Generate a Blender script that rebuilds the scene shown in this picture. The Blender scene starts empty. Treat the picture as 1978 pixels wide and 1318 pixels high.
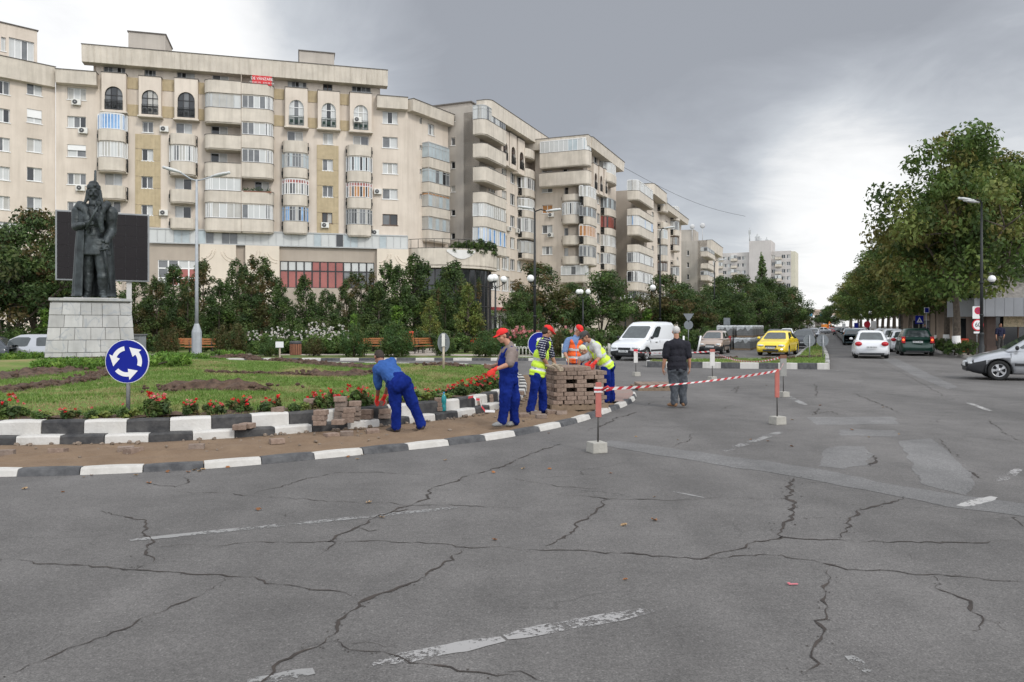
import bpy, bmesh, math, random
import numpy as np
from mathutils import Vector, Matrix, noise as mnoise
RD = random.Random(11)
SC = bpy.context.scene
COL = SC.collection
# ---------------------------------------------------------------- camera
F, YH, CX, H = 1500.0, 630.0, 989.0, 1.75     # focal length in photo pixels, horizon row, centre column, eye height
cam_d = bpy.data.cameras.new('camera'); cam = bpy.data.objects.new('camera', cam_d); COL.objects.link(cam)
cam.location = (0, 0, H); cam.rotation_euler = (math.radians(90), 0, 0)
cam_d.sensor_width = 36; cam_d.lens = F / 1978 * 36
cam_d.shift_y = -29 / 1978; cam_d.clip_start = .1; cam_d.clip_end = 5000
SC.camera = cam
# ---------------------------------------------------------------- sky
SUN_EL, SUN_AZ = math.radians(40), math.radians(142)   # azimuth clockwise from +Y: behind the camera, to the right
W = bpy.data.worlds.new('World'); SC.world = W; W.use_nodes = True
nt = W.node_tree; nt.nodes.clear()
def wn(t, **k):
    n = nt.nodes.new(t)
    for a, b in k.items(): setattr(n, a, b)
    return n
def wl(a, b): nt.links.new(a, b)
def wmath(op, a, b=None, clamp=False):
    n = wn('ShaderNodeMath', operation=op); n.use_clamp = clamp
    for i, v in enumerate((a, b)):
        if v is None: continue
        if isinstance(v, (int, float)): n.inputs[i].default_value = v
        else: wl(v, n.inputs[i])
    return n.outputs[0]
out = wn('ShaderNodeOutputWorld'); bg = wn('ShaderNodeBackground'); wl(bg.outputs[0], out.inputs[0])
sky = wn('ShaderNodeTexSky', sky_type='NISHITA'); sky.sun_disc = False
sky.sun_elevation = SUN_EL; sky.sun_rotation = SUN_AZ
tc = wn('ShaderNodeTexCoord'); sep = wn('ShaderNodeSeparateXYZ'); wl(tc.outputs['Generated'], sep.inputs[0])
zc = wmath('MAXIMUM', sep.outputs[2], 0.0)
den = wmath('ADD', zc, .16)
comb = wn('ShaderNodeCombineXYZ')
wl(wmath('DIVIDE', sep.outputs[0], den), comb.inputs[0]); wl(wmath('DIVIDE', sep.outputs[1], den), comb.inputs[1])
def wnoise(scale, detail, rough, dist=0, off=0):
    m = wn('ShaderNodeVectorMath', operation='ADD'); m.inputs[1].default_value = (off, off * .7, off * .3); wl(comb.outputs[0], m.inputs[0])
    n = wn('ShaderNodeTexNoise'); n.inputs['Scale'].default_value = scale; n.inputs['Detail'].default_value = detail
    n.inputs['Roughness'].default_value = rough; n.inputs['Distortion'].default_value = dist
    wl(m.outputs[0], n.inputs['Vector']); return n.outputs[0]
def blob(px, py, lo, hi):      # soft patch of sky round a direction, 1 in the middle
    d = Vector(((px - CX) / F, 1, (YH - py) / F)).normalized()
    n = wn('ShaderNodeVectorMath', operation='DOT_PRODUCT'); n.inputs[1].default_value = d; wl(tc.outputs['Generated'], n.inputs[0])
    m = wn('ShaderNodeMapRange', interpolation_type='SMOOTHSTEP'); m.inputs[1].default_value = math.cos(math.radians(lo)); m.inputs[2].default_value = math.cos(math.radians(hi))
    wl(n.outputs['Value'], m.inputs[0]); return m.outputs[0]
n1 = wnoise(.55, 6, .55, .3, 3.1); n2 = wnoise(1.9, 7, .6, .7, 9.4)
v = wmath('ADD', wmath('MULTIPLY', wmath('SUBTRACT', n1, .5), .85), .50)
v = wmath('ADD', v, wmath('MULTIPLY', wmath('SUBTRACT', n2, .5), .62))
for px, py, lo, hi, w in ((-260, -20, 38, 4, .36), (1480, 540, 22, 3, .5), (1600, 350, 7, 1, .25), (560, 90, 14, 3, .14), (820, 20, 14, 3, -.16), (1980, 520, 20, 3, .2), (1200, 120, 30, 3, -.42), (1640, 60, 24, 4, -.16), (1260, 300, 15, 2, -.12)):
    v = wmath('ADD', v, wmath('MULTIPLY', blob(px, py, lo, hi), w))
ramp = wn('ShaderNodeValToRGB'); wl(v, ramp.inputs[0])
cr = ramp.color_ramp; cr.elements[0].position = .05; cr.elements[0].color = (.37, .39, .43, 1)
cr.elements[1].position = 1; cr.elements[1].color = (1.12, 1.12, 1.12, 1)
for p, c in ((.3, (.46, .485, .53, 1)), (.55, (.64, .67, .71, 1)), (.8, (.97, .975, .98, 1))):
    e = cr.elements.new(p); e.color = c
# the thinner cloud behind and above the photographer is brighter than the storm front in view
back = wn('ShaderNodeMapRange', interpolation_type='SMOOTHSTEP'); wl(wmath('SUBTRACT', wmath('MULTIPLY', zc, .9), sep.outputs[1]), back.inputs[0])
back.inputs[1].default_value = -.55; back.inputs[2].default_value = .75; back.inputs[3].default_value = 10.0; back.inputs[4].default_value = 24
cl = wn('ShaderNodeVectorMath', operation='SCALE'); wl(ramp.outputs[0], cl.inputs[0]); wl(back.outputs[0], cl.inputs[3])
mix = wn('ShaderNodeMix', data_type='RGBA'); mix.inputs[0].default_value = .93
wl(sky.outputs[0], mix.inputs[6]); wl(cl.outputs[0], mix.inputs[7]); wl(mix.outputs[2], bg.inputs[0])
bg.inputs[1].default_value = .1
W.cycles.sampling_method = 'MANUAL'; W.cycles.sample_map_resolution = 512
# ---------------------------------------------------------------- sun through the cloud
sd = bpy.data.lights.new('sun', 'SUN'); sun = bpy.data.objects.new('sun', sd); COL.objects.link(sun)
sd.energy = 1.5; sd.angle = math.radians(11); sd.color = (1, .95, .87)
sdir = Vector((math.sin(SUN_AZ) * math.cos(SUN_EL), math.cos(SUN_AZ) * math.cos(SUN_EL), math.sin(SUN_EL)))
sun.rotation_euler = (-sdir).to_track_quat('-Z', 'Y').to_euler(); sun.location = (20, -20, 40)
SC.view_settings.view_transform = 'Standard'; SC.view_settings.look = 'None'
SC.view_settings.exposure = 0; SC.view_settings.gamma = 1; SC.view_settings.use_curve_mapping = False
SC.cycles.max_bounces = 6; SC.cycles.diffuse_bounces = 3; SC.cycles.glossy_bounces = 3; SC.cycles.transparent_max_bounces = 6
SC.cycles.use_denoising = True
# ---------------------------------------------------------------- photo -> world
def G(px, py, z=0.0):
    d = F * (H - z) / (py - YH); return Vector(((px - CX) / F * d, d, z))
def P(px, py, d): return Vector(((px - CX) / F * d, d, H + (YH - py) / F * d))
# ---------------------------------------------------------------- tags
def tag(o, label=None, cat=None, group=None, kind=None):
    if label: o['label'] = label
    if cat: o['category'] = cat
    if group: o['group'] = group
    if kind: o['kind'] = kind
    return o
def thing(name, label, cat, loc=(0, 0, 0), rz=0.0, group=None):
    o = bpy.data.objects.new(name, None); COL.objects.link(o); o.location = loc; o.rotation_euler = (0, 0, rz)
    o.empty_display_size = .2
    return tag(o, label, cat, group)
KIDS = {}
def copy_tree(o, parent=None):
    c = o.copy(); COL.objects.link(c)
    if parent is not None: c.parent = parent
    for ch in list(KIDS.get(o.name, ())):
        cc = copy_tree(bpy.data.objects[ch], c); KIDS.setdefault(c.name, []).append(cc.name)
    return c
ORD = ['first', 'second', 'third', 'fourth', 'fifth', 'sixth', 'seventh', 'eighth', 'ninth', 'tenth', 'eleventh', 'twelfth', 'thirteenth', 'fourteenth', 'fifteenth', 'sixteenth', 'seventeenth', 'eighteenth', 'nineteenth', 'twentieth']
# ---------------------------------------------------------------- materials
MATS = {}
def mat(name, col, rough=.75, var=.18, scale=4.0, metal=0.0, bump=0.0, bscale=40.0, objvar=0.0, col2=None, spec=.4, streak=0.0, detail=5, coat=0.0, trans=0.0):
    if name in MATS: return MATS[name]
    m = bpy.data.materials.new(name); m.use_nodes = True; MATS[name] = m
    t = m.node_tree; b = t.nodes['Principled BSDF']; N = t.nodes.new; L = t.links.new
    b.inputs['Roughness'].default_value = rough; b.inputs['Metallic'].default_value = metal
    b.inputs['Specular IOR Level'].default_value = spec
    if coat: b.inputs['Coat Weight'].default_value = coat; b.inputs['Coat Roughness'].default_value = .08
    if trans: b.inputs['Transmission Weight'].default_value = trans
    c1 = tuple(max(0, x * (1 - var)) for x in col); c2 = col2 or tuple(x * (1 + var) for x in col)
    tcn = N('ShaderNodeTexCoord')
    n = N('ShaderNodeTexNoise'); n.inputs['Scale'].default_value = scale; n.inputs['Detail'].default_value = detail; n.inputs['Roughness'].default_value = .6
    L(tcn.outputs['Object'], n.inputs['Vector'])
    r = N('ShaderNodeMapRange'); r.inputs[1].default_value = .3; r.inputs[2].default_value = .7; L(n.outputs[0], r.inputs[0])
    mx = N('ShaderNodeMix'); mx.data_type = 'RGBA'; L(r.outputs[0], mx.inputs[0]); mx.inputs[6].default_value = (*c1, 1); mx.inputs[7].default_value = (*c2, 1)
    colour = mx.outputs[2]
    if streak:
        mp = N('ShaderNodeMapping'); mp.inputs['Scale'].default_value = (1.6, 1.6, .12); L(tcn.outputs['Object'], mp.inputs[0])
        n2 = N('ShaderNodeTexNoise'); n2.inputs['Scale'].default_value = 1.4; n2.inputs['Detail'].default_value = 7; n2.inputs['Roughness'].default_value = .65; L(mp.outputs[0], n2.inputs['Vector'])
        r2 = N('ShaderNodeMapRange'); r2.inputs[1].default_value = .45; r2.inputs[2].default_value = .75; r2.inputs[4].default_value = streak; L(n2.outputs[0], r2.inputs[0])
        m2 = N('ShaderNodeMix'); m2.data_type = 'RGBA'; L(r2.outputs[0], m2.inputs[0]); L(colour, m2.inputs[6]); m2.inputs[7].default_value = (col[0] * .42, col[1] * .4, col[2] * .36, 1)
        colour = m2.outputs[2]
    if objvar:
        oi = N('ShaderNodeObjectInfo'); r3 = N('ShaderNodeMapRange'); r3.inputs[3].default_value = 1 - objvar; r3.inputs[4].default_value = 1 + objvar; L(oi.outputs['Random'], r3.inputs[0])
        sc = N('ShaderNodeVectorMath'); sc.operation = 'SCALE'; L(colour, sc.inputs[0]); L(r3.outputs[0], sc.inputs[3]); colour = sc.outputs[0]
    L(colour, b.inputs['Base Color'])
    if bump:
        nb = N('ShaderNodeTexNoise'); nb.inputs['Scale'].default_value = bscale; nb.inputs['Detail'].default_value = 4; L(tcn.outputs['Object'], nb.inputs['Vector'])
        bp = N('ShaderNodeBump'); bp.inputs['Strength'].default_value = bump; bp.inputs['Distance'].default_value = .02; L(nb.outputs[0], bp.inputs['Height']); L(bp.outputs[0], b.inputs['Normal'])
    return m
def leafmat(name, col, translucent=.25):
    """leaf colour varies clump by clump through the mesh attribute 'tint' (the leaves' own colour)"""
    if name in MATS: return MATS[name]
    m = bpy.data.materials.new(name); m.use_nodes = True; MATS[name] = m
    t = m.node_tree; b = t.nodes['Principled BSDF']; N = t.nodes.new; L = t.links.new
    b.inputs['Roughness'].default_value = .55; b.inputs['Specular IOR Level'].default_value = .25
    a = N('ShaderNodeAttribute'); a.attribute_name = 'tint'
    mu = N('ShaderNodeMix'); mu.data_type = 'RGBA'; mu.blend_type = 'MULTIPLY'; mu.inputs[0].default_value = 1; mu.inputs[6].default_value = (*col, 1); L(a.outputs['Color'], mu.inputs[7])
    L(mu.outputs[2], b.inputs['Base Color'])
    tr = N('ShaderNodeBsdfTranslucent'); L(mu.outputs[2], tr.inputs[0])
    ms = N('ShaderNodeMixShader'); ms.inputs[0].default_value = translucent; L(b.outputs[0], ms.inputs[1]); L(tr.outputs[0], ms.inputs[2])
    o = t.nodes['Material Output']; L(ms.outputs[0], o.inputs[0])
    return m
def emis(name, col, s):
    m = bpy.data.materials.new(name); m.use_nodes = True; b = m.node_tree.nodes['Principled BSDF']
    b.inputs['Base Color'].default_value = (*col, 1); b.inputs['Emission Color'].default_value = (*col, 1); b.inputs['Emission Strength'].default_value = s
    MATS[name] = m; return m
# ---------------------------------------------------------------- mesh builder
def rotm(rz=0, rx=0, ry=0): return Matrix.Rotation(rz, 3, 'Z') @ Matrix.Rotation(rx, 3, 'X') @ Matrix.Rotation(ry, 3, 'Y')
class MB:
    def __init__(s): s.v = []; s.f = []; s.m = []; s.s = []
    def add(s, vs, fs, mt=0, smooth=False, M=None, t=None):
        o = len(s.v)
        for p in vs:
            p = Vector(p)
            if M is not None: p = M @ p
            if t is not None: p = p + Vector(t)
            s.v.append(p)
        for f in fs: s.f.append([i + o for i in f]); s.m.append(mt); s.s.append(smooth)
        return s
    def box(s, c, sz, mt=0, rz=0, M=None, taper=1.0):
        x, y, z = sz[0] / 2, sz[1] / 2, sz[2] / 2; k = taper
        vs = [(-x, -y, -z), (x, -y, -z), (x, y, -z), (-x, y, -z), (-x * k, -y * k, z), (x * k, -y * k, z), (x * k, y * k, z), (-x * k, y * k, z)]
        return s.add(vs, [(0, 3, 2, 1), (4, 5, 6, 7), (0, 1, 5, 4), (1, 2, 6, 5), (2, 3, 7, 6), (3, 0, 4, 7)], mt, False, M if M is not None else rotm(rz), c)
    def bx(s, x0, x1, y0, y1, z0, z1, mt=0, M=None, t=None):
        c = Vector(((x0 + x1) / 2, (y0 + y1) / 2, (z0 + z1) / 2))
        if M is not None: c = M @ c
        if t is not None: c = c + Vector(t)
        return s.box(c, (abs(x1 - x0), abs(y1 - y0), abs(z1 - z0)), mt, 0, M)
    def tube(s, pts, rad, n=8, mt=0, caps=True, smooth=True, closed=False, flat=1.0):
        pts = [Vector(p) for p in pts]; k = len(pts)
        if not hasattr(rad, '__len__'): rad = [rad] * k
        o = len(s.v); up = Vector((0, 0, 1)); a = None
        for i, p in enumerate(pts):
            if closed: t = pts[(i + 1) % k] - pts[i - 1]
            else: t = pts[min(i + 1, k - 1)] - pts[max(i - 1, 0)]
            t = t.normalized() if t.length > 1e-9 else Vector((0, 0, 1))
            if a is None:
                a = t.cross(up) if abs(t.z) < .95 else t.cross(Vector((0, 1, 0)))
            a = (a - t * a.dot(t)).normalized(); b = t.cross(a)
            for j in range(n):
                th = 2 * math.pi * j / n
                s.v.append(p + (a * math.cos(th) + b * math.sin(th) * flat) * rad[i])
        for i in range(k if closed else k - 1):
            for j in range(n):
                i2 = (i + 1) % k
                s.f.append([o + i * n + j, o + i * n + (j + 1) % n, o + i2 * n + (j + 1) % n, o + i2 * n + j]); s.m.append(mt); s.s.append(smooth)
        if caps and not closed:
            s.f.append([o + j for j in range(n)][::-1]); s.m.append(mt); s.s.append(False)
            s.f.append([o + (k - 1) * n + j for j in range(n)]); s.m.append(mt); s.s.append(False)
        return s
    def lathe(s, prof, n=16, mt=0, c=(0, 0, 0), M=None, smooth=True, caps=True):
        vs = []; fs = []
        for r, z in prof:
            for j in range(n):
                th = 2 * math.pi * j / n; vs.append((r * math.cos(th), r * math.sin(th), z))
        for i in range(len(prof) - 1):
            for j in range(n): fs.append((i * n + j, i * n + (j + 1) % n, (i + 1) * n + (j + 1) % n, (i + 1) * n + j))
        if caps: fs.append(tuple(range(n))[::-1]); fs.append(tuple((len(prof) - 1) * n + j for j in range(n)))
        return s.add(vs, fs, mt, smooth, M, c)
    def ball(s, c, r, n=14, mt=0, M=None):
        if not hasattr(r, '__len__'): r = (r, r, r)
        vs = []; fs = []; m = n // 2
        for i in range(1, m):
            ph = math.pi * i / m
            for j in range(n):
                th = 2 * math.pi * j / n; vs.append((r[0] * math.sin(ph) * math.cos(th), r[1] * math.sin(ph) * math.sin(th), r[2] * math.cos(ph)))
        a = len(vs); vs += [(0, 0, r[2]), (0, 0, -r[2])]
        for i in range(m - 2):
            for j in range(n): fs.append((i * n + j, (i + 1) * n + j, (i + 1) * n + (j + 1) % n, i * n + (j + 1) % n))
        for j in range(n):
            fs.append((a, j, (j + 1) % n)); fs.append((a + 1, (m - 2) * n + (j + 1) % n, (m - 2) * n + j))
        return s.add(vs, fs, mt, True, M, c)
    def prism(s, poly, h0, h1, mt=0, M=None, t=None, smooth=False, mt_side=None):
        """poly: counter-clockwise (x, y); extruded from z=h0 to z=h1"""
        n = len(poly); vs = [(x, y, h0) for x, y in poly] + [(x, y, h1) for x, y in poly]
        s.add(vs, [tuple(range(n))[::-1], tuple(range(n, 2 * n))], mt, False, M, t)
        o = len(s.v) - 2 * n
        for i in range(n):
            s.f.append([o + i, o + (i + 1) % n, o + n + (i + 1) % n, o + n + i]); s.m.append(mt if mt_side is None else mt_side); s.s.append(smooth)
        return s
    def strip(s, plan, z0, z1, th, mt=0, smooth=False):
        """a wall of thickness th standing on an open plan polyline; th offsets to the left of travel"""
        n = len(plan); pl = [Vector((p[0], p[1], 0)) for p in plan]; off = []
        for i in range(n):
            t = (pl[min(i + 1, n - 1)] - pl[max(i - 1, 0)]).normalized(); off.append(pl[i] + Vector((-t.y, t.x, 0)) * th)
        o = len(s.v)
        for q in (pl, off):
            for z in (z0, z1):
                for p in q: s.v.append(Vector((p.x, p.y, z)))
        for i in range(n - 1):
            for f, sm in (((i, i + 1, n + i + 1, n + i), smooth), ((2 * n + i + 1, 2 * n + i, 3 * n + i, 3 * n + i + 1), smooth), ((n + i, n + i + 1, 3 * n + i + 1, 3 * n + i), False), ((i + 1, i, 2 * n + i, 2 * n + i + 1), False)):
                s.f.append([o + k for k in f]); s.m.append(mt); s.s.append(sm)
        for f in ((0, n, 3 * n, 2 * n), (n - 1, 3 * n - 1, 4 * n - 1, 2 * n - 1)): s.f.append([o + k for k in f]); s.m.append(mt); s.s.append(False)
        return s
    def grid(s, nx, ny, fn, mt=0, smooth=True):
        o = len(s.v)
        for j in range(ny + 1):
            for i in range(nx + 1): s.v.append(Vector(fn(i / nx, j / ny)))
        for j in range(ny):
            for i in range(nx):
                a = o + j * (nx + 1) + i; s.f.append([a, a + 1, a + nx + 2, a + nx + 1]); s.m.append(mt); s.s.append(smooth)
        return s
    def build(s, name, mats, parent=None, loc=None, rz=0, world=False, bevel=0, seg=2, sub=0, fix=False):
        me = bpy.data.meshes.new(name)
        off = Vector(parent.location) if (world and parent is not None) else Vector((0, 0, 0))
        me.from_pydata([tuple(p - off) for p in s.v], [], s.f)
        if not isinstance(mats, (list, tuple)): mats = [mats]
        for m in mats: me.materials.append(m)
        me.polygons.foreach_set('material_index', s.m); me.polygons.foreach_set('use_smooth', s.s)
        if bevel or fix:
            bm = bmesh.new(); bm.from_mesh(me)
            if fix: bmesh.ops.remove_doubles(bm, verts=bm.verts, dist=1e-4); bmesh.ops.recalc_face_normals(bm, faces=bm.faces)
            if bevel:
                es = [e for e in bm.edges if len(e.link_faces) == 2 and e.calc_face_angle(0) > .6]
                bmesh.ops.bevel(bm, geom=es, offset=bevel, segments=seg, affect='EDGES', profile=.6, clamp_overlap=True)
            bm.to_mesh(me); bm.free()
        me.update()
        return put(name, me, parent, loc, rz)
def put(name, me, parent=None, loc=None, rz=0):
    o = bpy.data.objects.new(name, me); COL.objects.link(o)
    if loc is not None: o.location = loc
    if rz: o.rotation_euler = (0, 0, rz)
    if parent is not None:
        o.parent = parent; KIDS.setdefault(parent.name, []).append(o.name)
    return o
def frommesh(name, V, Fc, mats, parent=None, tint=None, loc=None, smooth=False, rz=0):
    """numpy arrays -> object; tint: one colour per vertex"""
    me = bpy.data.meshes.new(name); k = Fc.shape[1]
    me.vertices.add(len(V)); me.vertices.foreach_set('co', np.asarray(V, np.float32).ravel())
    me.loops.add(Fc.size); me.loops.foreach_set('vertex_index', Fc.astype(np.int32).ravel())
    me.polygons.add(len(Fc)); me.polygons.foreach_set('loop_start', np.arange(0, Fc.size, k, dtype=np.int32)); me.polygons.foreach_set('loop_total', np.full(len(Fc), k, np.int32))
    if smooth: me.polygons.foreach_set('use_smooth', np.ones(len(Fc), bool))
    me.update(); me.validate()
    if not isinstance(mats, (list, tuple)): mats = [mats]
    for m in mats: me.materials.append(m)
    if tint is not None:
        a = me.attributes.new('tint', 'FLOAT_COLOR', 'POINT'); c = np.ones((len(V), 4), np.float32); c[:, :3] = tint; a.data.foreach_set('color', c.ravel())
    return put(name, me, parent, loc, rz)
def text(txt, size, m, parent=None, loc=(0, 0, 0), rot=(math.pi / 2, 0, 0), name='lettering', ext=.002, sx=1.0, align='CENTER'):
    cu = bpy.data.curves.new(name, 'FONT'); cu.body = txt; cu.size = size; cu.extrude = ext; cu.align_x = align; cu.align_y = 'CENTER'
    tmp = bpy.data.objects.new('tmp', cu); COL.objects.link(tmp)
    me = bpy.data.meshes.new_from_object(tmp.evaluated_get(bpy.context.evaluated_depsgraph_get()))
    bpy.data.objects.remove(tmp); bpy.data.curves.remove(cu); me.name = name; me.materials.clear(); me.materials.append(m)
    o = put(name, me, parent, loc); o.rotation_euler = rot; o.scale = (sx, 1, 1); return o
def smooth_path(pts, step=.25, closed=False):
    pts = [Vector((p[0], p[1], p[2] if len(p) > 2 else 0)) for p in pts]; n = len(pts); outp = []
    rng = range(n if closed else n - 1)
    for i in rng:
        if closed: a, b, c, d = pts[i - 1], pts[i], pts[(i + 1) % n], pts[(i + 2) % n]
        else: a, b, c, d = pts[max(i - 1, 0)], pts[i], pts[i + 1], pts[min(i + 2, n - 1)]
        k = max(2, int((c - b).length / step))
        for j in range(k):
            t = j / k
            outp.append(.5 * ((2 * b) + (c - a) * t + (2 * a - 5 * b + 4 * c - d) * t * t + (3 * b - a - 3 * c + d) * t ** 3))
    if not closed: outp.append(pts[-1])
    return outp
def fbm(x, y, z=0.0, s=1.0): return mnoise.fractal(Vector((x * s, y * s, z)), 1.0, 2.0, 4)
# ================================================================ GROUND
def asphalt(name, col, crackle=True):
    m = bpy.data.materials.new(name); m.use_nodes = True; MATS[name] = m
    t = m.node_tree; b = t.nodes['Principled BSDF']; N = t.nodes.new; L = t.links.new
    b.inputs['Roughness'].default_value = .82; b.inputs['Specular IOR Level'].default_value = .35
    g = N('ShaderNodeNewGeometry')
    def noise(sc, det=4, ro=.6, vec=None):
        n = N('ShaderNodeTexNoise'); n.inputs['Scale'].default_value = sc; n.inputs['Detail'].default_value = det; n.inputs['Roughness'].default_value = ro
        L(vec or g.outputs['Position'], n.inputs['Vector']); return n.outputs[0]
    def mr(x, a, b_, c, d):
        r = N('ShaderNodeMapRange'); r.inputs[1].default_value = a; r.inputs[2].default_value = b_; r.inputs[3].default_value = c; r.inputs[4].default_value = d; L(x, r.inputs[0]); return r.outputs[0]
    def mul(a, b_):
        n = N('ShaderNodeMath'); n.operation = 'MULTIPLY'
        for i, q in enumerate((a, b_)):
            if isinstance(q, (int, float)): n.inputs[i].default_value = q
            else: L(q, n.inputs[i])
        return n.outputs[0]
    k = mul(mr(noise(.22, 5), .3, .7, .80, 1.2), mr(noise(1.7, 6, .7), .3, .7, .82, 1.15))
    k = mul(k, mr(noise(75, 2, .8), .25, .75, .5, 1.5)); k = mul(k, mr(noise(24, 3, .7), .3, .7, .82, 1.18))
    k = mul(k, mr(noise(46, 1, .5), .64, .72, 1, 1.45)); k = mul(k, mr(noise(9, 5, .75), .58, .8, 1, .72))
    # polished wheel tracks run along the road
    mp = N('ShaderNodeMapping'); mp.inputs['Rotation'].default_value = (0, 0, math.radians(22)); mp.inputs['Scale'].default_value = (.5, .03, 1); L(g.outputs['Position'], mp.inputs[0])
    k = mul(k, mr(noise(1.0, 4, .6, mp.outputs[0]), .35, .65, .87, 1.12))
    # hairline crazing in patches
    if crackle:
        vn = N('ShaderNodeVectorMath'); vn.operation = 'ADD'
        n3 = N('ShaderNodeTexNoise'); n3.inputs['Scale'].default_value = 1.1; n3.inputs['Detail'].default_value = 5; L(g.outputs['Position'], n3.inputs['Vector'])
        sc = N('ShaderNodeVectorMath'); sc.operation = 'SCALE'; sc.inputs[3].default_value = 1.3; L(n3.outputs['Color'], sc.inputs[0]); L(g.outputs['Position'], vn.inputs[0]); L(sc.outputs[0], vn.inputs[1])
        vo = N('ShaderNodeTexVoronoi'); vo.feature = 'DISTANCE_TO_EDGE'; vo.inputs['Scale'].default_value = .33; L(vn.outputs[0], vo.inputs['Vector'])
        line = mr(vo.outputs['Distance'], .002, .006, 1, 0); mask = mr(noise(.16, 3), .5, .62, 0, 1)
        k = mul(k, mr(mul(line, mask), 0, 1, 1, .55))
    cc = N('ShaderNodeVectorMath'); cc.operation = 'SCALE'; cc.inputs[0].default_value = col; L(k, cc.inputs[3]); L(cc.outputs[0], b.inputs['Base Color'])
    bp = N('ShaderNodeBump'); bp.inputs['Strength'].default_value = .8; bp.inputs['Distance'].default_value = .01; L(noise(60, 3, .75), bp.inputs['Height']); L(bp.outputs[0], b.inputs['Normal'])
    return m
ASPH = asphalt('asphalt', (.122, .115, .1105))
PATCH = asphalt('asphalt_patch', (.15, .146, .144), False)
def sheet(name, pts, z, m, kind='structure'):
    mb = MB(); mb.add([(p[0], p[1], z) for p in pts], [tuple(range(len(pts)))], 0)
    o = mb.build(name, m); return tag(o, kind=kind)
sheet('ground', [(-1500, -300), (1500, -300), (1500, 3000), (-1500, 3000)], 0, ASPH)
# --- cracks: irregular strips, width in metres, following lines read off the road surface
CRK = mat('crack_dirt', (.038, .031, .028), .95, .35, 6, col2=(.062, .05, .043))
def v6(l): return [(x / 1.978, 880 + y / 1.978) for x, y in l]
def v7(l): return [(978 + x / 1.978, 780 + y / 1.978) for x, y in l]
def v5(l): return [(1100 + x / 3.956, 680 + y / 3.956) for x, y in l]
crk = MB()
def crack(px, w, seed=0, jag=1.0):
    pts = [G(x, y) for x, y in px]; fine = []
    for a, b in zip(pts[:-1], pts[1:]):
        n = max(2, int((b - a).length / .05)); s_ = Vector((-(b - a).y, (b - a).x, 0)).normalized()
        for i in range(n):
            p = a.lerp(b, i / n); q = fbm(p.x * 3.1, p.y * 3.1, seed) * .06 + fbm(p.x * 11, p.y * 11, seed + 5) * .035
            fine.append(p + s_ * q * jag)
    fine.append(pts[-1]); n = len(fine); vs = []
    for i, p in enumerate(fine):
        t = (fine[min(i + 1, n - 1)] - fine[max(i - 1, 0)]).normalized(); s_ = Vector((-t.y, t.x, 0))
        e = min(1, i / 8, (n - 1 - i) / 8) * .8 + .2
        k = max(.12, .6 + 2.2 * fbm(p.x * 6, p.y * 6, seed + 9)) * w * e * .5; k2 = max(.12, .6 + 2.2 * fbm(p.x * 8, p.y * 8, seed + 19)) * w * e * .5
        vs += [(p.x + s_.x * k, p.y + s_.y * k, .004), (p.x - s_.x * k2, p.y - s_.y * k2, .004)]
    for i in range(0, n - 1, 3):        # crumbled edges
        for q in range(RD.randint(0, 3)):
            p = fine[i]; x, y = p.x + RD.gauss(0, .7) * w * 2.2, p.y + RD.gauss(0, .7) * w * 2.2; r = RD.uniform(.08, .3) * w + .002; a = RD.uniform(0, 6); crk.add([(x + r * math.cos(a + t) * RD.uniform(.6, 1.5), y + r * math.sin(a + t) * RD.uniform(.6, 1.5), .0045) for t in (0, 1.5, 3.1, 4.6)], [(0, 1, 2, 3)])
    crk.add(vs, [(2 * i, 2 * i + 1, 2 * i + 3, 2 * i + 2) for i in range(n - 1)])
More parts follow.
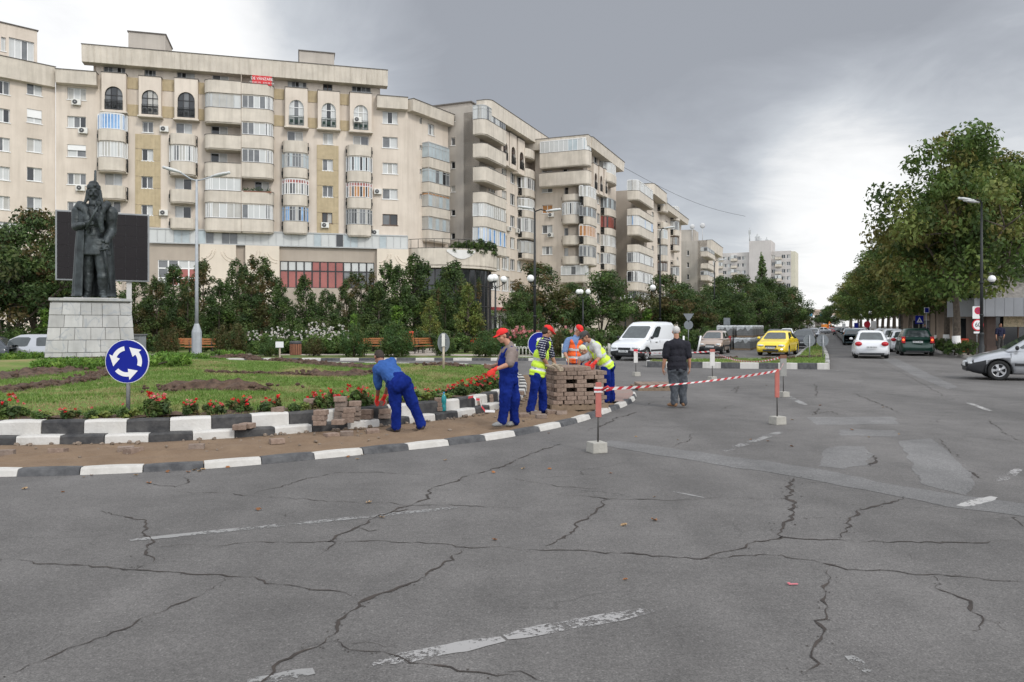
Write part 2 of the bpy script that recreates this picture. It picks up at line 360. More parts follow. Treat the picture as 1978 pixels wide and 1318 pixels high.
for i, (l, w) in enumerate([
    (v6([(0, 395), (210, 415), (430, 430), (560, 442), (850, 458), (960, 470), (1050, 492), (1200, 508), (1330, 535), (1410, 552)]), .022),
    (v6([(375, 216), (550, 245), (572, 270), (560, 300), (580, 325), (565, 350), (582, 385), (578, 410), (520, 435)]), .034),
    (v6([(590, 355), (800, 340), (1000, 333), (1240, 330), (1500, 330), (1700, 340), (1800, 352), (1978, 355)]), .016),
    (v7([(0, 552), (380, 570), (740, 592), (900, 588), (1050, 578), (1180, 600), (1300, 630), (1500, 645), (1700, 660), (1978, 683)]), .026),
    (v6([(0, 860), (200, 770), (400, 690), (600, 600), (750, 535), (890, 470)]), .018),
    (v6([(980, 880), (1060, 810), (1160, 745), (1250, 715), (1300, 660), (1370, 600), (1410, 555), (1500, 510), (1600, 470), (1700, 415), (1780, 355)]), .034),
    (v6([(1160, 745), (1260, 718), (1300, 735), (1450, 760), (1570, 790), (1750, 825), (1978, 845)]), .026),
    (v6([(1260, 712), (1400, 712), (1520, 728)]), .016), (v6([(1110, 705), (1140, 720), (1160, 745)]), .016),
    (v6([(1190, 385), (1240, 360), (1285, 335), (1240, 330), (1300, 300), (1350, 280), (1410, 250), (1500, 215), (1590, 190), (1620, 165), (1650, 130), (1800, 75), (1900, 45), (1978, 25)]), .03),
    (v6([(1350, 280), (1410, 292), (1450, 285)]), .035), (v6([(1450, 238), (1500, 215), (1560, 205)]), .05),
    (v6([(680, 137), (900, 150), (1100, 165), (1400, 183), (1700, 190), (1978, 205)]), .016),
    (v6([(920, 150), (1080, 120), (1160, 95), (1280, 65), (1400, 65), (1500, 70), (1640, 78)]), .018),
    (v6([(550, 108), (680, 120), (720, 95), (690, 75)]), .03), (v6([(1040, 248), (1090, 235), (1140, 205)]), .012),
    (v7([(1105, 280), (1085, 340), (1110, 380), (1085, 430), (1060, 490), (1040, 515)]), .055),
    (v7([(1540, 358), (1450, 385), (1350, 410), (1320, 450), (1310, 480), (1260, 515)]), .035),
    (v7([(750, 590), (880, 560), (960, 520), (1060, 515), (1150, 520), (1250, 520), (1400, 525), (1600, 530), (1800, 530), (1920, 522)]), .026),
    (v7([(1100, 437), (1180, 436), (1265, 434)]), .016), (v7([(1230, 300), (1120, 300)]), .014),
    (v7([(1230, 640), (1220, 720), (1240, 780), (1190, 830), (1232, 880), (1170, 950), (1180, 990), (1120, 1040)]), .03),
    (v7([(1640, 660), (1670, 690), (1640, 705), (1720, 740), (1770, 770), (1800, 810), (1800, 850), (1780, 870)]), .032),
    (v7([(1810, 800), (1870, 840), (1910, 870)]), .022), (v7([(1450, 535), (1500, 560), (1560, 600)]), .008),
    (v7([(150, 345), (390, 365), (600, 370), (820, 362), (1090, 362)]), .018), (v7([(390, 365), (330, 420), (260, 475), (150, 545)]), .036),
    (v7([(-30, 250), (0, 235), (100, 190), (205, 152)]), .04), (v7([(20, 285), (200, 315), (370, 325), (385, 345)]), .016),
    (v7([(400, 85), (700, 90), (900, 92)]), .012), (v7([(640, 165), (690, 140), (712, 112)]), .02),
    (v7([(1180, 40), (1240, 30), (1270, 45)]), .04), (v7([(1385, 190), (1410, 215), (1390, 240), (1440, 240)]), .05),
    (v7([(1760, 255), (1800, 280), (1820, 290)]), .06), (v7([(1840, 60), (1900, 110), (1978, 155)]), .022),
    (v7([(1500, 105), (1700, 120), (1978, 150)]), .012), (v7([(1640, 130), (1700, 190), (1750, 215)]), .018), (v7([(1480, 55), (1560, 60), (1640, 72), (1660, 60)]), .018),
    (v7([(1930, 435), (1960, 450), (1978, 470)]), .06), (v7([(0, 1035), (90, 1045), (150, 1064)]), .02),
    (v5([(500, 350), (820, 352), (1200, 352), (1600, 355), (1880, 352)]), .02), (v5([(700, 350), (780, 325), (900, 262), (1010, 220)]), .02),
    (v5([(150, 600), (260, 560), (370, 505), (540, 455)]), .05), (v5([(580, 410), (620, 390), (660, 380)]), .04),
    (v5([(1240, 300), (1290, 265), (1270, 320)]), .03), (v5([(980, 378), (1180, 372), (1250, 365)]), .018), (v5([(1170, 440), (1200, 420), (1250, 405)]), .025),
    (v5([(1860, 485), (1890, 455), (1905, 430)]), .05), (v5([(1870, 240), (1890, 300), (1880, 345)]), .03),
    ([(1700, 700), (1760, 730), (1830, 768)], .02), ([(1600, 742), (1700, 745), (1978, 760)], .015), ([(1240, 745), (1440, 742), (1640, 747)], .014), ([(1650, 760), (1720, 790), (1740, 800)], .03)]):
    crack(l, w * .68, i * 3.7)
tag(crk.build('road_cracks', CRK), kind='structure')
# --- repair strips laid in the asphalt, and tar joints along them
def flat(name, px, z, m):
    p = [G(x, y) for x, y in px][::-1]; o = []
    for a, b in zip(p, p[1:] + p[:1]):
        k = max(2, int((b - a).length / .12))
        for i in range(k): q = a.lerp(b, i / k); o.append((q.x + .07 * fbm(q.x * 2.3, q.y * 2.3, 4), q.y + .07 * fbm(q.x * 2.3, q.y * 2.3, 8)))
    return sheet(name, o, z, m)
flat('road_patch', v7([(400, 140), (700, 180), (1190, 248), (1500, 315), (1978, 385), (2200, 410), (2200, 475), (1978, 432), (1700, 397), (1450, 347), (1090, 277), (700, 217), (350, 157)]), .003, PATCH)
flat('road_patch', v7([(1215, 170), (1290, 160), (1365, 163), (1400, 200), (1375, 232), (1290, 250), (1195, 238)]), .0022, PATCH)
flat('road_patch', v7([(1500, 142), (1620, 132), (1700, 190), (1790, 285), (1770, 352), (1580, 308), (1560, 240)]), .0024, PATCH)
flat('road_patch', v7([(1270, 98), (1490, 102), (1488, 126), (1275, 122)]), .002, PATCH)
flat('road_patch', v7([(1150, 52), (1480, 50), (1500, 78), (1180, 80)]), .0018, PATCH)
flat('road_patch', [(1725, 690), (1790, 720), (1850, 748), (1830, 752), (1770, 728), (1705, 694)], .002, PATCH)
# --- worn paint
def paint(name, col, cover):
    m = bpy.data.materials.new(name); m.use_nodes = True; MATS[name] = m
    t = m.node_tree; b = t.nodes['Principled BSDF']; N = t.nodes.new; L = t.links.new; b.inputs['Roughness'].default_value = .8
    g = N('ShaderNodeNewGeometry')
    n = N('ShaderNodeTexNoise'); n.inputs['Scale'].default_value = 26; n.inputs['Detail'].default_value = 6; n.inputs['Roughness'].default_value = .75; L(g.outputs['Position'], n.inputs['Vector'])
    n2 = N('ShaderNodeTexNoise'); n2.inputs['Scale'].default_value = 2.2; n2.inputs['Detail'].default_value = 3; L(g.outputs['Position'], n2.inputs['Vector'])
    ad = N('ShaderNodeMath'); ad.operation = 'ADD'; L(n.outputs[0], ad.inputs[0]); L(n2.outputs[0], ad.inputs[1])
    r = N('ShaderNodeMapRange'); r.inputs[1].default_value = 1.14 - cover; r.inputs[2].default_value = 1.24 - cover; L(ad.outputs[0], r.inputs[0]); L(r.outputs[0], b.inputs['Alpha'])
    mx = N('ShaderNodeMix'); mx.data_type = 'RGBA'; L(r.outputs[0], mx.inputs[0]); mx.inputs[6].default_value = (*[q * .8 for q in col], 1); mx.inputs[7].default_value = (*col, 1); L(mx.outputs[2], b.inputs['Base Color'])
    return m
PA, PB, PC = paint('worn_paint', (.29, .28, .275), .2), paint('faded_paint', (.235, .23, .225), .22), paint('fresh_paint', (.35, .34, .33), .22)
def mark(a, b, w, m, view=None):
    a, b = G(*(view([a])[0] if view else a)), G(*(view([b])[0] if view else b)); t = (b - a).normalized(); s_ = Vector((-t.y, t.x, 0)) * w / 2
    n = max(3, int((b - a).length / .06)); vs = []
    for i in range(n + 1):
        p = a.lerp(b, i / n); k1 = 1 + .35 * fbm(p.x * 9, p.y * 9, 2); k2 = 1 + .35 * fbm(p.x * 9, p.y * 9, 7); e = min(1, .55 + i * .15, .55 + (n - i) * .15)
        vs += [tuple((p + s_ * k1 * e)[:2]) + (.0034,), tuple((p - s_ * k2 * e)[:2]) + (.0034,)]
    mk = MB(); mk.add(vs, [(2 * i, 2 * i + 1, 2 * i + 3, 2 * i + 2) for i in range(n)][::1]); tag(mk.build('road_marking', m), kind='structure')
mark((495, 325), (1745, 200), .1, PB, v6); mark((1420, 800), (1922, 701), .13, PA, v6); mark((-5, 893), (560, 788), .13, PA, v7); mark((930, 875), (1200, 825), .13, PB, v6)
mark((1735, 392), (1865, 357), .13, PC, v7); mark((1885, 296), (1960, 250), .12, PA, v7); mark((830, 182), (1048, 108), .14, PB, v7); mark((1765, -3), (1850, 28), .13, PC, v7)
mark((1310, 965), (1390, 1030), .1, PB, v7); mark((1640, 325), (1800, 405), .16, PB, v5); mark((1370, 400), (1580, 400), .1, PB, v5); mark((1650, 185), (1855, 190), .1, PB, v5)
mark((1600, 668), (1616, 669), .2, PC); mark((1622, 669), (1640, 669), .2, PC); mark((1604, 715), (1622, 716), .2, PB); mark((1300, 950), (1360, 962), .05, PB)
# ================================================================ ROUNDABOUT ISLAND
INNER = smooth_path([(-14, 11.0), (-10, 10.92), (-7.3, 11.1), (-4.85, 11.56), (-2.58, 12.93), (-1.22, 14.2), (-.41, 15.6), (.15, 17.4), (.38, 20), (.42, 23), (.3, 26), (-.1, 28.0), (-1.9, 29.0), (-4, 29.6), (-9, 30.3), (-16, 30), (-22, 28.6), (-26.5, 25), (-28, 20), (-26, 15), (-20, 11.8)], .22, True)
OUTER = smooth_path([(-16, 9.5), (-12, 9.05), (-9, 8.92), (-5.93, 8.99), (-4.27, 9.31), (-3.3, 9.72), (-2.09, 10.5), (-.97, 11.31), (-.03, 12.2), (1.01, 13.67), (1.86, 15.44), (2.6, 17.27), (3.06, 19.0), (3.2, 20.7), (2.85, 22.2), (2.1, 23.6), (1.5, 25.2), (1.2, 27)], .2)
BLK = mat('kerb_black', (.024, .025, .029), .65, .3, 6, bump=.35, bscale=24, col2=(.075, .072, .07), detail=9)
WHT = mat('kerb_white', (.62, .605, .58), .75, .14, 4, bump=.4, bscale=24, streak=.5, col2=(.50, .48, .45), detail=9)
WHO = mat('kerb_white_worn', (.60, .58, .55), .8, .1, 6, bump=.4, bscale=22, col2=(.44, .42, .39), streak=.3)
BLO = mat('kerb_black_worn', (.055, .056, .062), .75, .3, 7, bump=.4, bscale=22, col2=(.105, .105, .108))
NST = [0]
def kerb(name, path, closed, stone, z0, h, w, mats, start=0, chamfer=.025, lean=.02, count=0):
    """kerb stones laid end to end along a path; the road side is to the right of travel"""
    pts = list(path) + ([path[0]] if closed else [])
    L = [0]
    for a, b in zip(pts[:-1], pts[1:]): L.append(L[-1] + (b - a).length)
    def at(s):
        s = max(0, min(s, L[-1] - 1e-6)); lo = int(np.searchsorted(L, s, 'right') - 1); lo = min(lo, len(pts) - 2)
        f = (s - L[lo]) / max(L[lo + 1] - L[lo], 1e-9); p = pts[lo].lerp(pts[lo + 1], f); t = (pts[lo + 1] - pts[lo]).normalized(); return p, Vector((-t.y, t.x, 0))
    nst = max(1, round(L[-1] / stone))
    if count: nst = count
    NST[0] = nst; st = L[-1] / nst; mb = MB()
    prof = [(0, z0 - .12), (lean * .3, z0), (lean, z0 + h - chamfer), (lean + chamfer * .8, z0 + h), (w, z0 + h), (w, z0 - .12)]
    for i in range(nst):
        dz = RD.uniform(-.006, .006); dn = RD.uniform(-.007, .007); o = len(mb.v); k = len(prof); ns = 4
        for j in range(ns):
            p, n = at(i * st + .006 + (st - .012) * j / (ns - 1))
            e = .006 if j in (0, ns - 1) else 0
            for a, z in prof: mb.v.append(Vector((p.x, p.y, 0)) + n * (a + dn + (e if a < w / 2 else -e)) + Vector((0, 0, z + dz - (e if z > z0 else 0))))
        for j in range(ns - 1):
            for q in range(k):
                mb.f.append([o + j * k + q, o + (j + 1) * k + q, o + (j + 1) * k + (q + 1) % k, o + j * k + (q + 1) % k]); mb.m.append((i + start) % 2); mb.s.append(False)
        mb.f.append([o + q for q in range(k)][::-1]); mb.f.append([o + (ns - 1) * k + q for q in range(k)]); mb.m += [(i + start) % 2] * 2; mb.s += [False] * 2
    return tag(mb.build(name, mats), kind='structure')
def inset(path, d, closed=True):
    n = len(path); o = []
    for i, p in enumerate(path):
        t = (path[(i + 1) % n] - path[i - 1]) if closed else (path[min(i + 1, n - 1)] - path[max(i - 1, 0)])
        t.normalize(); o.append(p + Vector((-t.y, t.x, 0)) * d)
    return o
kerb('kerb', INNER[1:] + INNER[:1], True, .60, .02, .15, .24, [BLK, WHT], 0)
IN2 = inset(INNER, .20)
kerb('kerb', IN2, True, .60, .13, .235, .22, [BLK, WHT], 0, .03, .02, NST[0])
kerb('kerb', OUTER, False, .68, 0, .085, .17, [BLO, WHO], 1, .02, .035)
# dug-out strip between the kerbs
SOIL = mat('dug_sand', (.30, .205, .13), .95, .35, 2.4, bump=1, bscale=16, col2=(.15, .098, .06), detail=12)
inn = []
for p in OUTER: inn.append(min(INNER, key=lambda q: (q - p).length))
mb = MB(); nO = len(OUTER); NI = 18
oi = inset(OUTER, .1, False)
for i in range(nO):
    for j in range(NI + 1):
        p = oi[i].lerp(inn[i] + (inn[i] - oi[i]).normalized() * .1, j / NI); edge = min(j, NI - j) / (NI / 2)
        mb.v.append(Vector((p.x, p.y, .04 + .018 * edge + (.04 * fbm(p.x * 2.5, p.y * 2.5) + .04 * fbm(p.x * 8, p.y * 8)) * min(1, edge * 2))))
for i in range(nO - 1):
    for j in range(NI):
        a = i * (NI + 1) + j; mb.f.append([a, a + NI + 1, a + NI + 2, a + 1]); mb.m.append(0); mb.s.append(True)
tag(mb.build('soil_strip', SOIL), kind='structure')
# the paving still in place at the island's tip: red and grey herringbone
def tile_mat():
    m = bpy.data.materials.new('red_paving'); m.use_nodes = True; MATS['red_paving'] = m
    t = m.node_tree; b = t.nodes['Principled BSDF']; N = t.nodes.new; L = t.links.new; b.inputs['Roughness'].default_value = .85
    g = N('ShaderNodeNewGeometry'); mp = N('ShaderNodeMapping'); mp.inputs['Rotation'].default_value = (0, 0, .5); L(g.outputs['Position'], mp.inputs[0])
    br = N('ShaderNodeTexBrick'); br.inputs['Scale'].default_value = 1; br.inputs['Brick Width'].default_value = .22; br.inputs['Row Height'].default_value = .12; br.inputs['Mortar Size'].default_value = .006
    br.inputs['Color1'].default_value = (.27, .165, .14, 1); br.inputs['Color2'].default_value = (.24, .19, .165, 1); br.inputs['Mortar'].default_value = (.13, .10, .09, 1); L(mp.outputs[0], br.inputs['Vector'])
    L(br.outputs['Color'], b.inputs['Base Color']); return m
tip = [p for p in oi if p.y > 17.0]
sheet('paving', [(p.x, p.y) for p in tip] + [(1.0, 26.4), (.9, 23), (.8, 20.2), (.62, 18.2), (1.6, 17.3)], .088, tile_mat())
# lawn: a low mound, highest round the statue
TOP = inset(INNER, .40)
def in_poly(x, y, poly):
    c = False; n = len(poly); j = n - 1
    for i in range(n):
        a, b = poly[i], poly[j]
        if (a[1] > y) != (b[1] > y) and x < (b[0] - a[0]) * (y - a[1]) / (b[1] - a[1]) + a[0]: c = not c
        j = i
    return c
TOPA = np.array([(p.x, p.y) for p in TOP])
PED = Vector((-15.05, 28.6))
def lawn_z(x, y):
    e = float(np.min(np.hypot(TOPA[:, 0] - x, TOPA[:, 1] - y))); e = min(1, e / 2.5); e = e * e * (3 - 2 * e)
    d = math.hypot((x - PED.x) / 1.5, y - PED.y); w = math.exp(-(d / 5.0) ** 2)
    return .345 + e * .06 + .24 * w * e + .015 * fbm(x * .9, y * .9)
def grass_mat(name, a=(.085, .125, .028), b_=(.26, .205, .10)):
    m = bpy.data.materials.new(name); m.use_nodes = True; MATS[name] = m
    t = m.node_tree; b = t.nodes['Principled BSDF']; N = t.nodes.new; L = t.links.new; b.inputs['Roughness'].default_value = .9; b.inputs['Specular IOR Level'].default_value = .15
    g = N('ShaderNodeNewGeometry')
    def noise(sc, det, ro=.6):
        n = N('ShaderNodeTexNoise'); n.inputs['Scale'].default_value = sc; n.inputs['Detail'].default_value = det; n.inputs['Roughness'].default_value = ro; L(g.outputs['Position'], n.inputs['Vector']); return n.outputs[0]
    def mixc(f, c1, c2):
        mx = N('ShaderNodeMix'); mx.data_type = 'RGBA'; L(f, mx.inputs[0])
        for i, c in ((6, c1), (7, c2)):
            if isinstance(c, tuple): mx.inputs[i].default_value = (*c, 1)
            else: L(c, mx.inputs[i])
        return mx.outputs[2]
    def mr(x, p, q):
        r = N('ShaderNodeMapRange'); r.inputs[1].default_value = p; r.inputs[2].default_value = q; L(x, r.inputs[0]); return r.outputs[0]
    c = mixc(mr(noise(14, 5, .7), .3, .7), a, tuple(x * 1.7 for x in a)); c = mixc(mr(noise(.55, 5), .5, .72), c, b_)
    L(c, b.inputs['Base Color']); return m
LAWN = grass_mat('lawn_grass')
xs = np.arange(-28.4, 1.2, .45); ys = np.arange(10.6, 31, .45); mb = MB(); idx = {}
def lv(x, y):
    k = (round(x, 3), round(y, 3))
    if k not in idx: idx[k] = len(mb.v); mb.v.append(Vector((x, y, lawn_z(x, y))))
    return idx[k]
tl = [(p.x, p.y) for p in TOP]
bmn = bmesh.new()
ring = [bmn.verts.new((p.x, p.y, .35)) for p in TOP]
bmn.faces.new(ring)
for x in xs: bmesh.ops.bisect_plane(bmn, geom=bmn.verts[:] + bmn.edges[:] + bmn.faces[:], plane_co=(x, 0, 0), plane_no=(1, 0, 0))
for y in ys: bmesh.ops.bisect_plane(bmn, geom=bmn.verts[:] + bmn.edges[:] + bmn.faces[:], plane_co=(0, y, 0), plane_no=(0, 1, 0))
for v_ in bmn.verts: v_.co.z = lawn_z(v_.co.x, v_.co.y)
bmesh.ops.recalc_face_normals(bmn, faces=bmn.faces)
for f_ in bmn.faces:
    f_.smooth = True
    if f_.normal.z < 0: f_.normal_flip()
me = bpy.data.meshes.new('lawn'); bmn.to_mesh(me); bmn.free(); me.materials.append(LAWN); tag(put('lawn', me), kind='structure')
# turned soil: trenches and heaps of clods
EARTH = mat('turned_earth', (.06, .036, .025), .95, .4, 7, bump=1, bscale=14, col2=(.125, .08, .056), detail=8)
def hashf(*a): return math.modf(abs(math.sin(sum((i + 1) * 127.1 * q for i, q in enumerate(a))) * 43758.5453))[0]
def earth(name, px, zs, halfw, hgt, seed, zfn=lawn_z):
    pts = [G(x, y, zs) for x, y in px]; path = smooth_path([(p.x, p.y, 0) for p in pts], .16); n = len(path); mb = MB(); NJ = 8
    for i, p in enumerate(path):
        t = (path[min(i + 1, n - 1)] - path[max(i - 1, 0)]).normalized(); s_ = Vector((-t.y, t.x, 0)); e = min(1, i / 4 + .15, (n - 1 - i) / 4 + .15)
        hw = (halfw(i / (n - 1)) if callable(halfw) else halfw) * e * (1 + .5 * fbm(p.x * 1.5, p.y * 1.5, seed))
        for j in range(NJ + 1):
            u = j / NJ * 2 - 1; q = p + s_ * hw * u + Vector((fbm(p.x * 3, u * 2 + seed) * .08, fbm(p.y * 3, u * 2 + seed + 4) * .08, 0))
            mb.v.append(Vector((q.x, q.y, zfn(q.x, q.y) - .01 + hgt * e * (1 - u * u) * (.55 + .9 * abs(fbm(q.x * 4, q.y * 4, seed)) + .8 * fbm(q.x * 11, q.y * 11, seed)))))
    for i in range(n - 1):
        for j in range(NJ):
            a = i * (NJ + 1) + j; mb.f.append([a, a + NJ + 1, a + NJ + 2, a + 1]); mb.m.append(0); mb.s.append(False)
    for k in range(int(n * 5)):       # loose clods
        p = path[RD.randrange(n)]; w = (halfw(.5) if callable(halfw) else halfw); x = p.x + RD.gauss(0, .55) * w; y = p.y + RD.gauss(0, .55) * w; r = RD.uniform(.02, .06)
        mb.ball((x, y, zfn(x, y) + r * .4 + hgt * .5 * max(0, 1 - abs((y - p.y) / max(w, .01)))), (r * RD.uniform(.7, 1.4), r * RD.uniform(.7, 1.4), r * .8), 6, 0, rotm(RD.uniform(0, 3), RD.uniform(-.5, .5)))
    return tag(mb.build(name, EARTH), kind='structure')
earth('turned_soil', [(300, 756), (360, 752), (430, 750), (525, 752)], .42, .42, .22, 1)
earth('turned_soil', [(-30, 755), (80, 742), (150, 732), (230, 712)], .47, .3, .12, 2)
earth('turned_soil', [(-60, 722), (20, 717), (90, 711), (170, 704), (215, 699), (300, 697)], .56, .8, .14, 3)
earth('turned_soil', [(380, 696), (470, 693), (560, 703), (660, 709), (745, 713)], .42, .22, .14, 4)
earth('turned_soil', [(590, 722), (650, 725), (725, 722)], .42, .35, .16, 5)
earth('turned_soil', [(400, 720), (520, 722), (600, 725)], .42, .12, .07, 6)
earth('turned_soil', [(815, 707), (850, 705), (900, 708)], .42, .3, .12, 7)
earth('turned_soil', [(170, 694), (230, 694), (290, 694)], .62, .5, .1, 8)
# rim of dark earth just inside the inner kerb, under the flowers
mb = MB(); TR = [p for p in TOP if p.y < 19 and p.x < .6]
TR = sorted([p for p in TR], key=lambda p: p.x)
for i, p in enumerate(TR):
    t = (TR[min(i + 1, len(TR) - 1)] - TR[max(i - 1, 0)]).normalized(); s_ = Vector((-t.y, t.x, 0))
    for j in range(6):
        q = p + s_ * (j / 5 * (.55 + .25 * fbm(p.x * 2, p.y * 2))); mb.v.append(Vector((q.x, q.y, lawn_z(q.x, q.y) + (.02 + .05 * fbm(q.x * 8, q.y * 8) if j < 5 else -.01))))
for i in range(len(TR) - 1):
    for j in range(5): a = i * 6 + j; mb.f.append([a, a + 6, a + 7, a + 1]); mb.m.append(0); mb.s.append(False)
tag(mb.build('flower_bed_soil', EARTH), kind='structure')
# ================================================================ FAR SIDE: kerb, park, paths, pavements
U = Vector((.377, .926, 0)); V_ = Vector((.926, -.377, 0))       # along the boulevard, across it
PARKK = smooth_path([(-40, 37.6), (-20, 38.6), (-9, 39.1), (-3, 39.2), (1, 39.0), (4.2, 39.4), (5.2, 40.6), (5.5, 42.6), (6.5, 46), (8.4, 50.4), (12.3, 58), (20.7, 78), (34, 107.5), (60, 171), (110, 294)], .5)
kerb('kerb', PARKK, False, .95, 0, .14, .2, [BLO, WHO], 0)
PARK = grass_mat('park_grass', (.075, .105, .03), (.25, .20, .11))
pk = inset(PARKK, .18, False)
sheet('park_ground', [(p.x, p.y) for p in pk] + [(100, 300), (-80, 300), (-120, 90), (-60, 37.8)], .1, PARK)
CONC = mat('path_paving', (.36, .31, .26), .9, .15, 2.5, bump=.3, bscale=20, col2=(.44, .385, .33))
sheet('path', [(-45, 44.2), (-8, 43.8), (-1.5, 42.6), (4, 43.2), (4.3, 44.8), (-1, 45.0), (-8, 46), (-45, 46.6)], .104, CONC)
sheet('path', [(-7, 46), (-4.5, 45.6), (-3, 62), (-6, 62)], .107, CONC)
sheet('path', [(-60, 66), (0, 71), (22, 92), (60, 180), (54, 183), (16, 100), (-4, 77), (-60, 73)], .106, CONC)
# median island with its striped kerb
MED = [Vector((5.75, 32.9, 0)), Vector((9.3, 31.9, 0)), Vector((12.75, 31.2, 0)), Vector((12.95, 31.6, 0)), Vector((16.5, 40.4, 0)), Vector((23.4, 58, 0)), Vector((29, 72, 0)), Vector((28.3, 72.4, 0)), Vector((19.5, 52, 0)), Vector((14.2, 39, 0)), Vector((12.6, 36.4, 0)), Vector((8, 35.6, 0)), Vector((5.9, 34.2, 0))]
kerb('kerb', MED, True, .75, 0, .25, .2, [BLO, WHT], 0, .02, .01)
sheet('median_grass', [(p.x, p.y) for p in inset(MED, .17)], .235, grass_mat('median_turf', (.12, .155, .04), (.22, .17, .08)))
for i, px in enumerate(([(1380, 693), (1420, 692)], [(1478, 694), (1512, 694)], [(1545, 691), (1580, 690)], [(1505, 691), (1530, 693)])):
    earth('turned_soil', px + [], .24, .28, .12, 20 + i, lambda x, y: .24)
# right-hand pavement: runs along the boulevard, then turns away to the right
RK = smooth_path([(90, 33), (60, 34), (40, 34.2), (31, 35), (26.5, 37.2), (24.3, 40.4), (25.4, 44.3), (27.7, 50.5), (33, 63.5), (45, 93), (80, 179), (140, 326)], .6)
RKM = mat('kerb_concrete', (.33, .31, .29), .85, .15, 3, bump=.3, bscale=15)
kerb('kerb', [p for p in RK][::-1], False, .95, 0, .14, .2, [RKM, RKM], 0)
rk = inset([p for p in RK][::-1], .18, False)[::-1]
PAVE = mat('pavement', (.26, .235, .21), .9, .2, 2, bump=.3, bscale=12)
sheet('pavement', [(p.x, p.y) for p in rk][::-1] + [(100, 34), (400, 120), (300, 340), (150, 328)], .128, PAVE)
BEDM = mat('bed_soil', (.15, .11, .08), .95, .35, 4, bump=.6, bscale=12)
sheet('planting_bed', [(25.2, 40.6), (26.3, 44), (28.5, 50.2), (33.8, 63), (45.8, 92.6), (47.4, 92), (35.6, 62.3), (30.4, 49.6), (28.4, 43.2), (27.3, 39.8)], .134, BEDM)
# ================================================================ BUILDINGS
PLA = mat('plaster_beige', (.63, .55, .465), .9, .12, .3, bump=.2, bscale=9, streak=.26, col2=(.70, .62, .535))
PLG = mat('plaster_grey_shade', (.40, .365, .325), .9, .1, .35, bump=.15, bscale=9, streak=.22, col2=(.46, .42, .37))
PLT = mat('plaster_tan', (.47, .385, .25), .9, .1, 2.2, streak=.2)
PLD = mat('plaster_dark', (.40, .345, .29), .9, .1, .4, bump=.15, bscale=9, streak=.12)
PLP = mat('plaster_pale', (.66, .585, .49), .9, .06, .5, streak=.1)
PLB = mat('parapet_concrete', (.58, .525, .45), .9, .12, .8, streak=.42)
ROOF = mat('roof_felt', (.12, .11, .10), .9, .2, 2)
WFR = mat('window_white', (.78, .78, .77), .5, .03, 3)
BFR = mat('window_brown', (.11, .065, .045), .6, .15, 5)
DFR = mat('window_dark_metal', (.03, .028, .03), .5, .2, 5)
GFR = mat('window_grey_metal', (.42, .43, .43), .55, .1, 5)
GL = [mat('glass_dark', (.022, .024, .027), .08, .3, .6, spec=.6), mat('glass_curtain', (.44, .43, .40), .25, .12, 1.2, spec=.5, streak=.25), mat('glass_mid', (.13, .135, .14), .12, .35, .8, spec=.6),
      mat('glass_pale', (.52, .53, .52), .22, .06, .7, spec=.5), mat('glass_blue', (.10, .27, .58), .12, .2, .9, spec=.6, col2=(.30, .48, .72)), mat('glass_teal', (.40, .455, .475), .18, .15, .9, spec=.5), mat('glass_warm', (.30, .085, .07), .1, .25, .5, spec=.6), mat('glass_amber', (.42, .2, .07), .2, .2, 3)]
IRON = mat('wrought_iron', (.018, .02, .02), .6, .2, 8)
REV = mat('window_reveal', (.44, .40, .35), .9, .08, 2)
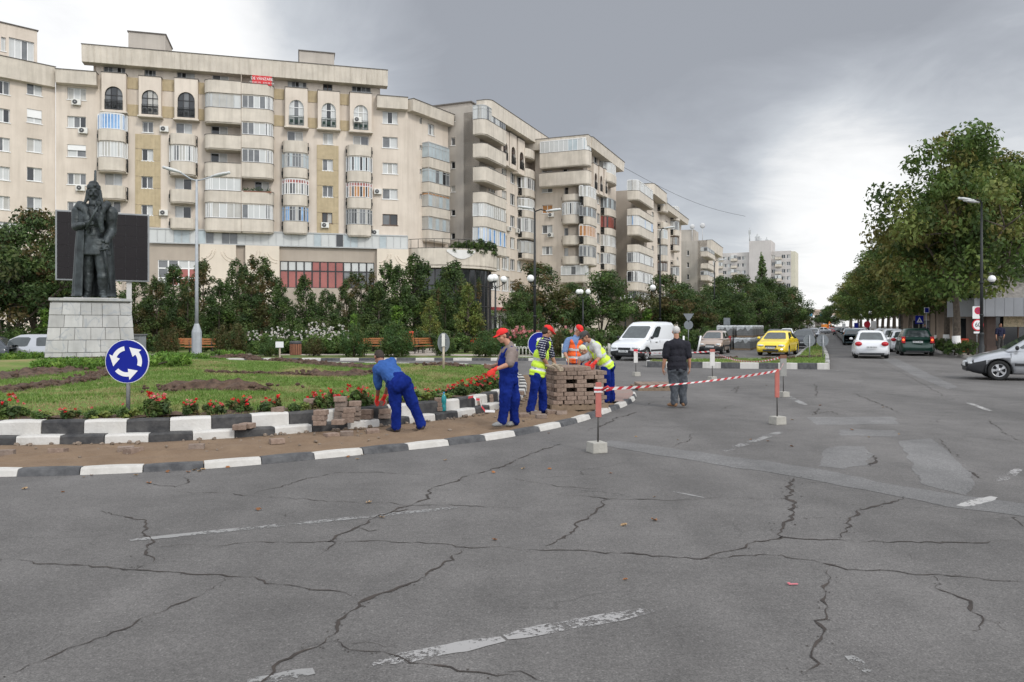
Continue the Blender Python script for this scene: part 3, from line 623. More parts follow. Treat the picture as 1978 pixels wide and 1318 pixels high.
class Fac:
    """a vertical facade between two ground points, left to right as one stands before it"""
    def __init__(s, p0, p1, root):
        s.o = Vector((p0[0], p0[1], 0)); d = Vector((p1[0] - p0[0], p1[1] - p0[1], 0)); s.L = d.length; s.u = d / s.L; s.n = Vector((s.u.y, -s.u.x, 0)); s.root = root; s.open = []
        s.M = Matrix((s.u, -s.n, Vector((0, 0, 1)))).transposed()
        s.T = s.o - Vector(root.location)
    def s_(s, px, off=0):
        k = (px - CX) / F; o = s.o + s.n * off; return (k * o.y - o.x) / (s.u.x - k * s.u.y)
    def z_(s, px, py, off=0):
        y = s.o.y + s.n.y * off + s.u.y * s.s_(px, off); return H + (YH - py) / F * y
    def rect(s, x0, y0, x1, y1, off=0):
        xm = (x0 + x1) / 2; return s.s_(x0, off), s.s_(x1, off), s.z_(xm, y1, off), s.z_(xm, y0, off)
    def put(s, mb, name, mats, parent=None, **k):
        """local mesh (x along, y into the wall, z up) -> child object"""
        mb.v = [s.M @ v + s.T for v in mb.v]
        return mb.build(name, mats, parent or s.root, **k)
    def wall(s, name, m, s0, s1, z0, z1, depth=.4, off=0):
        """wall with a real hole for every opening that lies in it"""
        ops = [(max(a, s0), min(b, s1), max(c, z0), min(d, z1)) for a, b, c, d in s.open if a < s1 and b > s0 and c < z1 and d > z0]
        X = sorted({s0, s1, *[q for o in ops for q in o[:2]]}); Z = sorted({z0, z1, *[q for o in ops for q in o[2:]]}); mb = MB(); ids = {}
        def vid(i, j):
            if (i, j) not in ids: ids[i, j] = len(mb.v); mb.v.append(Vector((X[i], -off, Z[j])))
            return ids[i, j]
        for i in range(len(X) - 1):
            xm = (X[i] + X[i + 1]) / 2; col = [o for o in ops if o[0] < xm < o[1]]
            for j in range(len(Z) - 1):
                zm = (Z[j] + Z[j + 1]) / 2
                if any(o[2] < zm < o[3] for o in col): continue
                mb.f.append([vid(i, j), vid(i + 1, j), vid(i + 1, j + 1), vid(i, j + 1)]); mb.m.append(0); mb.s.append(False)
        R_ = .28
        for a, b, c, d in ops:
            for q in ([(a, c), (b, c)], [(b, c), (b, d)], [(b, d), (a, d)], [(a, d), (a, c)]):
                (xa, za), (xb, zb) = q; mb.add([(xa, -off, za), (xb, -off, zb), (xb, -off + R_, zb), (xa, -off + R_, za)], [(0, 1, 2, 3)], 1)
        # sides, top
        mb.add([(s0, -off, z0), (s0, depth, z0), (s0, depth, z1), (s0, -off, z1)], [(3, 2, 1, 0)]); mb.add([(s1, -off, z0), (s1, depth, z0), (s1, depth, z1), (s1, -off, z1)], [(0, 1, 2, 3)])
        mb.add([(s0, -off, z1), (s1, -off, z1), (s1, depth, z1), (s0, depth, z1)], [(0, 1, 2, 3)])
        return s.put(mb, name, [m, REV])
    def window(s, x0, x1, z0, z1, parts=2, gl=None, fr=0, off=0, sill=True, shutter=0, rec=.15, name='window', trans=0, hole=True, arch=False):
        """frame in the reveal; every leaf its own pane mesh colour"""
        if hole: s.open.append((x0, x1, z0, z1))
        mb = MB(); fw = .06; y = rec - off
        FRM = [WFR, BFR, DFR, GFR][fr]
        def bar(a, b, c, d, dp=.07): mb.bx(a, b, y, y + dp, c, d)
        bar(x0, x0 + fw, z0, z1); bar(x1 - fw, x1, z0, z1); bar(x0 + fw, x1 - fw, z0, z0 + fw); bar(x0 + fw, x1 - fw, z1 - fw, z1)
        w = (x1 - x0) / parts
        for i in range(1, parts): bar(x0 + i * w - fw * .6, x0 + i * w + fw * .6, z0 + fw, z1 - fw)
        if trans: bar(x0 + fw, x1 - fw, z1 - trans - .03, z1 - trans + .03, .06)
        if sill: mb.bx(x0 - .08, x1 + .08, -off - .07, -off - .003, z0 - .07, z0 - .005)
        if shutter: mb.bx(x0 + .005, x1 - .005, y - .09, y - .005, z1 - (z1 - z0) * shutter, z1 - .005)
        o = s.put(mb, name, FRM)
        pm = MB(); gl = gl or [RD.choice((0, 1, 2, 1, 0, 2, 3)) for _ in range(parts)]
        for i in range(parts): g = gl[i % len(gl)]; pm.add([(x0 + i * w + .03, y + .035, z0 + .03), (x0 + (i + 1) * w - .03, y + .035, z0 + .03), (x0 + (i + 1) * w - .03, y + .035, z1 - .03), (x0 + i * w + .03, y + .035, z1 - .03)], [(0, 1, 2, 3)], g)
        s.put(pm, 'pane', GL, o); return o
    def wpx(s, x0, y0, x1, y1, **k):
        off = k.get('off', 0); a, b, c, d = s.rect(x0, y0, x1, y1, off); return s.window(a, b, c, d, **k)
    def plan(s, x0, x1, dep, kind, off=0, n=13):
        """balcony outline seen from above, wall end to wall end"""
        w = x1 - x0
        if kind == 'bow':
            r = min(.75, w * .28); dd = dep * .62; pts = [(x0, -off), (x0, -off - dd)]
            pts = [(x0, -off - .0), (x0 + .0, -off - dd * .6)]
            for i in range(n): t = i / (n - 1); th = math.pi * (1 - t); pts.append((x0 + w / 2 + w / 2 * .86 * math.cos(th), -off - dd * .6 - (dep - dd * .6) * math.sin(th) ** .55))
            pts += [(x1, -off - dd * .6), (x1, -off)]
        elif kind == 'left':
            pts = [(x0, -off), (x0, -off - dep * .45)]
            for i in range(7): th = math.pi - math.pi / 2 * i / 6; pts.append((x0 + .7 + .7 * math.cos(th), -off - dep * .45 - dep * .55 * math.sin(th)))
            pts += [(x1, -off - dep), (x1, -off)]
        elif kind == 'right':
            pts = [(x0, -off), (x0, -off - dep)]
            for i in range(7): th = math.pi / 2 - math.pi / 2 * i / 6; pts.append((x1 - .7 + .7 * math.cos(th), -off - dep * .45 - dep * .55 * math.sin(th)))
            pts += [(x1, -off - dep * .45), (x1, -off)]
        elif kind == 'round':
            pts = [(x0, -off)]
            for i in range(n): th = math.pi - math.pi * .5 * i / (n - 1); pts.append((x0 + w * .55 + w * .55 * math.cos(th), -off - dep * math.sin(th)))
            pts += [(x1, -off - dep), (x1, -off)]
        else: pts = [(x0, -off), (x0, -off - dep), (x1, -off - dep), (x1, -off)]
        return pts
    def balcony(s, x0, x1, z0, z1, zg=None, dep=1.1, kind='bow', off=0, gl=(3, 1), fr=0, rail=True, top=None, m=None, dark_top=None, plants=False, name='balcony'):
        """parapet z0..z1 on a slab; zg = top of the glazing above it, None when open"""
        pl = s.plan(x0, x1, dep, kind, off); mb = MB(); M_ = m or PLB
        if kind == 'bow' and rail:
            body = pl[2:-2]; i0 = 1
            mb.strip(body[::1], z0, z1, -.1, 0)
        else: body = pl; mb.strip(body, z0, z1, -.1, 0)
        mb.prism([(a, b) for a, b in pl][::-1], z0 - .12, z0 + .02, 0)
        if kind != 'bow' or not rail: mb.strip(body, z1 + .002, z1 + .05, -.13, 1)
        o = s.put(mb, name, [M_, ROOF], fix=False)
        if kind == 'bow' and rail:
            rb = MB()
            for q in (pl[0:3], pl[-3:]):
                a, b = q[0], q[1] if True else q[-1]
                seg = [(q[i], q[i + 1]) for i in range(2)]
                for (xa, ya), (xb, yb) in seg:
                    L = math.hypot(xb - xa, yb - ya); n = max(2, int(L / .11))
                    for z in (z0 + .12, z1 - .04): rb.tube([(xa, ya, z), (xb, yb, z)], .025, 4)
                    for i in range(n + 1): t = i / n; rb.tube([(xa + (xb - xa) * t, ya + (yb - ya) * t, z0), (xa + (xb - xa) * t, ya + (yb - ya) * t, z1)], .014, 4)
                    zc = (z0 + z1) / 2; xm, ym = (xa + xb) / 2, (ya + yb) / 2
                    for r in (.2, .11): rb.box((xm, ym, zc), (.03 if abs(xb - xa) < .05 else r * 1.6, r * 1.6 if abs(xb - xa) < .05 else .03, r * 1.9))
            s.put(rb, 'railing', IRON, o)
        if zg:
            g = MB(); FRM = [WFR, BFR, DFR, GFR][fr]
            gp = [(a, b) for a, b in pl]; zb = z1 + .05; posts = []
            for (xa, ya), (xb, yb) in zip(gp[:-1], gp[1:]):
                L = math.hypot(xb - xa, yb - ya); n = max(1, round(L / .62))
                for i in range(n): t = i / n; posts.append((xa + (xb - xa) * t, ya + (yb - ya) * t))
            posts.append(gp[-1])
            for i, (a, b) in enumerate(posts): g.box((a, b + .03, (zb + zg) / 2), (.06, .06, zg - zb))
            for z in (zb + .03, zg - .04) + ((zb + (zg - zb) * .74,) if dark_top is not None or (zg - zb) > 1.5 and fr == 3 else ()): g.tube([(a, b + .03, z) for a, b in posts], .035, 4, smooth=False)
            g.prism([(a * 1.0, b) for a, b in pl][::-1], zg, zg + .06, 0)
            go = s.put(g, 'glazing', FRM, o); pn = MB()
            for i, ((a, b), (c, d)) in enumerate(zip(posts[:-1], posts[1:])):
                zt = zg - .05; zm = zb + (zg - zb) * .74
                if dark_top is not None: pn.add([(a, b + .03, zm), (c, d + .03, zm), (c, d + .03, zt), (a, b + .03, zt)], [(0, 1, 2, 3)], dark_top); zt = zm
                pn.add([(a, b + .03, zb), (c, d + .03, zb), (c, d + .03, zt), (a, b + .03, zt)], [(0, 1, 2, 3)], gl[RD.randrange(len(gl))])
            s.put(pn, 'pane', GL, go)
        if plants:
            pb = MB()
            for i in range(70): x = RD.uniform(x0 + .15, x1 - .15); z = z1 + abs(RD.gauss(0, .16)); r = RD.uniform(.04, .1); pb.add([(x - r, -off - dep - .03, z - r), (x + r, -off - dep + .05, z), (x, -off - dep - .06, z + r)], [(0, 1, 2)])
            pb.bx(x0 + .1, x1 - .1, -off - dep - .1, -off - dep + .06, z1 - .1, z1 + .03, 1)
            s.put(pb, 'flower_box', [mat('balcony_plants', (.05, .09, .03), .8, .4, 9), mat('flower_trough', (.22, .1, .06), .8)], o)
        return o
    def bpx(s, x0, x1, yt, yb, yg=None, **k):
        d = k.get('dep', 1.1) + k.get('off', 0); xm = (x0 + x1) / 2
        a, b = s.s_(x0, d * .5), s.s_(x1, d * .5)
        return s.balcony(a, b, s.z_(xm, yb, d), s.z_(xm, yt, d), None if yg is None else s.z_(xm, yg, d), **k)
    def ac(s, px, py, off=0):
        x, z = s.s_(px, .3 + off), s.z_(px, py, .3 + off); mb = MB(); mb.bx(x - .4, x + .4, -.36 - off, -.06 - off, z - .28, z + .28, 0); mb.bx(x - .35, x - .3, -.35 - off, .0 - off, z - .34, z - .285, 1); mb.bx(x + .3, x + .35, -.35 - off, 0 - off, z - .34, z - .285, 1)
        o = s.put(mb, 'air_conditioner', [mat('ac_white', (.68, .67, .63), .5, .08, 5), DFR], bevel=.02)
        fb = MB(); fb.lathe([(.215, 0), (.215, .03), (.19, .035)], 18, 0, (x - .1, -.362 - off, z), Matrix.Rotation(math.pi / 2, 3, 'X')); fb.lathe([(.06, .035), (.05, .05)], 8, 1, (x - .1, -.362 - off, z), Matrix.Rotation(math.pi / 2, 3, 'X'))
        s.put(fb, 'fan_grille', [mat('ac_fan', (.07, .07, .072), .6, .2, 9), GFR], o)
    def block(s, name, m, x0, x1, y0, y1, z0, z1, parent=None, bevel=0):
        mb = MB(); mb.bx(x0, x1, y0, y1, z0, z1); return s.put(mb, name, m, parent, bevel=bevel)
    def archbay(s, x0, y0, x1, y1, ax0, ay0, ax1, ay1, dep=.75, gl=(0, 2, 0), fr=2, green=False):
        """projecting bay with an arched window and a little iron rail in it"""
        a, b, c, d = s.rect(x0, y0, x1, y1, dep); wa, wb, wc, wd = s.rect(ax0, ay0, ax1, ay1, dep); r = (wb - wa) / 2; cx = (wa + wb) / 2; zs = max(wd - r * 1.05, wc + .3)
        arc = [(cx + r * math.cos(math.pi * i / 12), zs + (wd - zs) * math.sin(math.pi * i / 12)) for i in range(13)]
        mb = MB(); A = [(wb, wc)] + arc + [(wa, wc)]                 # opening outline, right bottom -> over the arch -> left bottom
        def q(p, y): return (p[0], y, p[1])
        y = -dep
        mb.add([q((wb, wc), y), q((b, wc), y), q((b, d), y)] + [q(p, y) for p in arc[:7]], [(0, 1, 2, 9, 8, 7, 6, 5, 4, 3)])
        mb.add([q((wa, wc), y)] + [q(p, y) for p in arc[6:]] + [], [])
        o_ = len(mb.v); mb.add([q((a, wc), y), q((wa, wc), y)] + [q(p, y) for p in arc[6:]][::-1] + [q((a, d), y)], [tuple(range(10))])
        mb.add([q((b, d), y), q((a, d), y), q(arc[6], y)], [(0, 1, 2)])
        mb.add([q((a, c), y), q((b, c), y), q((b, wc), y), q((a, wc), y)], [(0, 1, 2, 3)])
        for i in range(len(A) - 1): mb.add([q(A[i], y), q(A[i + 1], y), q(A[i + 1], y + .25), q(A[i], y + .25)], [(3, 2, 1, 0)], 1)
        mb.add([(a, y, c), (a, 0, c), (a, 0, d), (a, y, d)], [(3, 2, 1, 0)]); mb.add([(b, y, c), (b, 0, c), (b, 0, d), (b, y, d)], [(0, 1, 2, 3)])
        mb.add([(a, y, c), (b, y, c), (b, 0, c), (a, 0, c)], [(3, 2, 1, 0)]); mb.add([(a, y, d), (b, y, d), (b, 0, d), (a, 0, d)], [(0, 1, 2, 3)])
        o = s.put(mb, 'bay', [PLA, REV])
        s.block('bay_coping', ROOF, a - .05, b + .05, y - .05, 0, d, d + .06, o); s.block('bay_ledge', PLB, a - .12, b + .12, y - .12, -.0, c - .12, c - .002, o)
        pm = MB(); n = 3; w = (wb - wa) / n
        for i in range(n):
            xa, xb = wa + i * w, wa + (i + 1) * w
            def top(x): return zs + (wd - zs) * math.sqrt(max(0, 1 - ((x - cx) / r) ** 2))
            ts = [xa + (xb - xa) * j / 4 for j in range(5)]
            pm.add([(xa, y + .2, wc), (xb, y + .2, wc)] + [(x, y + .2, top(x)) for x in ts[::-1]], [tuple(range(7))], gl[i % len(gl)])
        fb = MB()
        for i in (1, 2): x = wa + i * w; fb.bx(x - .03, x + .03, y + .14, y + .19, wc, zs + (wd - zs) * .94)
        for z in (wc + .03, zs, wc + (zs - wc) * .5): fb.bx(wa, wb, y + .14, y + .19, z - .03, z + .03)
        fb.tube([q(p, y + .165) for p in arc], .045, 4); 
        fo = s.put(fb, 'arched_window', [WFR, BFR, DFR, GFR][fr], o); s.put(pm, 'pane', GL, fo)
        rb = MB(); zt = wc + .95
        for z in (wc + .06, zt - .15, zt): rb.bx(wa, wb, y - .05, y - .02, z - .02, z + .02)
        k = max(4, int((wb - wa) / .13))
        for i in range(k + 1): x = wa + (wb - wa) * i / k; rb.bx(x - .012, x + .012, y - .045, y - .02, wc, zt)
        for i in range(3):
            x = wa + (wb - wa) * (i + .5) / 3
            for h_ in (.16, .08): rb.bx(x - h_, x + h_, y - .06, y - .047, wc + .42 - h_, wc + .42 + h_)
        s.put(rb, 'railing', mat('rail_green', (.02, .045, .035), .6) if green else IRON, o)
    def cornice(s, x0, x1, z0, z1, dep=.9, m=None, ribs=True):
        mb = MB(); mb.add([(x0, 0, z0 - .05), (x0, -dep, z0), (x0, -dep - .12, z1), (x0, .3, z1), (x1, 0, z0 - .05), (x1, -dep, z0), (x1, -dep - .12, z1), (x1, .3, z1)], [(0, 1, 5, 4), (1, 2, 6, 5), (2, 3, 7, 6), (0, 3, 2, 1), (4, 5, 6, 7)])
        if ribs:
            n = int((x1 - x0) / .55)
            for i in range(1, n):
                x = x0 + (x1 - x0) * i / n; mb.add([(x - .02, -dep - .004, z0 + .03), (x + .02, -dep - .004, z0 + .03), (x + .02, -dep - .118, z1 - .06), (x - .02, -dep - .118, z1 - .06), (x - .02, -dep - .03, z0 + .03), (x + .02, -dep - .03, z0 + .03), (x + .02, -dep - .145, z1 - .06), (x - .02, -dep - .145, z1 - .06)], [(4, 5, 6, 7), (4, 7, 3, 0), (5, 1, 2, 6)])
        mb.bx(x0 - .03, x1 + .03, -dep - .18, .3, z1, z1 + .06, 1)
        return s.put(mb, 'cornice', [m or PLB, ROOF])
def at_ray(px, p, d):
    """where the view ray of a photo column meets the line p + t*d"""
    k = (px - CX) / F; t = (k * p[1] - p[0]) / (d[0] - k * d[1]); return Vector((p[0] + d[0] * t, p[1] + d[1] * t, 0))
def body(root, poly, z0, z1, m, name='core'):
    """closed mass behind the facades, with the flat roof"""
    mb = MB(); mb.prism([(p[0], p[1]) for p in poly], z0, z1, 0); return mb.build(name, m, root, world=True)
# ---------------------------------------------------------------- the long beige block
JA = Vector((-44.2, 75.24, 0)); dA = Vector((1, .2728, 0)).normalized()
PA0 = at_ray(108, (-42.5, 75.7), dA); PA1 = at_ray(786, (-42.5, 75.7), dA); PA2 = Vector((-7.45, 90.6, 0))
A = thing('apartment_block', 'long beige apartment block with arched top windows and bow balconies behind the statue', 'apartment block', (PA0.x + 15, PA0.y + 4, 0))
fa = Fac(PA0, PA1, A); fb_ = Fac(PA1, PA2, A)
def rows(fn, items):
    for it in items: fn(it)
# left wing windows
for y0, y1, gl, sh in ((170, 193, (1, 3, 1), 0), (225, 247, (3, 2, 0), 0), (280, 303, (3, 2), .45), (335, 357, (2, 1, 2), 0), (390, 412, (2, 3, 1), 0)):
    fa.wpx(130, y0, 166, y1, parts=len(gl), gl=gl, shutter=sh)
for q in ((147, 197), (160, 252), (155, 363)): fa.ac(*q)
# tan ribbed panels
def panel(x0, y0, x1, y1, off=.05):
    a, b, c, d = fa.rect(x0, y0, x1, y1, off); mb = MB(); mb.bx(a, b, -off, -.004, c, d)
    n = max(2, int((b - a) / .3))
    for i in range(n): x = a + (b - a) * (i + .5) / n; mb.bx(x - .04, x + .04, -off - .03, -off - .003, c, d)
    return mb
def tan_panel(x0, y0, x1, y1, holes=()):
    if not holes: fa.put(panel(x0, y0, x1, y1), 'tan_panel', PLT); return
    ys = y0
    for hx0, hy0, hx1, hy1 in holes:
        fa.put(panel(x0, ys, x1, hy0), 'tan_panel', PLT); fa.put(panel(x0, hy0, hx0, hy1), 'tan_panel', PLT); fa.put(panel(hx1, hy0, x1, hy1), 'tan_panel', PLT); ys = hy1
    fa.put(panel(x0, ys, x1, y1), 'tan_panel', PLT)
W1 = [(274, 288, 296, 311), (273, 341, 295, 364), (273, 396, 295, 416)]
W2 = [(623, 308, 643, 330), (623, 359, 643, 381), (622, 411, 642, 432)]
tan_panel(261, 260, 310, 438, W1); tan_panel(612, 281, 654, 452, W2)
for k, (x0, y0, x1, y1) in enumerate(W1 + W2): fa.wpx(x0, y0, x1, y1, parts=2, gl=((0, 3), (0, 2), (0, 3), (2, 3), (2, 2), (0, 1))[k], fr=(0, 0, 0, 0, 0, 1)[k])
fa.wpx(275, 235, 296, 256, parts=2, gl=(2, 2)); fa.wpx(624, 258, 643, 279, parts=2, gl=(1, 3)); fa.wpx(624, 158, 642, 175, parts=2, gl=(0, 0), fr=1)
for x0, x1, ya, yb in ((244, 267, 150, 172), (244, 267, 202, 224), (312, 336, 154, 176), (312, 336, 206, 228), (383, 397, 160, 182), (383, 397, 211, 233), (529, 549, 172, 192), (529, 549, 223, 244), (595, 613, 176, 198), (595, 613, 228, 248), (657, 674, 182, 203), (657, 674, 233, 253)):
    fa.put(panel(x0, ya, x1, yb), 'tan_panel', PLT)
# arched bays and the loggias above them
for i, (x0, y0, x1, y1, g, gr) in enumerate(((196, 141, 243, 215, (2, 0, 2), 0), (268, 148, 311, 224, (2, 1, 1), 0), (337, 152, 382, 230, (0, 2, 0), 0), (551, 170, 594, 245, (3, 2, 3), 1), (614, 176, 656, 249, (3, 0, 3), 1), (676, 180, 718, 254, (3, 1, 3), 1))):
    w = x1 - x0; k = .13 if i < 3 else .17
    fa.archbay(x0, y0, x1, y1, x0 + w * k, y0 + (26 if i < 3 else 23), x1 - w * k, y1 - 3, gl=g, fr=2 if i < 3 else 0, green=bool(gr))
for x0, y0, x1, y1, p, g in ((200, 122, 242, 140, 5, (2, 2, 1, 0, 2)), (279, 129, 301, 147, 3, (2, 0, 2)), (342, 133, 376, 151, 4, (2, 0, 1, 3)), (556, 152, 592, 169, 5, (3, 2, 0, 3, 2)), (680, 160, 716, 178, 4, (2, 0, 2, 2))):
    fa.wpx(x0, y0, x1, y1, parts=p, gl=g, fr=3, rec=.22)
# bow balcony columns: parapet top, bottom, glazing top
def bowcol(x0, x1, lst, f=None):
    for yt, yb, yg, gl, fr, dt in lst: (f or fa).bpx(x0, x1, yt, yb, yg, kind='bow', dep=1.25, gl=gl, fr=fr, dark_top=dt)
bowcol(188, 245, [(250, 272, 219, (4, 3, 4), 0, None), (304, 329, 273, (1, 3), 0, None), (358, 383, None, 0, 0, None), (413, 438, None, 0, 0, None)])
bowcol(327, 380, [(258, 279, None, 0, 0, None), (312, 336, 280, (1, 2, 3), 0, None), (366, 390, None, 0, 0, None), (421, 441, None, 0, 0, None)])
bowcol(545, 596, [(272, 294, None, 0, 0, None), (324, 343, 294, (2, 5, 1), 3, None), (376, 397, 346, (2, 1, 0), 0, 6), (428, 450, 397, (2, 1, 4, 0), 3, None)])
bowcol(669, 719, [(280, 301, None, 0, 0, None), (331, 351, 301, (2, 0, 5), 0, None), (382, 402, 352, (2, 7, 0), 0, 6), (434, 455, 402, (2, 1, 0), 3, None)])
for x0, y0, x1, y1, p, g in ((203, 334, 236, 360, 2, (1, 3)), (203, 389, 233, 411, 2, (1, 2)), (340, 238, 371, 262, 2, (2, 3)), (338, 345, 370, 368, 2, (3, 0)), (338, 399, 369, 422, 2, (3, 0)), (555, 254, 585, 276, 2, (2, 1)), (682, 263, 712, 284, 2, (1, 2))):
    fa.wpx(x0, y0, x1, y1, parts=p, gl=g)
for x0, x1, yc in ((203, 236, 294), (203, 236, 240), (340, 371, 302), (555, 586, 312), (555, 586, 366), (555, 586, 420), (680, 711, 320), (680, 711, 372), (680, 711, 424)): fa.wpx(x0, yc - 12, x1, yc + 12, parts=2)
# the two wide balcony columns
WIDE_L = [(156, 180, None), (209, 236, 181), (261, 287, None), (315, 342, None), (369, 391, 339), (422, 446, 392)]
WIDE_R = [(162, 183, None), (210, 235, 185), (261, 286, 236), (314, 342, 289), (369, 393, None), (423, 447, 394)]
for i, (a, b, g) in enumerate(WIDE_L): fa.bpx(397, 467, a, b, g, kind='left', dep=1.5, gl=((2, 2, 1), (1, 3), (1,), (1,), (3, 3, 2), (3, 1, 2))[i], fr=(0, 3, 0, 0, 0, 0)[i])
for i, (a, b, g) in enumerate(WIDE_R): fa.bpx(469, 527, a + 1, b + 1, g, kind='right', dep=1.5, gl=((2,), (2, 3, 2), (3, 3, 2), (2, 1, 3), (1,), (3, 3, 2))[i], fr=(0, 0, 0, 0, 0, 0)[i], plants=(i == 4))
for x0, x1, yc in ((410, 442, 148), (408, 440, 202), (408, 440, 253), (407, 439, 305), (410, 440, 357), (410, 440, 410), (492, 520, 360), (485, 515, 204), (485, 515, 255), (485, 515, 305), (485, 515, 410)): fa.wpx(x0, yc - 9, x1, yc + 12, parts=2, gl=RD.choice(((0, 3), (1, 2), (0, 1), (2, 3))))
fa.put(MB().bx(fa.s_(467.6), fa.s_(468.6), -1.62, -.003, fa.z_(468, 448), fa.z_(468, 150)), 'partition', PLD)
for q in ((317, 249), (316, 411), (450, 424), (628, 435), (730, 370), (725, 449), (691, 231)): fa.ac(*q, **({'off': .8} if q[0] == 691 else {}))
# right wing
for y0, y1, g in ((216, 239, (3, 0, 3)), (265, 286, (2, 3)), (315, 336, (3, 1, 3)), (365, 385, (2, 3)), (414, 435, (2, 0))): fa.wpx(739, y0, 768, y1, parts=len(g), gl=g, fr=1 if y0 == 414 else 0)
# podium: a glazed gallery, pilasters, wide windows
zg0, zg1 = fa.z_(500, 474), fa.z_(500, 450)
gal = MB(); galp = MB(); s0, s1 = fa.s_(290), fa.s_(786); n = int((s1 - s0) / .75)
for i in range(n + 1): x = s0 + (s1 - s0) * i / n; gal.bx(x - .03, x + .03, -.62, -.55, zg0, zg1)
gal.bx(s0, s1, -.64, -.52, zg0 - .12, zg0); gal.bx(s0, s1, -.66, .1, zg1, zg1 + .12)
go = fa.put(gal, 'gallery', GFR)
runs = [(0, .06, 3), (.06, .2, 5), (.2, .36, 2), (.36, .62, 3), (.62, .68, 5), (.68, .74, 0), (.74, .82, 5), (.82, 1, 3)]
for i in range(n):
    f = (i + .5) / n; g = next(q for a, b, q in runs if a <= f < b); g = RD.choice((g, g, g, 3, 5)); xa, xb = s0 + (s1 - s0) * i / n, s0 + (s1 - s0) * (i + 1) / n
    galp.add([(xa, -.58, zg0), (xb, -.58, zg0), (xb, -.58, zg1), (xa, -.58, zg1)], [(0, 1, 2, 3)], g)
fa.put(galp, 'pane', GL, go)
ztop_pod = zg0 - .12
for x0, x1 in ((388, 457), (475, 540), (727, 787)):
    a, b = fa.s_(x0), fa.s_(x1); mb = MB(); mb.bx(a, b, -.85, -.003, 0, ztop_pod)
    for cx_, cz in (((a + b) / 2, ztop_pod - 4.6), (a + .2, ztop_pod - .5), (b - .2, ztop_pod - .5)):
        for r in (.95, 1.25): 
            pts = [(cx_ + r * math.cos(t * math.pi / 16), -.86, cz + r * math.sin(t * math.pi / 16)) for t in (range(0, 17) if cz < ztop_pod - 1 else range(17, 33))]
            pts = [p for p in pts if a + .03 < p[0] < b - .03]
            if len(pts) > 2: mb.tube(pts, .05, 4)
    fa.put(mb, 'pilaster', PLP)
def bigwin(x0, y0, x1, y1, nx, rowsf, gls, fr, off=.3):
    a, b, c, d = fa.rect(x0, y0, x1, y1, off); fa.open.append((a, b, c, d)); mb = MB(); pm = MB(); FRM = [WFR, BFR, DFR, GFR][fr]; y = .12 - off
    zs = [c] + [c + (d - c) * f for f in rowsf] + [d]
    for i in range(nx + 1): x = a + (b - a) * i / nx; mb.bx(max(a, x - .07), min(b, x + .07), y - .06, y + .08, c, d)
    for z in zs: mb.bx(a, b, y - .05, y + .07, z - .06, z + .06)
    for i in range(nx):
        for j in range(len(zs) - 1):
            xa, xb = a + (b - a) * i / nx, a + (b - a) * (i + 1) / nx; pm.add([(xa, y, zs[j]), (xb, y, zs[j]), (xb, y, zs[j + 1]), (xa, y, zs[j + 1])], [(0, 1, 2, 3)], gls(i, j, nx))
    o = fa.put(mb, 'window', FRM); fa.put(pm, 'pane', GL, o)
fa.off = .3
prof = [.6, .75, .7, .85, 1.3, 1.2, .95, 1.1, .5, .4, .35, .3]  # red roof reflection is painted into the panes of the wide windows
bigwin(541, 506, 723, 557, 12, (.64,), lambda i, j, n: (6 if (prof[i] > .5 if j == 0 else prof[i] > .9) else (2 if j == 0 else 3)), 2)
bigwin(305, 503, 384, 552, 4, (.3, .68), lambda i, j, n: 6 if j < 2 and i > 0 else RD.choice((2, 3, 3)), 0)
# walls last, with the holes the windows need
ZC = fa.z_(450, 147, .2)
zCor = lambda x, y: fa.z_(x, y, 1.0)
fa.wall('podium_wall', PLD, fa.s_(240), fa.s_(787), 0, ztop_pod, 2.5, .3)
fa.wall('wall', PLA, 0, fa.s_(186), 0, fa.z_(150, 158), 2)
fa.wall('wall', PLA, fa.s_(186), fa.s_(733), ztop_pod - .3, ZC + .3, 2)
fa.wall('wall', PLA, fa.s_(733), fa.L, ztop_pod - .3, fa.z_(760, 200), 2)
# angled end section with loggias
for y0, y1 in ((228, 240), (281, 290), (327, 337), (375, 385)): fb_.wpx(811, y0, 815, y1, parts=1, gl=(0,), sill=False)
fb_.wpx(827, 240, 839, 261, parts=3, gl=(3, 2, 3))
for yg, yt, yb, gl, dt in ((279, 308, 327, (2, 5), None), (325, 355, 374, (2, 5, 0), None), (371, 402, 420, (1, 5), 7), (420, 446, 466, (5, 1), None)): fb_.bpx(822, 862, yt, yb, yg, kind='box', dep=.9, gl=gl, fr=3, dark_top=dt)
fb_.wall('wall', PLA, 0, fb_.L, 0, fb_.z_(825, 215), 2)
for f, m0, m1 in ((fa, 727, 786), (fb_, 786, 866)):
    zt = fa.z_(760, 187, .8); f.cornice(f.s_(m0), f.s_(m1) + (0 if f is fa else 0), zt - 1.25, zt, .8, ribs=False)
zt = fa.z_(150, 137, .8); fa.cornice(fa.s_(112), fa.s_(190), zt - 1.25, zt, .8, ribs=False)
zt = fa.z_(450, 111, 1.0); fa.cornice(fa.s_(163), fa.s_(747), ZC, zt, 1.0)
pb = lambda f, s, back: f.o + f.u * s - f.n * back
body(A, [pb(fa, fa.s_(178), .5), pb(fa, fa.s_(735), .5), pb(fa, fa.s_(735), 13), pb(fa, fa.s_(178), 13)], ZC - 1, ZC + .9, PLA, 'roof')
body(A, [pb(fa, 0, .5), pb(fa, fa.L, .5), pb(fb_, fb_.L, .5), pb(fb_, fb_.L, 11) + Vector((-3, 3, 0)), pb(fa, 0, 13)], 0, fa.z_(760, 193), PLA, 'core')
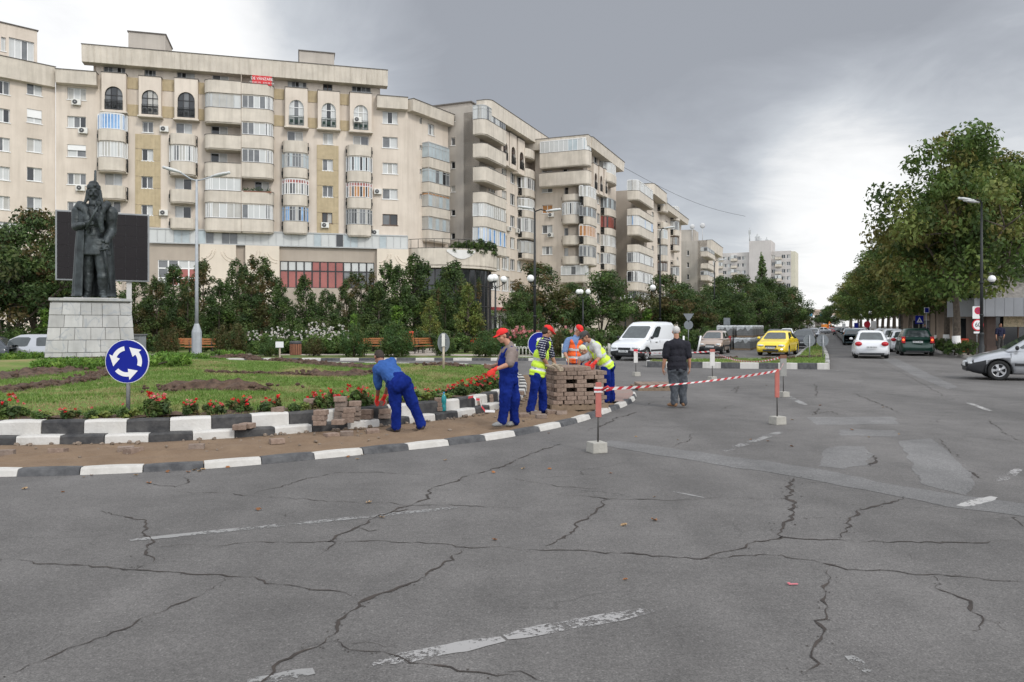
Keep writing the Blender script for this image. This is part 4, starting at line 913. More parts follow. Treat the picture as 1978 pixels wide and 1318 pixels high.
for x0, x1, yt in ((251, 322, 70), (578, 645, 106)): a, b = fa.s_(x0, -4), fa.s_(x1, -4); fa.block('roof_house', PLG, a, b, 3.2, 7.5, ZC + .8, fa.z_((x0 + x1) / 2, yt, -4)); fa.block('roof_house_cap', ROOF, a - .1, b + .1, 3.1, 7.6, fa.z_((x0 + x1) / 2, yt, -4), fa.z_((x0 + x1) / 2, yt, -4) + .1)
# red sale banner under the cornice
a, b, c, d = fa.rect(487, 147, 525, 165, 1.5); bn = fa.block('banner', mat('banner_red', (.55, .03, .035), .6, .1, 3), a, b, -1.56, -1.53, c, d)
tx = text('DE VÂNZARE', (d - c) * .42, WFR, A, (0, 0, 0)); tx.location = fa.M @ Vector(((a + b) / 2, -1.575, c + (d - c) * .66)) + fa.T; tx.rotation_euler = (math.pi / 2, 0, math.atan2(fa.u.y, fa.u.x)); tx.scale.x = .9
tx = text('0722 455 310  ·  0744 381 226', (d - c) * .2, WFR, A, (0, 0, 0)); tx.location = fa.M @ Vector(((a + b) / 2, -1.575, c + (d - c) * .25)) + fa.T; tx.rotation_euler = (math.pi / 2, 0, math.atan2(fa.u.y, fa.u.x))
# ---------------------------------------------------------------- block at the left edge
PL1 = PA0 + Vector((-.12, .12, 0)); PL0 = PL1 + Vector((-1, -1, 0)).normalized() * 16
B = thing('apartment_block', 'beige apartment block cut off by the left edge with plain rows of white windows', 'apartment block', (-52, 72, 0))
fl = Fac(PL0, PL1, B)
for i, yc in enumerate((171, 225, 281, 337, 394)):
    fl.wpx(52, yc - 13, 81, yc + 13, parts=2, gl=((2, 3), (3, 3), (1, 3, 2), (0, 3), (2, 3))[i], shutter=.6 if i == 1 else 0)
    fl.wpx(-6, yc - 15, 19, yc + 11, parts=2, gl=((0, 2), (3, 0), (2, 3), (3, 3), (3, 1))[i])
    fl.wpx(-75, yc - 20, -50, yc + 6, parts=2)
fl.wpx(-30, 428, 33, 448, parts=7, gl=(3, 3, 2, 3, 0, 3, 3))
fl.wall('wall', PLA, 0, fl.L, 0, fl.z_(60, 140), 2)
zt = fl.z_(90, 127, .5); fl.cornice(-2, fl.s_(104), zt - 1.9, zt, .5, ribs=False)
a, b = fl.s_(-30, -1), fl.s_(73, -1); zt2 = fl.z_(50, 54, -1)
fu = Fac(pb(fl, 0, 1.2), pb(fl, b, 1.2), B); fu.archbay(2, 104, 71, 120, 17, 77, 66, 116, dep=.02, gl=(3, 2, 3), fr=0) if False else None
aw, bw, cw, dw = fu.rect(17, 77, 66, 115)
fu.window(aw, bw, cw, dw, parts=4, gl=(3, 3, 2, 3)); fu.wpx(2, 72, 11, 99, parts=1, gl=(3,))
fu.wall('attic_wall', PLA, 0, fu.L, zt - .5, zt2, 6); fu.block('attic_coping', ROOF, -.1, fu.L + .1, -.1, 6, zt2 + .003, zt2 + .1)
body(B, [pb(fl, 0, .5), pb(fl, fl.L, .5), pb(fl, fl.L, 12) + Vector((-2, 0, 0)), pb(fl, 0, 12)], 0, zt - .3, PLA, 'core')
# ---------------------------------------------------------------- second block, end-on to the square
K = Vector((-3.75, 89.3, 0)); K0 = at_ray(862, K, -V_); K1 = at_ray(1040, K, U)
C = thing('apartment_block', 'grey beige apartment block with rounded corner balconies in the middle of the terrace', 'apartment block', (K.x, K.y + 6, 0))
fg = Fac(K0, K, C); fs = Fac(K, K1, C)
for y0, y1, g in ((222, 235, 0), (266, 281, 2), (312, 326, 0), (359, 371, 1), (405, 417, 0), (450, 462, 0)): fg.wpx(871, y0, 879, y1, parts=1, gl=(g,))
cor = [(235, 263, 208, (2, 3, 1), 3), (281, 307, None, 0, 0), (326, 352, None, 0, 0), (374, 394, None, 0, 0), (421, 440, 395, (3, 1, 3), 0), (472, 489, 441, (3, 3, 4), 0)]
def crow(f, x0, x1, lst, kind='left', dep=1.4):
    for yt, yb, yg, gl, fr in lst: f.bpx(x0, x1, yt, yb, yg, kind=kind, dep=dep, gl=gl, fr=fr, rail=kind == 'bow')
crow(fs, 925, 966, cor)
for yc in (272, 316, 362): fs.wpx(944, yc - 12, 956, yc + 10, parts=2)
fs.archbay(968, 252, 983, 317, 972, 274, 981, 309, gl=(2, 0), fr=1); fs.archbay(985, 260, 998, 326, 988, 284, 996, 318, gl=(2, 0), fr=1); fs.archbay(1001, 270, 1014, 337, 1004, 294, 1012, 328, gl=(2, 0), fr=1)
for a, b, y0, y1 in ((968, 980, 226, 250), (985, 997, 238, 260), (1000, 1012, 250, 270)): fs.wpx(a, y0, b, y1, parts=3, gl=(3, 0, 2), fr=0)
fs.win_rows = [fs.z_(982, 340) - 2.76 * i for i in range(6)]
for px in (974, 990, 1003):
    x = fs.s_(px)
    for i, z in enumerate(fs.win_rows): fs.window(x - .75, x + .75, z - .7, z + .7, parts=2)
for px, py in ((1006, 402), (985, 442), (1001, 446)): fs.ac(px, py)
crow(fs, 1009, 1030, [(286, 302, None, 0, 0), (325, 341, None, 0, 0), (364, 378, 342, (3, 1, 0), 0), (406, 419, 383, (3, 1), 0), (448, 459, 421, (3, 3, 2), 0), (489, 499, 466, (1, 3), 3)], 'bow', 1.2)
for y0, y1 in ((491, 520), (530, 560)): fs.wpx(944, y0, 966, y1, parts=4, gl=(3, 0, 3, 1)); fs.wpx(971, y0 + 4, 984, y1 + 2, parts=3, gl=(0, 3, 3))
zr = fs.z_(945, 192, 1.3)
fg.wall('wall', PLG, 0, fg.L, 0, zr - .5, 2); fs.wall('wall', PLA, 0, fs.L, 0, zr - 1.2, 2)  # left gable in darker plaster: its shaded side is put into the colour
# rounded parapet that runs over the corner
pl = [(0, .3), (0, -.6)] + [(.7 + .7 * math.cos(math.pi - math.pi / 2 * i / 8), -.6 - .7 * math.sin(math.pi / 2 * i / 8)) for i in range(9)] + [(fs.L, -1.3), (fs.L, .3)]
mb = MB(); mb.strip(pl, zr - 1.75, zr, -.15, 0); mb.prism(pl[::-1], zr - 1.8, zr - 1.7, 0); mb.strip(pl, zr + .002, zr + .06, -.2, 1); fs.put(mb, 'parapet', [PLB, ROOF])
gp = fs.wpx(1016, 240, 1029, 262, parts=4, gl=(3, 0, 3, 2), fr=0, hole=False)
Q = lambda p, a, b: p + U * a - V_ * b
body(C, [K + U * .5 - V_ * .5, K1 - V_ * .5, K1 - V_ * 14, Q(K, .5, 14)], 0, zr - 1, PLG, 'core')
body(C, [Q(K, 4, 3), Q(K, 14, 3), Q(K, 14, 30), Q(K, 4, 30)], 2, zr + 1.2, PLG, 'roof_house'); body(C, [Q(K, 3.8, 2.8), Q(K, 14.2, 2.8), Q(K, 14.2, 30.2), Q(K, 3.8, 30.2)], zr + 1.205, zr + 1.35, ROOF, 'roof_house_cap')
# vertical shop sign in red with white capitals
def lettered(f, px, py0, py1, w, txt, size, off=.4, m='sign_dark_red', col=(.22, .012, .02)):
    x = f.s_(px, off); za, zb = f.z_(px, py1, off), f.z_(px, py0, off); mb = MB(); mb.bx(x - w / 2, x + w / 2, -off, -off + .12, za, zb)
    o = f.put(mb, 'shop_sign', mat(m, col, .5, .1, 3)); t_ = text(txt, size, WFR, f.root); t_.location = f.M @ Vector((x, -off - .02, (za + zb) / 2)) + f.T; return t_
t_ = lettered(fg, 926, 606, 652, 1.5, 'GENERAL', .62); t_.rotation_euler = (math.pi / 2, -math.pi / 2, math.atan2(fg.u.y, fg.u.x))
# --- stepped-out wing of the same terrace
S2 = Vector((3.1, 103.6, 0)); E2 = at_ray(1126, S2, V_); E2b = at_ray(1190, E2, U)
D = thing('apartment_block', 'beige apartment wing with a wide glazed top balcony stepping out beside the middle block', 'apartment block', (S2.x, S2.y + 6, 0))
ff = Fac(S2, E2, D); ft = Fac(E2, E2b, D)
ff.bpx(1047, 1138, 293, 321, 270, kind='right', dep=1.5, gl=(3, 3, 5), rail=False); ff.bpx(1046, 1138, 332, 357, None, kind='right', dep=1.5, rail=False)
for x0, y0, x1, y1, g in ((1047, 317, 1066, 332, (0, 3)), (1087, 319, 1112, 335, (0, 3, 3)), (1047, 357, 1067, 372, (3, 2)), (1047, 396, 1067, 412, (7, 7)), (1047, 435, 1067, 451, (2, 3)), (1047, 476, 1067, 492, (3, 2, 3)), (1047, 515, 1067, 530, (3, 2)), (1090, 360, 1112, 377, (0, 3)), (1090, 400, 1112, 416, (3, 2)), (1090, 440, 1112, 457, (2, 3)), (1090, 479, 1112, 497, (3, 3))): ff.wpx(x0, y0, x1, y1, parts=len(g), gl=g)
crow(ff, 1085, 1121, [(375, 387, None, 0, 0), (415, 431, 391, (3, 1, 0), 0), (455, 472, None, 0, 0), (495, 510, None, 0, 0)], 'bow', 1.2)
crow(ff, 1086, 1134, [(532, 545, 514, (3, 2, 3), 0)], 'box', 1.0)
for q in ((1064, 415), (1063, 454), (1042, 287), (1076, 318)): ff.ac(*q)
crow(ft, 1128, 1149, [(380, 398, 359, (3, 1), 0), (418, 433, 397, (2, 5), 3), (457, 472, 435, (7, 7), 0), (496, 510, 475, (2, 1), 3)], 'bow', 1.2)
for i, (a, b) in enumerate(((1147, 1155), (1158, 1165), (1168, 1174))): ft.archbay(a, 318 + i * 5, b, 372 + i * 4, a + 1.5, 335 + i * 5, b - 1.2, 366 + i * 4, gl=(0, 2), fr=1); ft.wpx(a, 292 + i * 6, b - 1, 316 + i * 6, parts=2, gl=(3, 0))
crow(ft, 1168, 1187, [(333, 349, 313, (3, 1), 0), (402, 416, 382, (2, 5), 3), (440, 453, 417, (6, 0), 1), (476, 488, 454, (3, 1), 0), (510, 521, 489, (2, 3), 0)], 'bow', 1.2)
for px in (1156, 1163):
    x = ft.s_(px)
    for i in range(6): z = ft.z_(1158, 385) - 2.75 * i; ft.window(x - .7, x + .7, z - .7, z + .7, parts=2)
z2 = ft.z_(1140, 262, 1.2)
ff.wall('wall', PLA, 0, ff.L, 0, z2 - 1, 2); ft.wall('wall', PLA, 0, ft.L, 0, z2 - 1, 2)
ff.cornice(-1.0, ff.L + 1.1, z2 - 1.35, z2, 1.2, ribs=True); ft.cornice(0, ft.L, z2 - 1.37, z2 - .02, 1.2, ribs=False)
body(D, [S2 + U * .5, E2 + U * .5 - V_ * .5, E2b - V_ * .5, E2b - V_ * 20, S2 + U * 8 - V_ * 12], 0, z2 - .9, PLA, 'core')
body(D, [Q(S2, 5, 1), Q(S2, 9, 1), Q(S2, 9, -4), Q(S2, 5, -4)], z2 - 1, z2 + 1.3, ROOF, 'roof_house')
# --- third block further down the boulevard
K3 = Vector((20.4, 120.0, 0)); K30 = at_ray(1188, K3, -V_); K31 = at_ray(1316, K3, U)
E = thing('apartment_block', 'brownish grey apartment block with a blank end wall and a stack of rounded balconies', 'apartment block', (K3.x, K3.y + 8, 0))
fh = Fac(K30, K3, E); fi = Fac(K3, K31, E)
crow(fi, 1222, 1252, [(371, 388, 351, (3, 1, 3), 0), (405, 418, None, 0, 0), (438, 455, 419, (3, 4, 3), 0), (474, 488, None, 0, 0), (509, 523, 489, (3, 2, 3), 0), (546, 561, 525, (3, 0, 3), 0)], 'left', 1.5)
crow(fi, 1222, 1252, [(581, 600, 563, (3, 2, 0), 0)], 'box', 1.2)
for c_, (px0, px1) in enumerate(((1256, 1266), (1270, 1279), (1283, 1291), (1295, 1302), (1306, 1312))):
    a, b = fi.s_(px0), fi.s_(px1)
    for r in range(8):
        z = fi.z_(1240, 388, 0) - 2.75 * r
        if c_ in (1, 3): fi.balcony(a, b, z, z + .95, z + 2.45 if (r * 3 + c_) % 4 else None, kind='bow', dep=1.2, gl=((3, 1), (2, 3), (5, 1))[r % 3], fr=(0, 3, 1)[(r + c_) % 3])
        else: fi.window((a + b) / 2 - .8, (a + b) / 2 + .8, z + .8, z + 2.1, parts=2)
z3 = fi.z_(1240, 337, 1.4)
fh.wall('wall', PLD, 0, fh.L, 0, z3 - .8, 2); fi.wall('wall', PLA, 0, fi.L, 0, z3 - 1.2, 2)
pl = [(0, .3), (0, -.7)] + [(.7 + .7 * math.cos(math.pi - math.pi / 2 * i / 8), -.7 - .7 * math.sin(math.pi / 2 * i / 8)) for i in range(9)] + [(fi.s_(1270), -1.4), (fi.s_(1270), .3)]
mb = MB(); mb.strip(pl, zr * 0 + z3 - 1.6, z3, -.15, 0); mb.prism(pl[::-1], z3 - 1.65, z3 - 1.55, 0); mb.strip(pl, z3 + .002, z3 + .06, -.2, 1); fi.put(mb, 'parapet', [PLB, ROOF])
fi.cornice(fi.s_(1272), fi.L, z3 - 2.4, z3 - 1.4, 1.3, ribs=False); fh.ac(1202, 548)
body(E, [K3 + U * .5 - V_ * .5, K31 - V_ * .5, K31 - V_ * 16, Q(K3, .5, 16)], 0, z3 - 1, PLD, 'core')
# low white shop fronts under the two street blocks
for nm, f, s0, s1, lab in (('shop_front', fs, 1.0, fs.L, 'white two-storey shop front at the foot of the middle apartment block'), ('shop_front', fi, 1.0, 22, 'white shop front with dark door below the brownish grey apartment block')):
    root = thing('shop', lab, 'shop', f.o + f.u * s0)
    g = Fac(f.o + f.n * .5, f.o + f.n * .5 + f.u * f.L, root); k = 0; x = s0 + .8
    while x < s1 - 2.2: g.window(x, x + 1.8, .35, 3.0, parts=2, gl=(0, 2), fr=2); x += 2.6
    g.wall('wall', mat('shop_white', (.62, .6, .57), .85, .08, 1, streak=.15), s0, s1, 0, 3.6, .4); g.block('canopy', mat('shop_canopy', (.30, .045, .05), .7, .2, 2) if f is fs else PLB, s0, s1, -.9, .0, 3.62, 3.95)
# --- fourth block and the tower at the far end
K4 = at_ray(1366, (44.5, 168), V_); K4 = Vector((at_ray(1366, (40, 166), V_)))
K40 = at_ray(1312, K4, -V_); K41 = at_ray(1388, K4, U)
Fb = thing('apartment_block', 'grey apartment block with satellite dishes on the roof beyond the rounded-balcony block', 'apartment block', (K4.x, K4.y + 8, 0))
fj = Fac(K40, K4, Fb); fk = Fac(K4, K41, Fb); z4 = fk.z_(1366, 464)
for r in range(6): fk.bpx(1360, 1374, 486 + r * 23, 495 + r * 23, None if r % 2 else 478 + r * 23, kind='box', dep=1.3, gl=(3, 2), fr=3); fk.wpx(1377, 480 + r * 23, 1382, 490 + r * 23, parts=2); fj.wpx(1327, 484 + r * 23, 1331, 494 + r * 23, parts=1, gl=(0,))
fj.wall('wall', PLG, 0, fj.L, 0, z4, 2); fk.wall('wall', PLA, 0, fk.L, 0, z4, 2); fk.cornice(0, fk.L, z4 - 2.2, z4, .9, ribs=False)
body(Fb, [K4 + U * .5 - V_ * .5, K41 - V_ * .5, K41 - V_ * 24, Q(K4, .5, 24)], 0, z4 - .2, PLG, 'core'); a, b = fj.s_(1312), fj.s_(1338); fj.block('roof_house', PLG, a, b, 2, 8, z4 - .3, fj.z_(1325, 442))
for px, py, r in ((1337, 438, .55), (1357, 436, .6)):
    p = P(px, py, K4.y + 3) - Vector(Fb.location); mb = MB(); mb.tube([(p.x, p.y, z4 - .3), (p.x, p.y, p.z)], .07, 6); mb.ball(p, (r, .25, r), 12); mb.build('satellite_dish', mat('dish_grey', (.5, .5, .5), .5), Fb)
T = thing('tower_block', 'pale tower block with roof aerials standing beyond the left-hand trees', 'tower block', P(1464, 640, 330) * 1); T.location.z = 0
t0, t1 = Vector(P(1386, 640, 335).xy.to_3d()), Vector(P(1528, 640, 322).xy.to_3d()); ftw = Fac(t0, t1, T); zt = ftw.z_(1460, 487)
TW = mat('tower_panels', (.50, .47, .45), .9, .08, .2, streak=.1)
nxw = 15
for i in range(nxw):
    if 6 <= i <= 8: continue
    x = ftw.L * (i + .5) / nxw
    for r in range(7):
        z = zt - 2.4 - r * 3.0
        ftw.window(x - .75, x + .75, z - .7, z + .8, parts=2, sill=False, name='window') if (i % 3) else ftw.balcony(x - 1.2, x + 1.2, z - 1.1, z - .1, z + 1.3 if (r + i) % 2 else None, kind='box', dep=1.0, gl=(3, 2))
ftw.wall('wall', TW, 0, ftw.L, 0, zt, 3); ftw.block('stair_tower', TW, ftw.s_(1448), ftw.s_(1490), -1.5, 12, 0, ftw.z_(1465, 466)); ftw.block('end_wall', mat('tower_end', (.55, .52, .42), .9, .05, .2), ftw.L - .3, ftw.L + 1.6, .2, 13, 0, zt - .3)
for px, y0, w in ((1448, 440, .25), (1463, 452, .5), (1481, 458, .3), (1470, 460, .25)):
    x = ftw.s_(px, -4); mb = MB(); mb.tube([(x, 4, ftw.z_(px, 470, -4)), (x, 4, ftw.z_(px, y0, -4))], [w, w * .6], 6)
    for k in range(3): mb.box((x, 4, ftw.z_(px, y0 + 6 + k * 3, -4)), (w * 4, w, .5))
    ftw.put(mb, 'aerial', GFR)
# curved pavilion with the planted terrace between the first two blocks
PV = thing('pavilion', 'low curved concrete pavilion with climbing plants on its terrace between two blocks', 'pavilion', P(850, 640, 84).xy.to_3d())
c = Vector(P(853, 640, 90).xy.to_3d()); cr_ = 6.4; arc = [(c.x + cr_ * math.cos(math.radians(a)), c.y + cr_ * math.sin(math.radians(a))) for a in range(172, 372, 8)]
za, zb = 8.25, 10.15
mb = MB(); mb.strip(arc, za, zb, .25, 0); mb.prism(arc, za - .2, za + .15, 0); mb.strip(arc, zb + .003, zb + .07, .3, 1); mb.build('parapet', [PLB, ROOF], PV, world=True)
mb = MB(); gm = MB(); ai = [(c.x + (cr_ - .7) * math.cos(math.radians(a)), c.y + (cr_ - .7) * math.sin(math.radians(a))) for a in range(172, 372, 8)]
for i, p in enumerate(ai): mb.box((p[0], p[1], 4.05), (.12, .12, 8.0))
for z in (.4, 3.9, 6.2, 8.0): mb.tube([(p[0], p[1], z) for p in ai], .07, 4, smooth=False)
for p, q in zip(ai[:-1], ai[1:]): gm.add([(p[0], p[1], 0), (q[0], q[1], 0), (q[0], q[1], za), (p[0], p[1], za)], [(0, 1, 2, 3)], 0)
o = mb.build('glazing', DFR, PV, world=True); gm.build('pane', [GL[0]], o, loc=-Vector(PV.location))
rb = MB()
for p in arc[2:-2]: rb.tube([(p[0], p[1], zb), (p[0], p[1], zb + 1.0)], .03, 4)
rb.tube([(p[0], p[1], zb + 1.0) for p in arc[2:-2]], .03, 4); rb.build('railing', IRON, PV, world=True)
bn = MB(); a1, a2 = math.radians(280), math.radians(310)
bn.grid(8, 3, lambda u_, v_: (c.x + (cr_ + .06) * math.cos(a1 + (a2 - a1) * u_), c.y + (cr_ + .06) * math.sin(a1 + (a2 - a1) * u_), zb - .15 - v_ * 1.0 * (math.sin(math.pi * u_) * .8 + .2)), 0); bn.build('banner', mat('banner_white', (.66, .65, .63), .8, .05, 2), PV, world=True)
# ---------------------------------------------------------------- right-hand shop with the grey fascia
SH = thing('shop_building', 'low shop with grey panelled fascia and stone roof behind the right-hand trees', 'shop', P(1930, 690, 46).xy.to_3d())
s0_, s1_ = Vector((27.6, 44.8, 0)), Vector((44, 43.5, 0))
s0_ = Vector((P(1906, 690, 46.5).x, 46.5, 0)); s1_ = s0_ + Vector((18, -3.0, 0)); fz = Fac(s0_, s1_, SH)
def zf(py): return fz.z_(1925, py)
x = .5
while x < fz.L - 3: fz.window(x, x + 2.6, .5, 3.0, parts=2, gl=(0, 2), fr=1, sill=False); x += 3.1
fz.wall('wall', mat('shop_brown', (.13, .095, .08), .8, .2, 2), 0, fz.L, 0, zf(612) + .05, 3)
FAS = mat('fascia_grey', (.24, .25, .27), .5, .08, 1.0, streak=.1)
mb = MB()
for i in range(40):
    a = -1.2 + i * .5
    if a < fz.L: mb.bx(a, a + .485, -1.6, -1.5, zf(612), zf(577))
mb.bx(-1.2, fz.L, -1.49, .4, zf(612) + .05, zf(577) - .05); mb.bx(-1.3, -1.2, -1.6, 2.5, zf(612), zf(577)); fz.put(mb, 'fascia', FAS)
SLATE = mat('stone_roof', (.23, .215, .20), .95, .35, 3.5, bump=.9, bscale=6)
mb = MB(); mb.add([(-.9, -1.3, zf(577)), (fz.L, -1.3, zf(577)), (fz.L, 5, zf(577) + 3.4), (2.2, 5, zf(577) + 3.4), (.2, 5, zf(577) + .5)], [(0, 1, 2, 3), (0, 3, 4)]); fz.put(mb, 'roof', SLATE)
mb = MB()
for i in range(7):
    a = .8 + i * 2.4 + RD.uniform(0, .3); mb = MB(); mb.bx(a, a + 1.1, -.06, -.02, 1.5 + RD.uniform(-.2, .4), 2.6); fz.put(mb, 'poster', (mat('poster_cream', (.5, .42, .28), .7, .4, 9), mat('poster_pale', (.55, .53, .5), .7, .4, 9), mat('poster_ochre', (.45, .27, .08), .7, .4, 9))[i % 3])

# a row of low shops further along under the trees
for i, (px, dd, lab, cc) in enumerate(((1790, 58, 'low kiosk with brown tiled roof behind the white-based trees', (.30, .24, .19)), (1724, 80, 'grey low building in the shade behind the parked white cars', (.26, .25, .24)))):
    p = P(px, 690, dd); root = thing('kiosk', lab, 'kiosk', (p.x + 6, dd, 0)); f = Fac(Vector((p.x + 2.5, dd + 3, 0)), Vector((p.x + 2.5, dd + 3, 0)) + V_ * 9, root)
    f.window(1, 4, .6, 2.4, parts=3, gl=(0, 2, 0), fr=3); f.window(5, 6.2, .1, 2.4, parts=1, gl=(0,), fr=3, sill=False)
    f.wall('wall', mat('kiosk_wall%d' % 0, cc, .85, .1, 2), 0, 9, 0, 3.2, 5); mb = MB(); mb.add([(-.5, -.8, 3.1), (9.5, -.8, 3.1), (9.5, 5.5, 3.1), (-.5, 5.5, 3.1), (1.5, 2.3, 4.7), (7.5, 2.3, 4.7)], [(0, 1, 5, 4), (1, 2, 5), (2, 3, 4, 5), (3, 0, 4), (3, 2, 1, 0)]); f.put(mb, 'roof', mat('kiosk_roof', (.2, .13, .1), .9, .2, 3, bump=.5, bscale=8))
# railway bridge closing the view, with blue panels
BR = thing('bridge', 'pale railway bridge with blue panels across the far end of the boulevard', 'bridge', P(1570, 632, 300).xy.to_3d())
f = Fac(Vector(P(1515, 632, 296).xy.to_3d()), Vector(P(1625, 632, 304).xy.to_3d()), BR); mb = MB(); mb.bx(-4, f.L + 8, 0, 7, f.z_(1570, 609), f.z_(1570, 601)); mb.bx(-4, f.L + 8, -.4, 0, f.z_(1570, 602), f.z_(1570, 598)); f.put(mb, 'deck', mat('bridge_deck', (.42, .33, .27), .85, .1, .5))
mb = MB(); 
for a, b in ((1551, 1566), (1582, 1593)): mb.bx(f.s_(a), f.s_(b), -.9, -.5, f.z_(1570, 611), f.z_(1570, 606))
f.put(mb, 'panel', mat('panel_blue', (.06, .26, .46), .6, .05, 1)); mb = MB()
for a in (1558, 1592): x = f.s_(a); mb = MB(); mb.bx(x - .35, x + .35, 1, 5, 0, f.z_(1570, 608)); f.put(mb, 'pier', mat('pier_concrete', (.45, .40, .35), .9, .1, 1))
# ================================================================ VEGETATION
NR = np.random.default_rng(5)
LEAF = leafmat('leaf', (1, 1, 1), .3)
BARK = mat('bark', (.085, .068, .055), .95, .35, 6, bump=.9, bscale=14, col2=(.14, .115, .09))
LIME = mat('limewash', (.74, .73, .71), .9, .05, 5, bump=.3, bscale=12, streak=.12)
def leaves(clumps, n, size, flat=.5, quad=True, droop=.0, slim=.6):
    """leaf blades spread through clump volumes: returns verts, quads, tint. clumps: (x, y, z, rx, rz, r, g, b)"""
    c = np.array(clumps, float); vol = c[:, 3] ** 2 * c[:, 4]; pr = vol ** .75; pr /= pr.sum(); k = NR.choice(len(c), n, p=pr); c = c[k]
    d = NR.normal(size=(n, 3)); d /= np.linalg.norm(d, axis=1, keepdims=True); r = NR.random(n) ** .42
    pos = c[:, :3] + d * r[:, None] * np.stack([c[:, 3], c[:, 3], c[:, 4]], 1)
    nor = d * .7 + NR.normal(size=(n, 3)) * .55; nor[:, 2] += flat; nor /= np.linalg.norm(nor, axis=1, keepdims=True)
    a = np.cross(nor, NR.normal(size=(n, 3))); a /= np.linalg.norm(a, axis=1, keepdims=True); b = np.cross(nor, a)
    a[:, 2] -= droop; s = size * (.6 + .8 * NR.random(n)); L = a * s[:, None]; Wd = b * (s * slim)[:, None]; cup = nor * (s * .18)[:, None]
    V = np.stack([pos - L, pos - Wd * .9 + cup, pos + L, pos + Wd * .9 + cup], 1).reshape(-1, 3); Fq = np.arange(4 * n).reshape(n, 4)
    t = c[:, 5:8] * (.72 + .56 * NR.random((n, 1))); t[:, 0] *= .9 + .25 * NR.random(n)
    return V, Fq, np.repeat(t, 4, 0)
def pick(pal): return pal[RD.randrange(len(pal))]
G_DARK = [(0.0546, 0.0922, 0.0299), (0.0676, 0.1126, 0.0345), (0.0858, 0.1254, 0.0368), (0.0442, 0.0742, 0.0264)]
G_BROWN = [(0.114, 0.0936, 0.0374), (0.0936, 0.0996, 0.0352), (0.132, 0.096, 0.0396), (0.072, 0.0912, 0.0308)]
G_MID = [(0.0793, 0.138, 0.0352), (0.1037, 0.168, 0.0418), (0.0683, 0.114, 0.033)]
G_MAPLE = [(0.087, 0.1392, 0.0336), (0.1152, 0.1652, 0.0399), (0.1472, 0.1829, 0.0462), (0.064, 0.1038, 0.0294), (0.1664, 0.1652, 0.0473)]
G_LIGHT = [(.15, .19, .045), (.19, .20, .05), (.12, .165, .042)]
G_THUJA = [(0.05, 0.102, 0.0308), (0.0688, 0.12, 0.0352), (0.0813, 0.1104, 0.0308)]
G_THUJB = [(.085, .095, .03), (.10, .085, .034), (.06, .085, .027)]
G_JUN = [(.13, .25, .04), (.17, .29, .05), (.10, .19, .035)]
def limb(mb, a, b, r0, r1, bend=.12, n=5, seg=6):
    a, b = Vector(a), Vector(b); L = (b - a).length; o = Vector((RD.uniform(-1, 1), RD.uniform(-1, 1), RD.uniform(-.2, .6))) * bend * L
    pts = [a.lerp(b, t) + o * math.sin(math.pi * t) for t in (i / n for i in range(n + 1))]
    mb.tube(pts, [r0 + (r1 - r0) * i / n for i in range(n + 1)], seg); return pts
TREES = {}
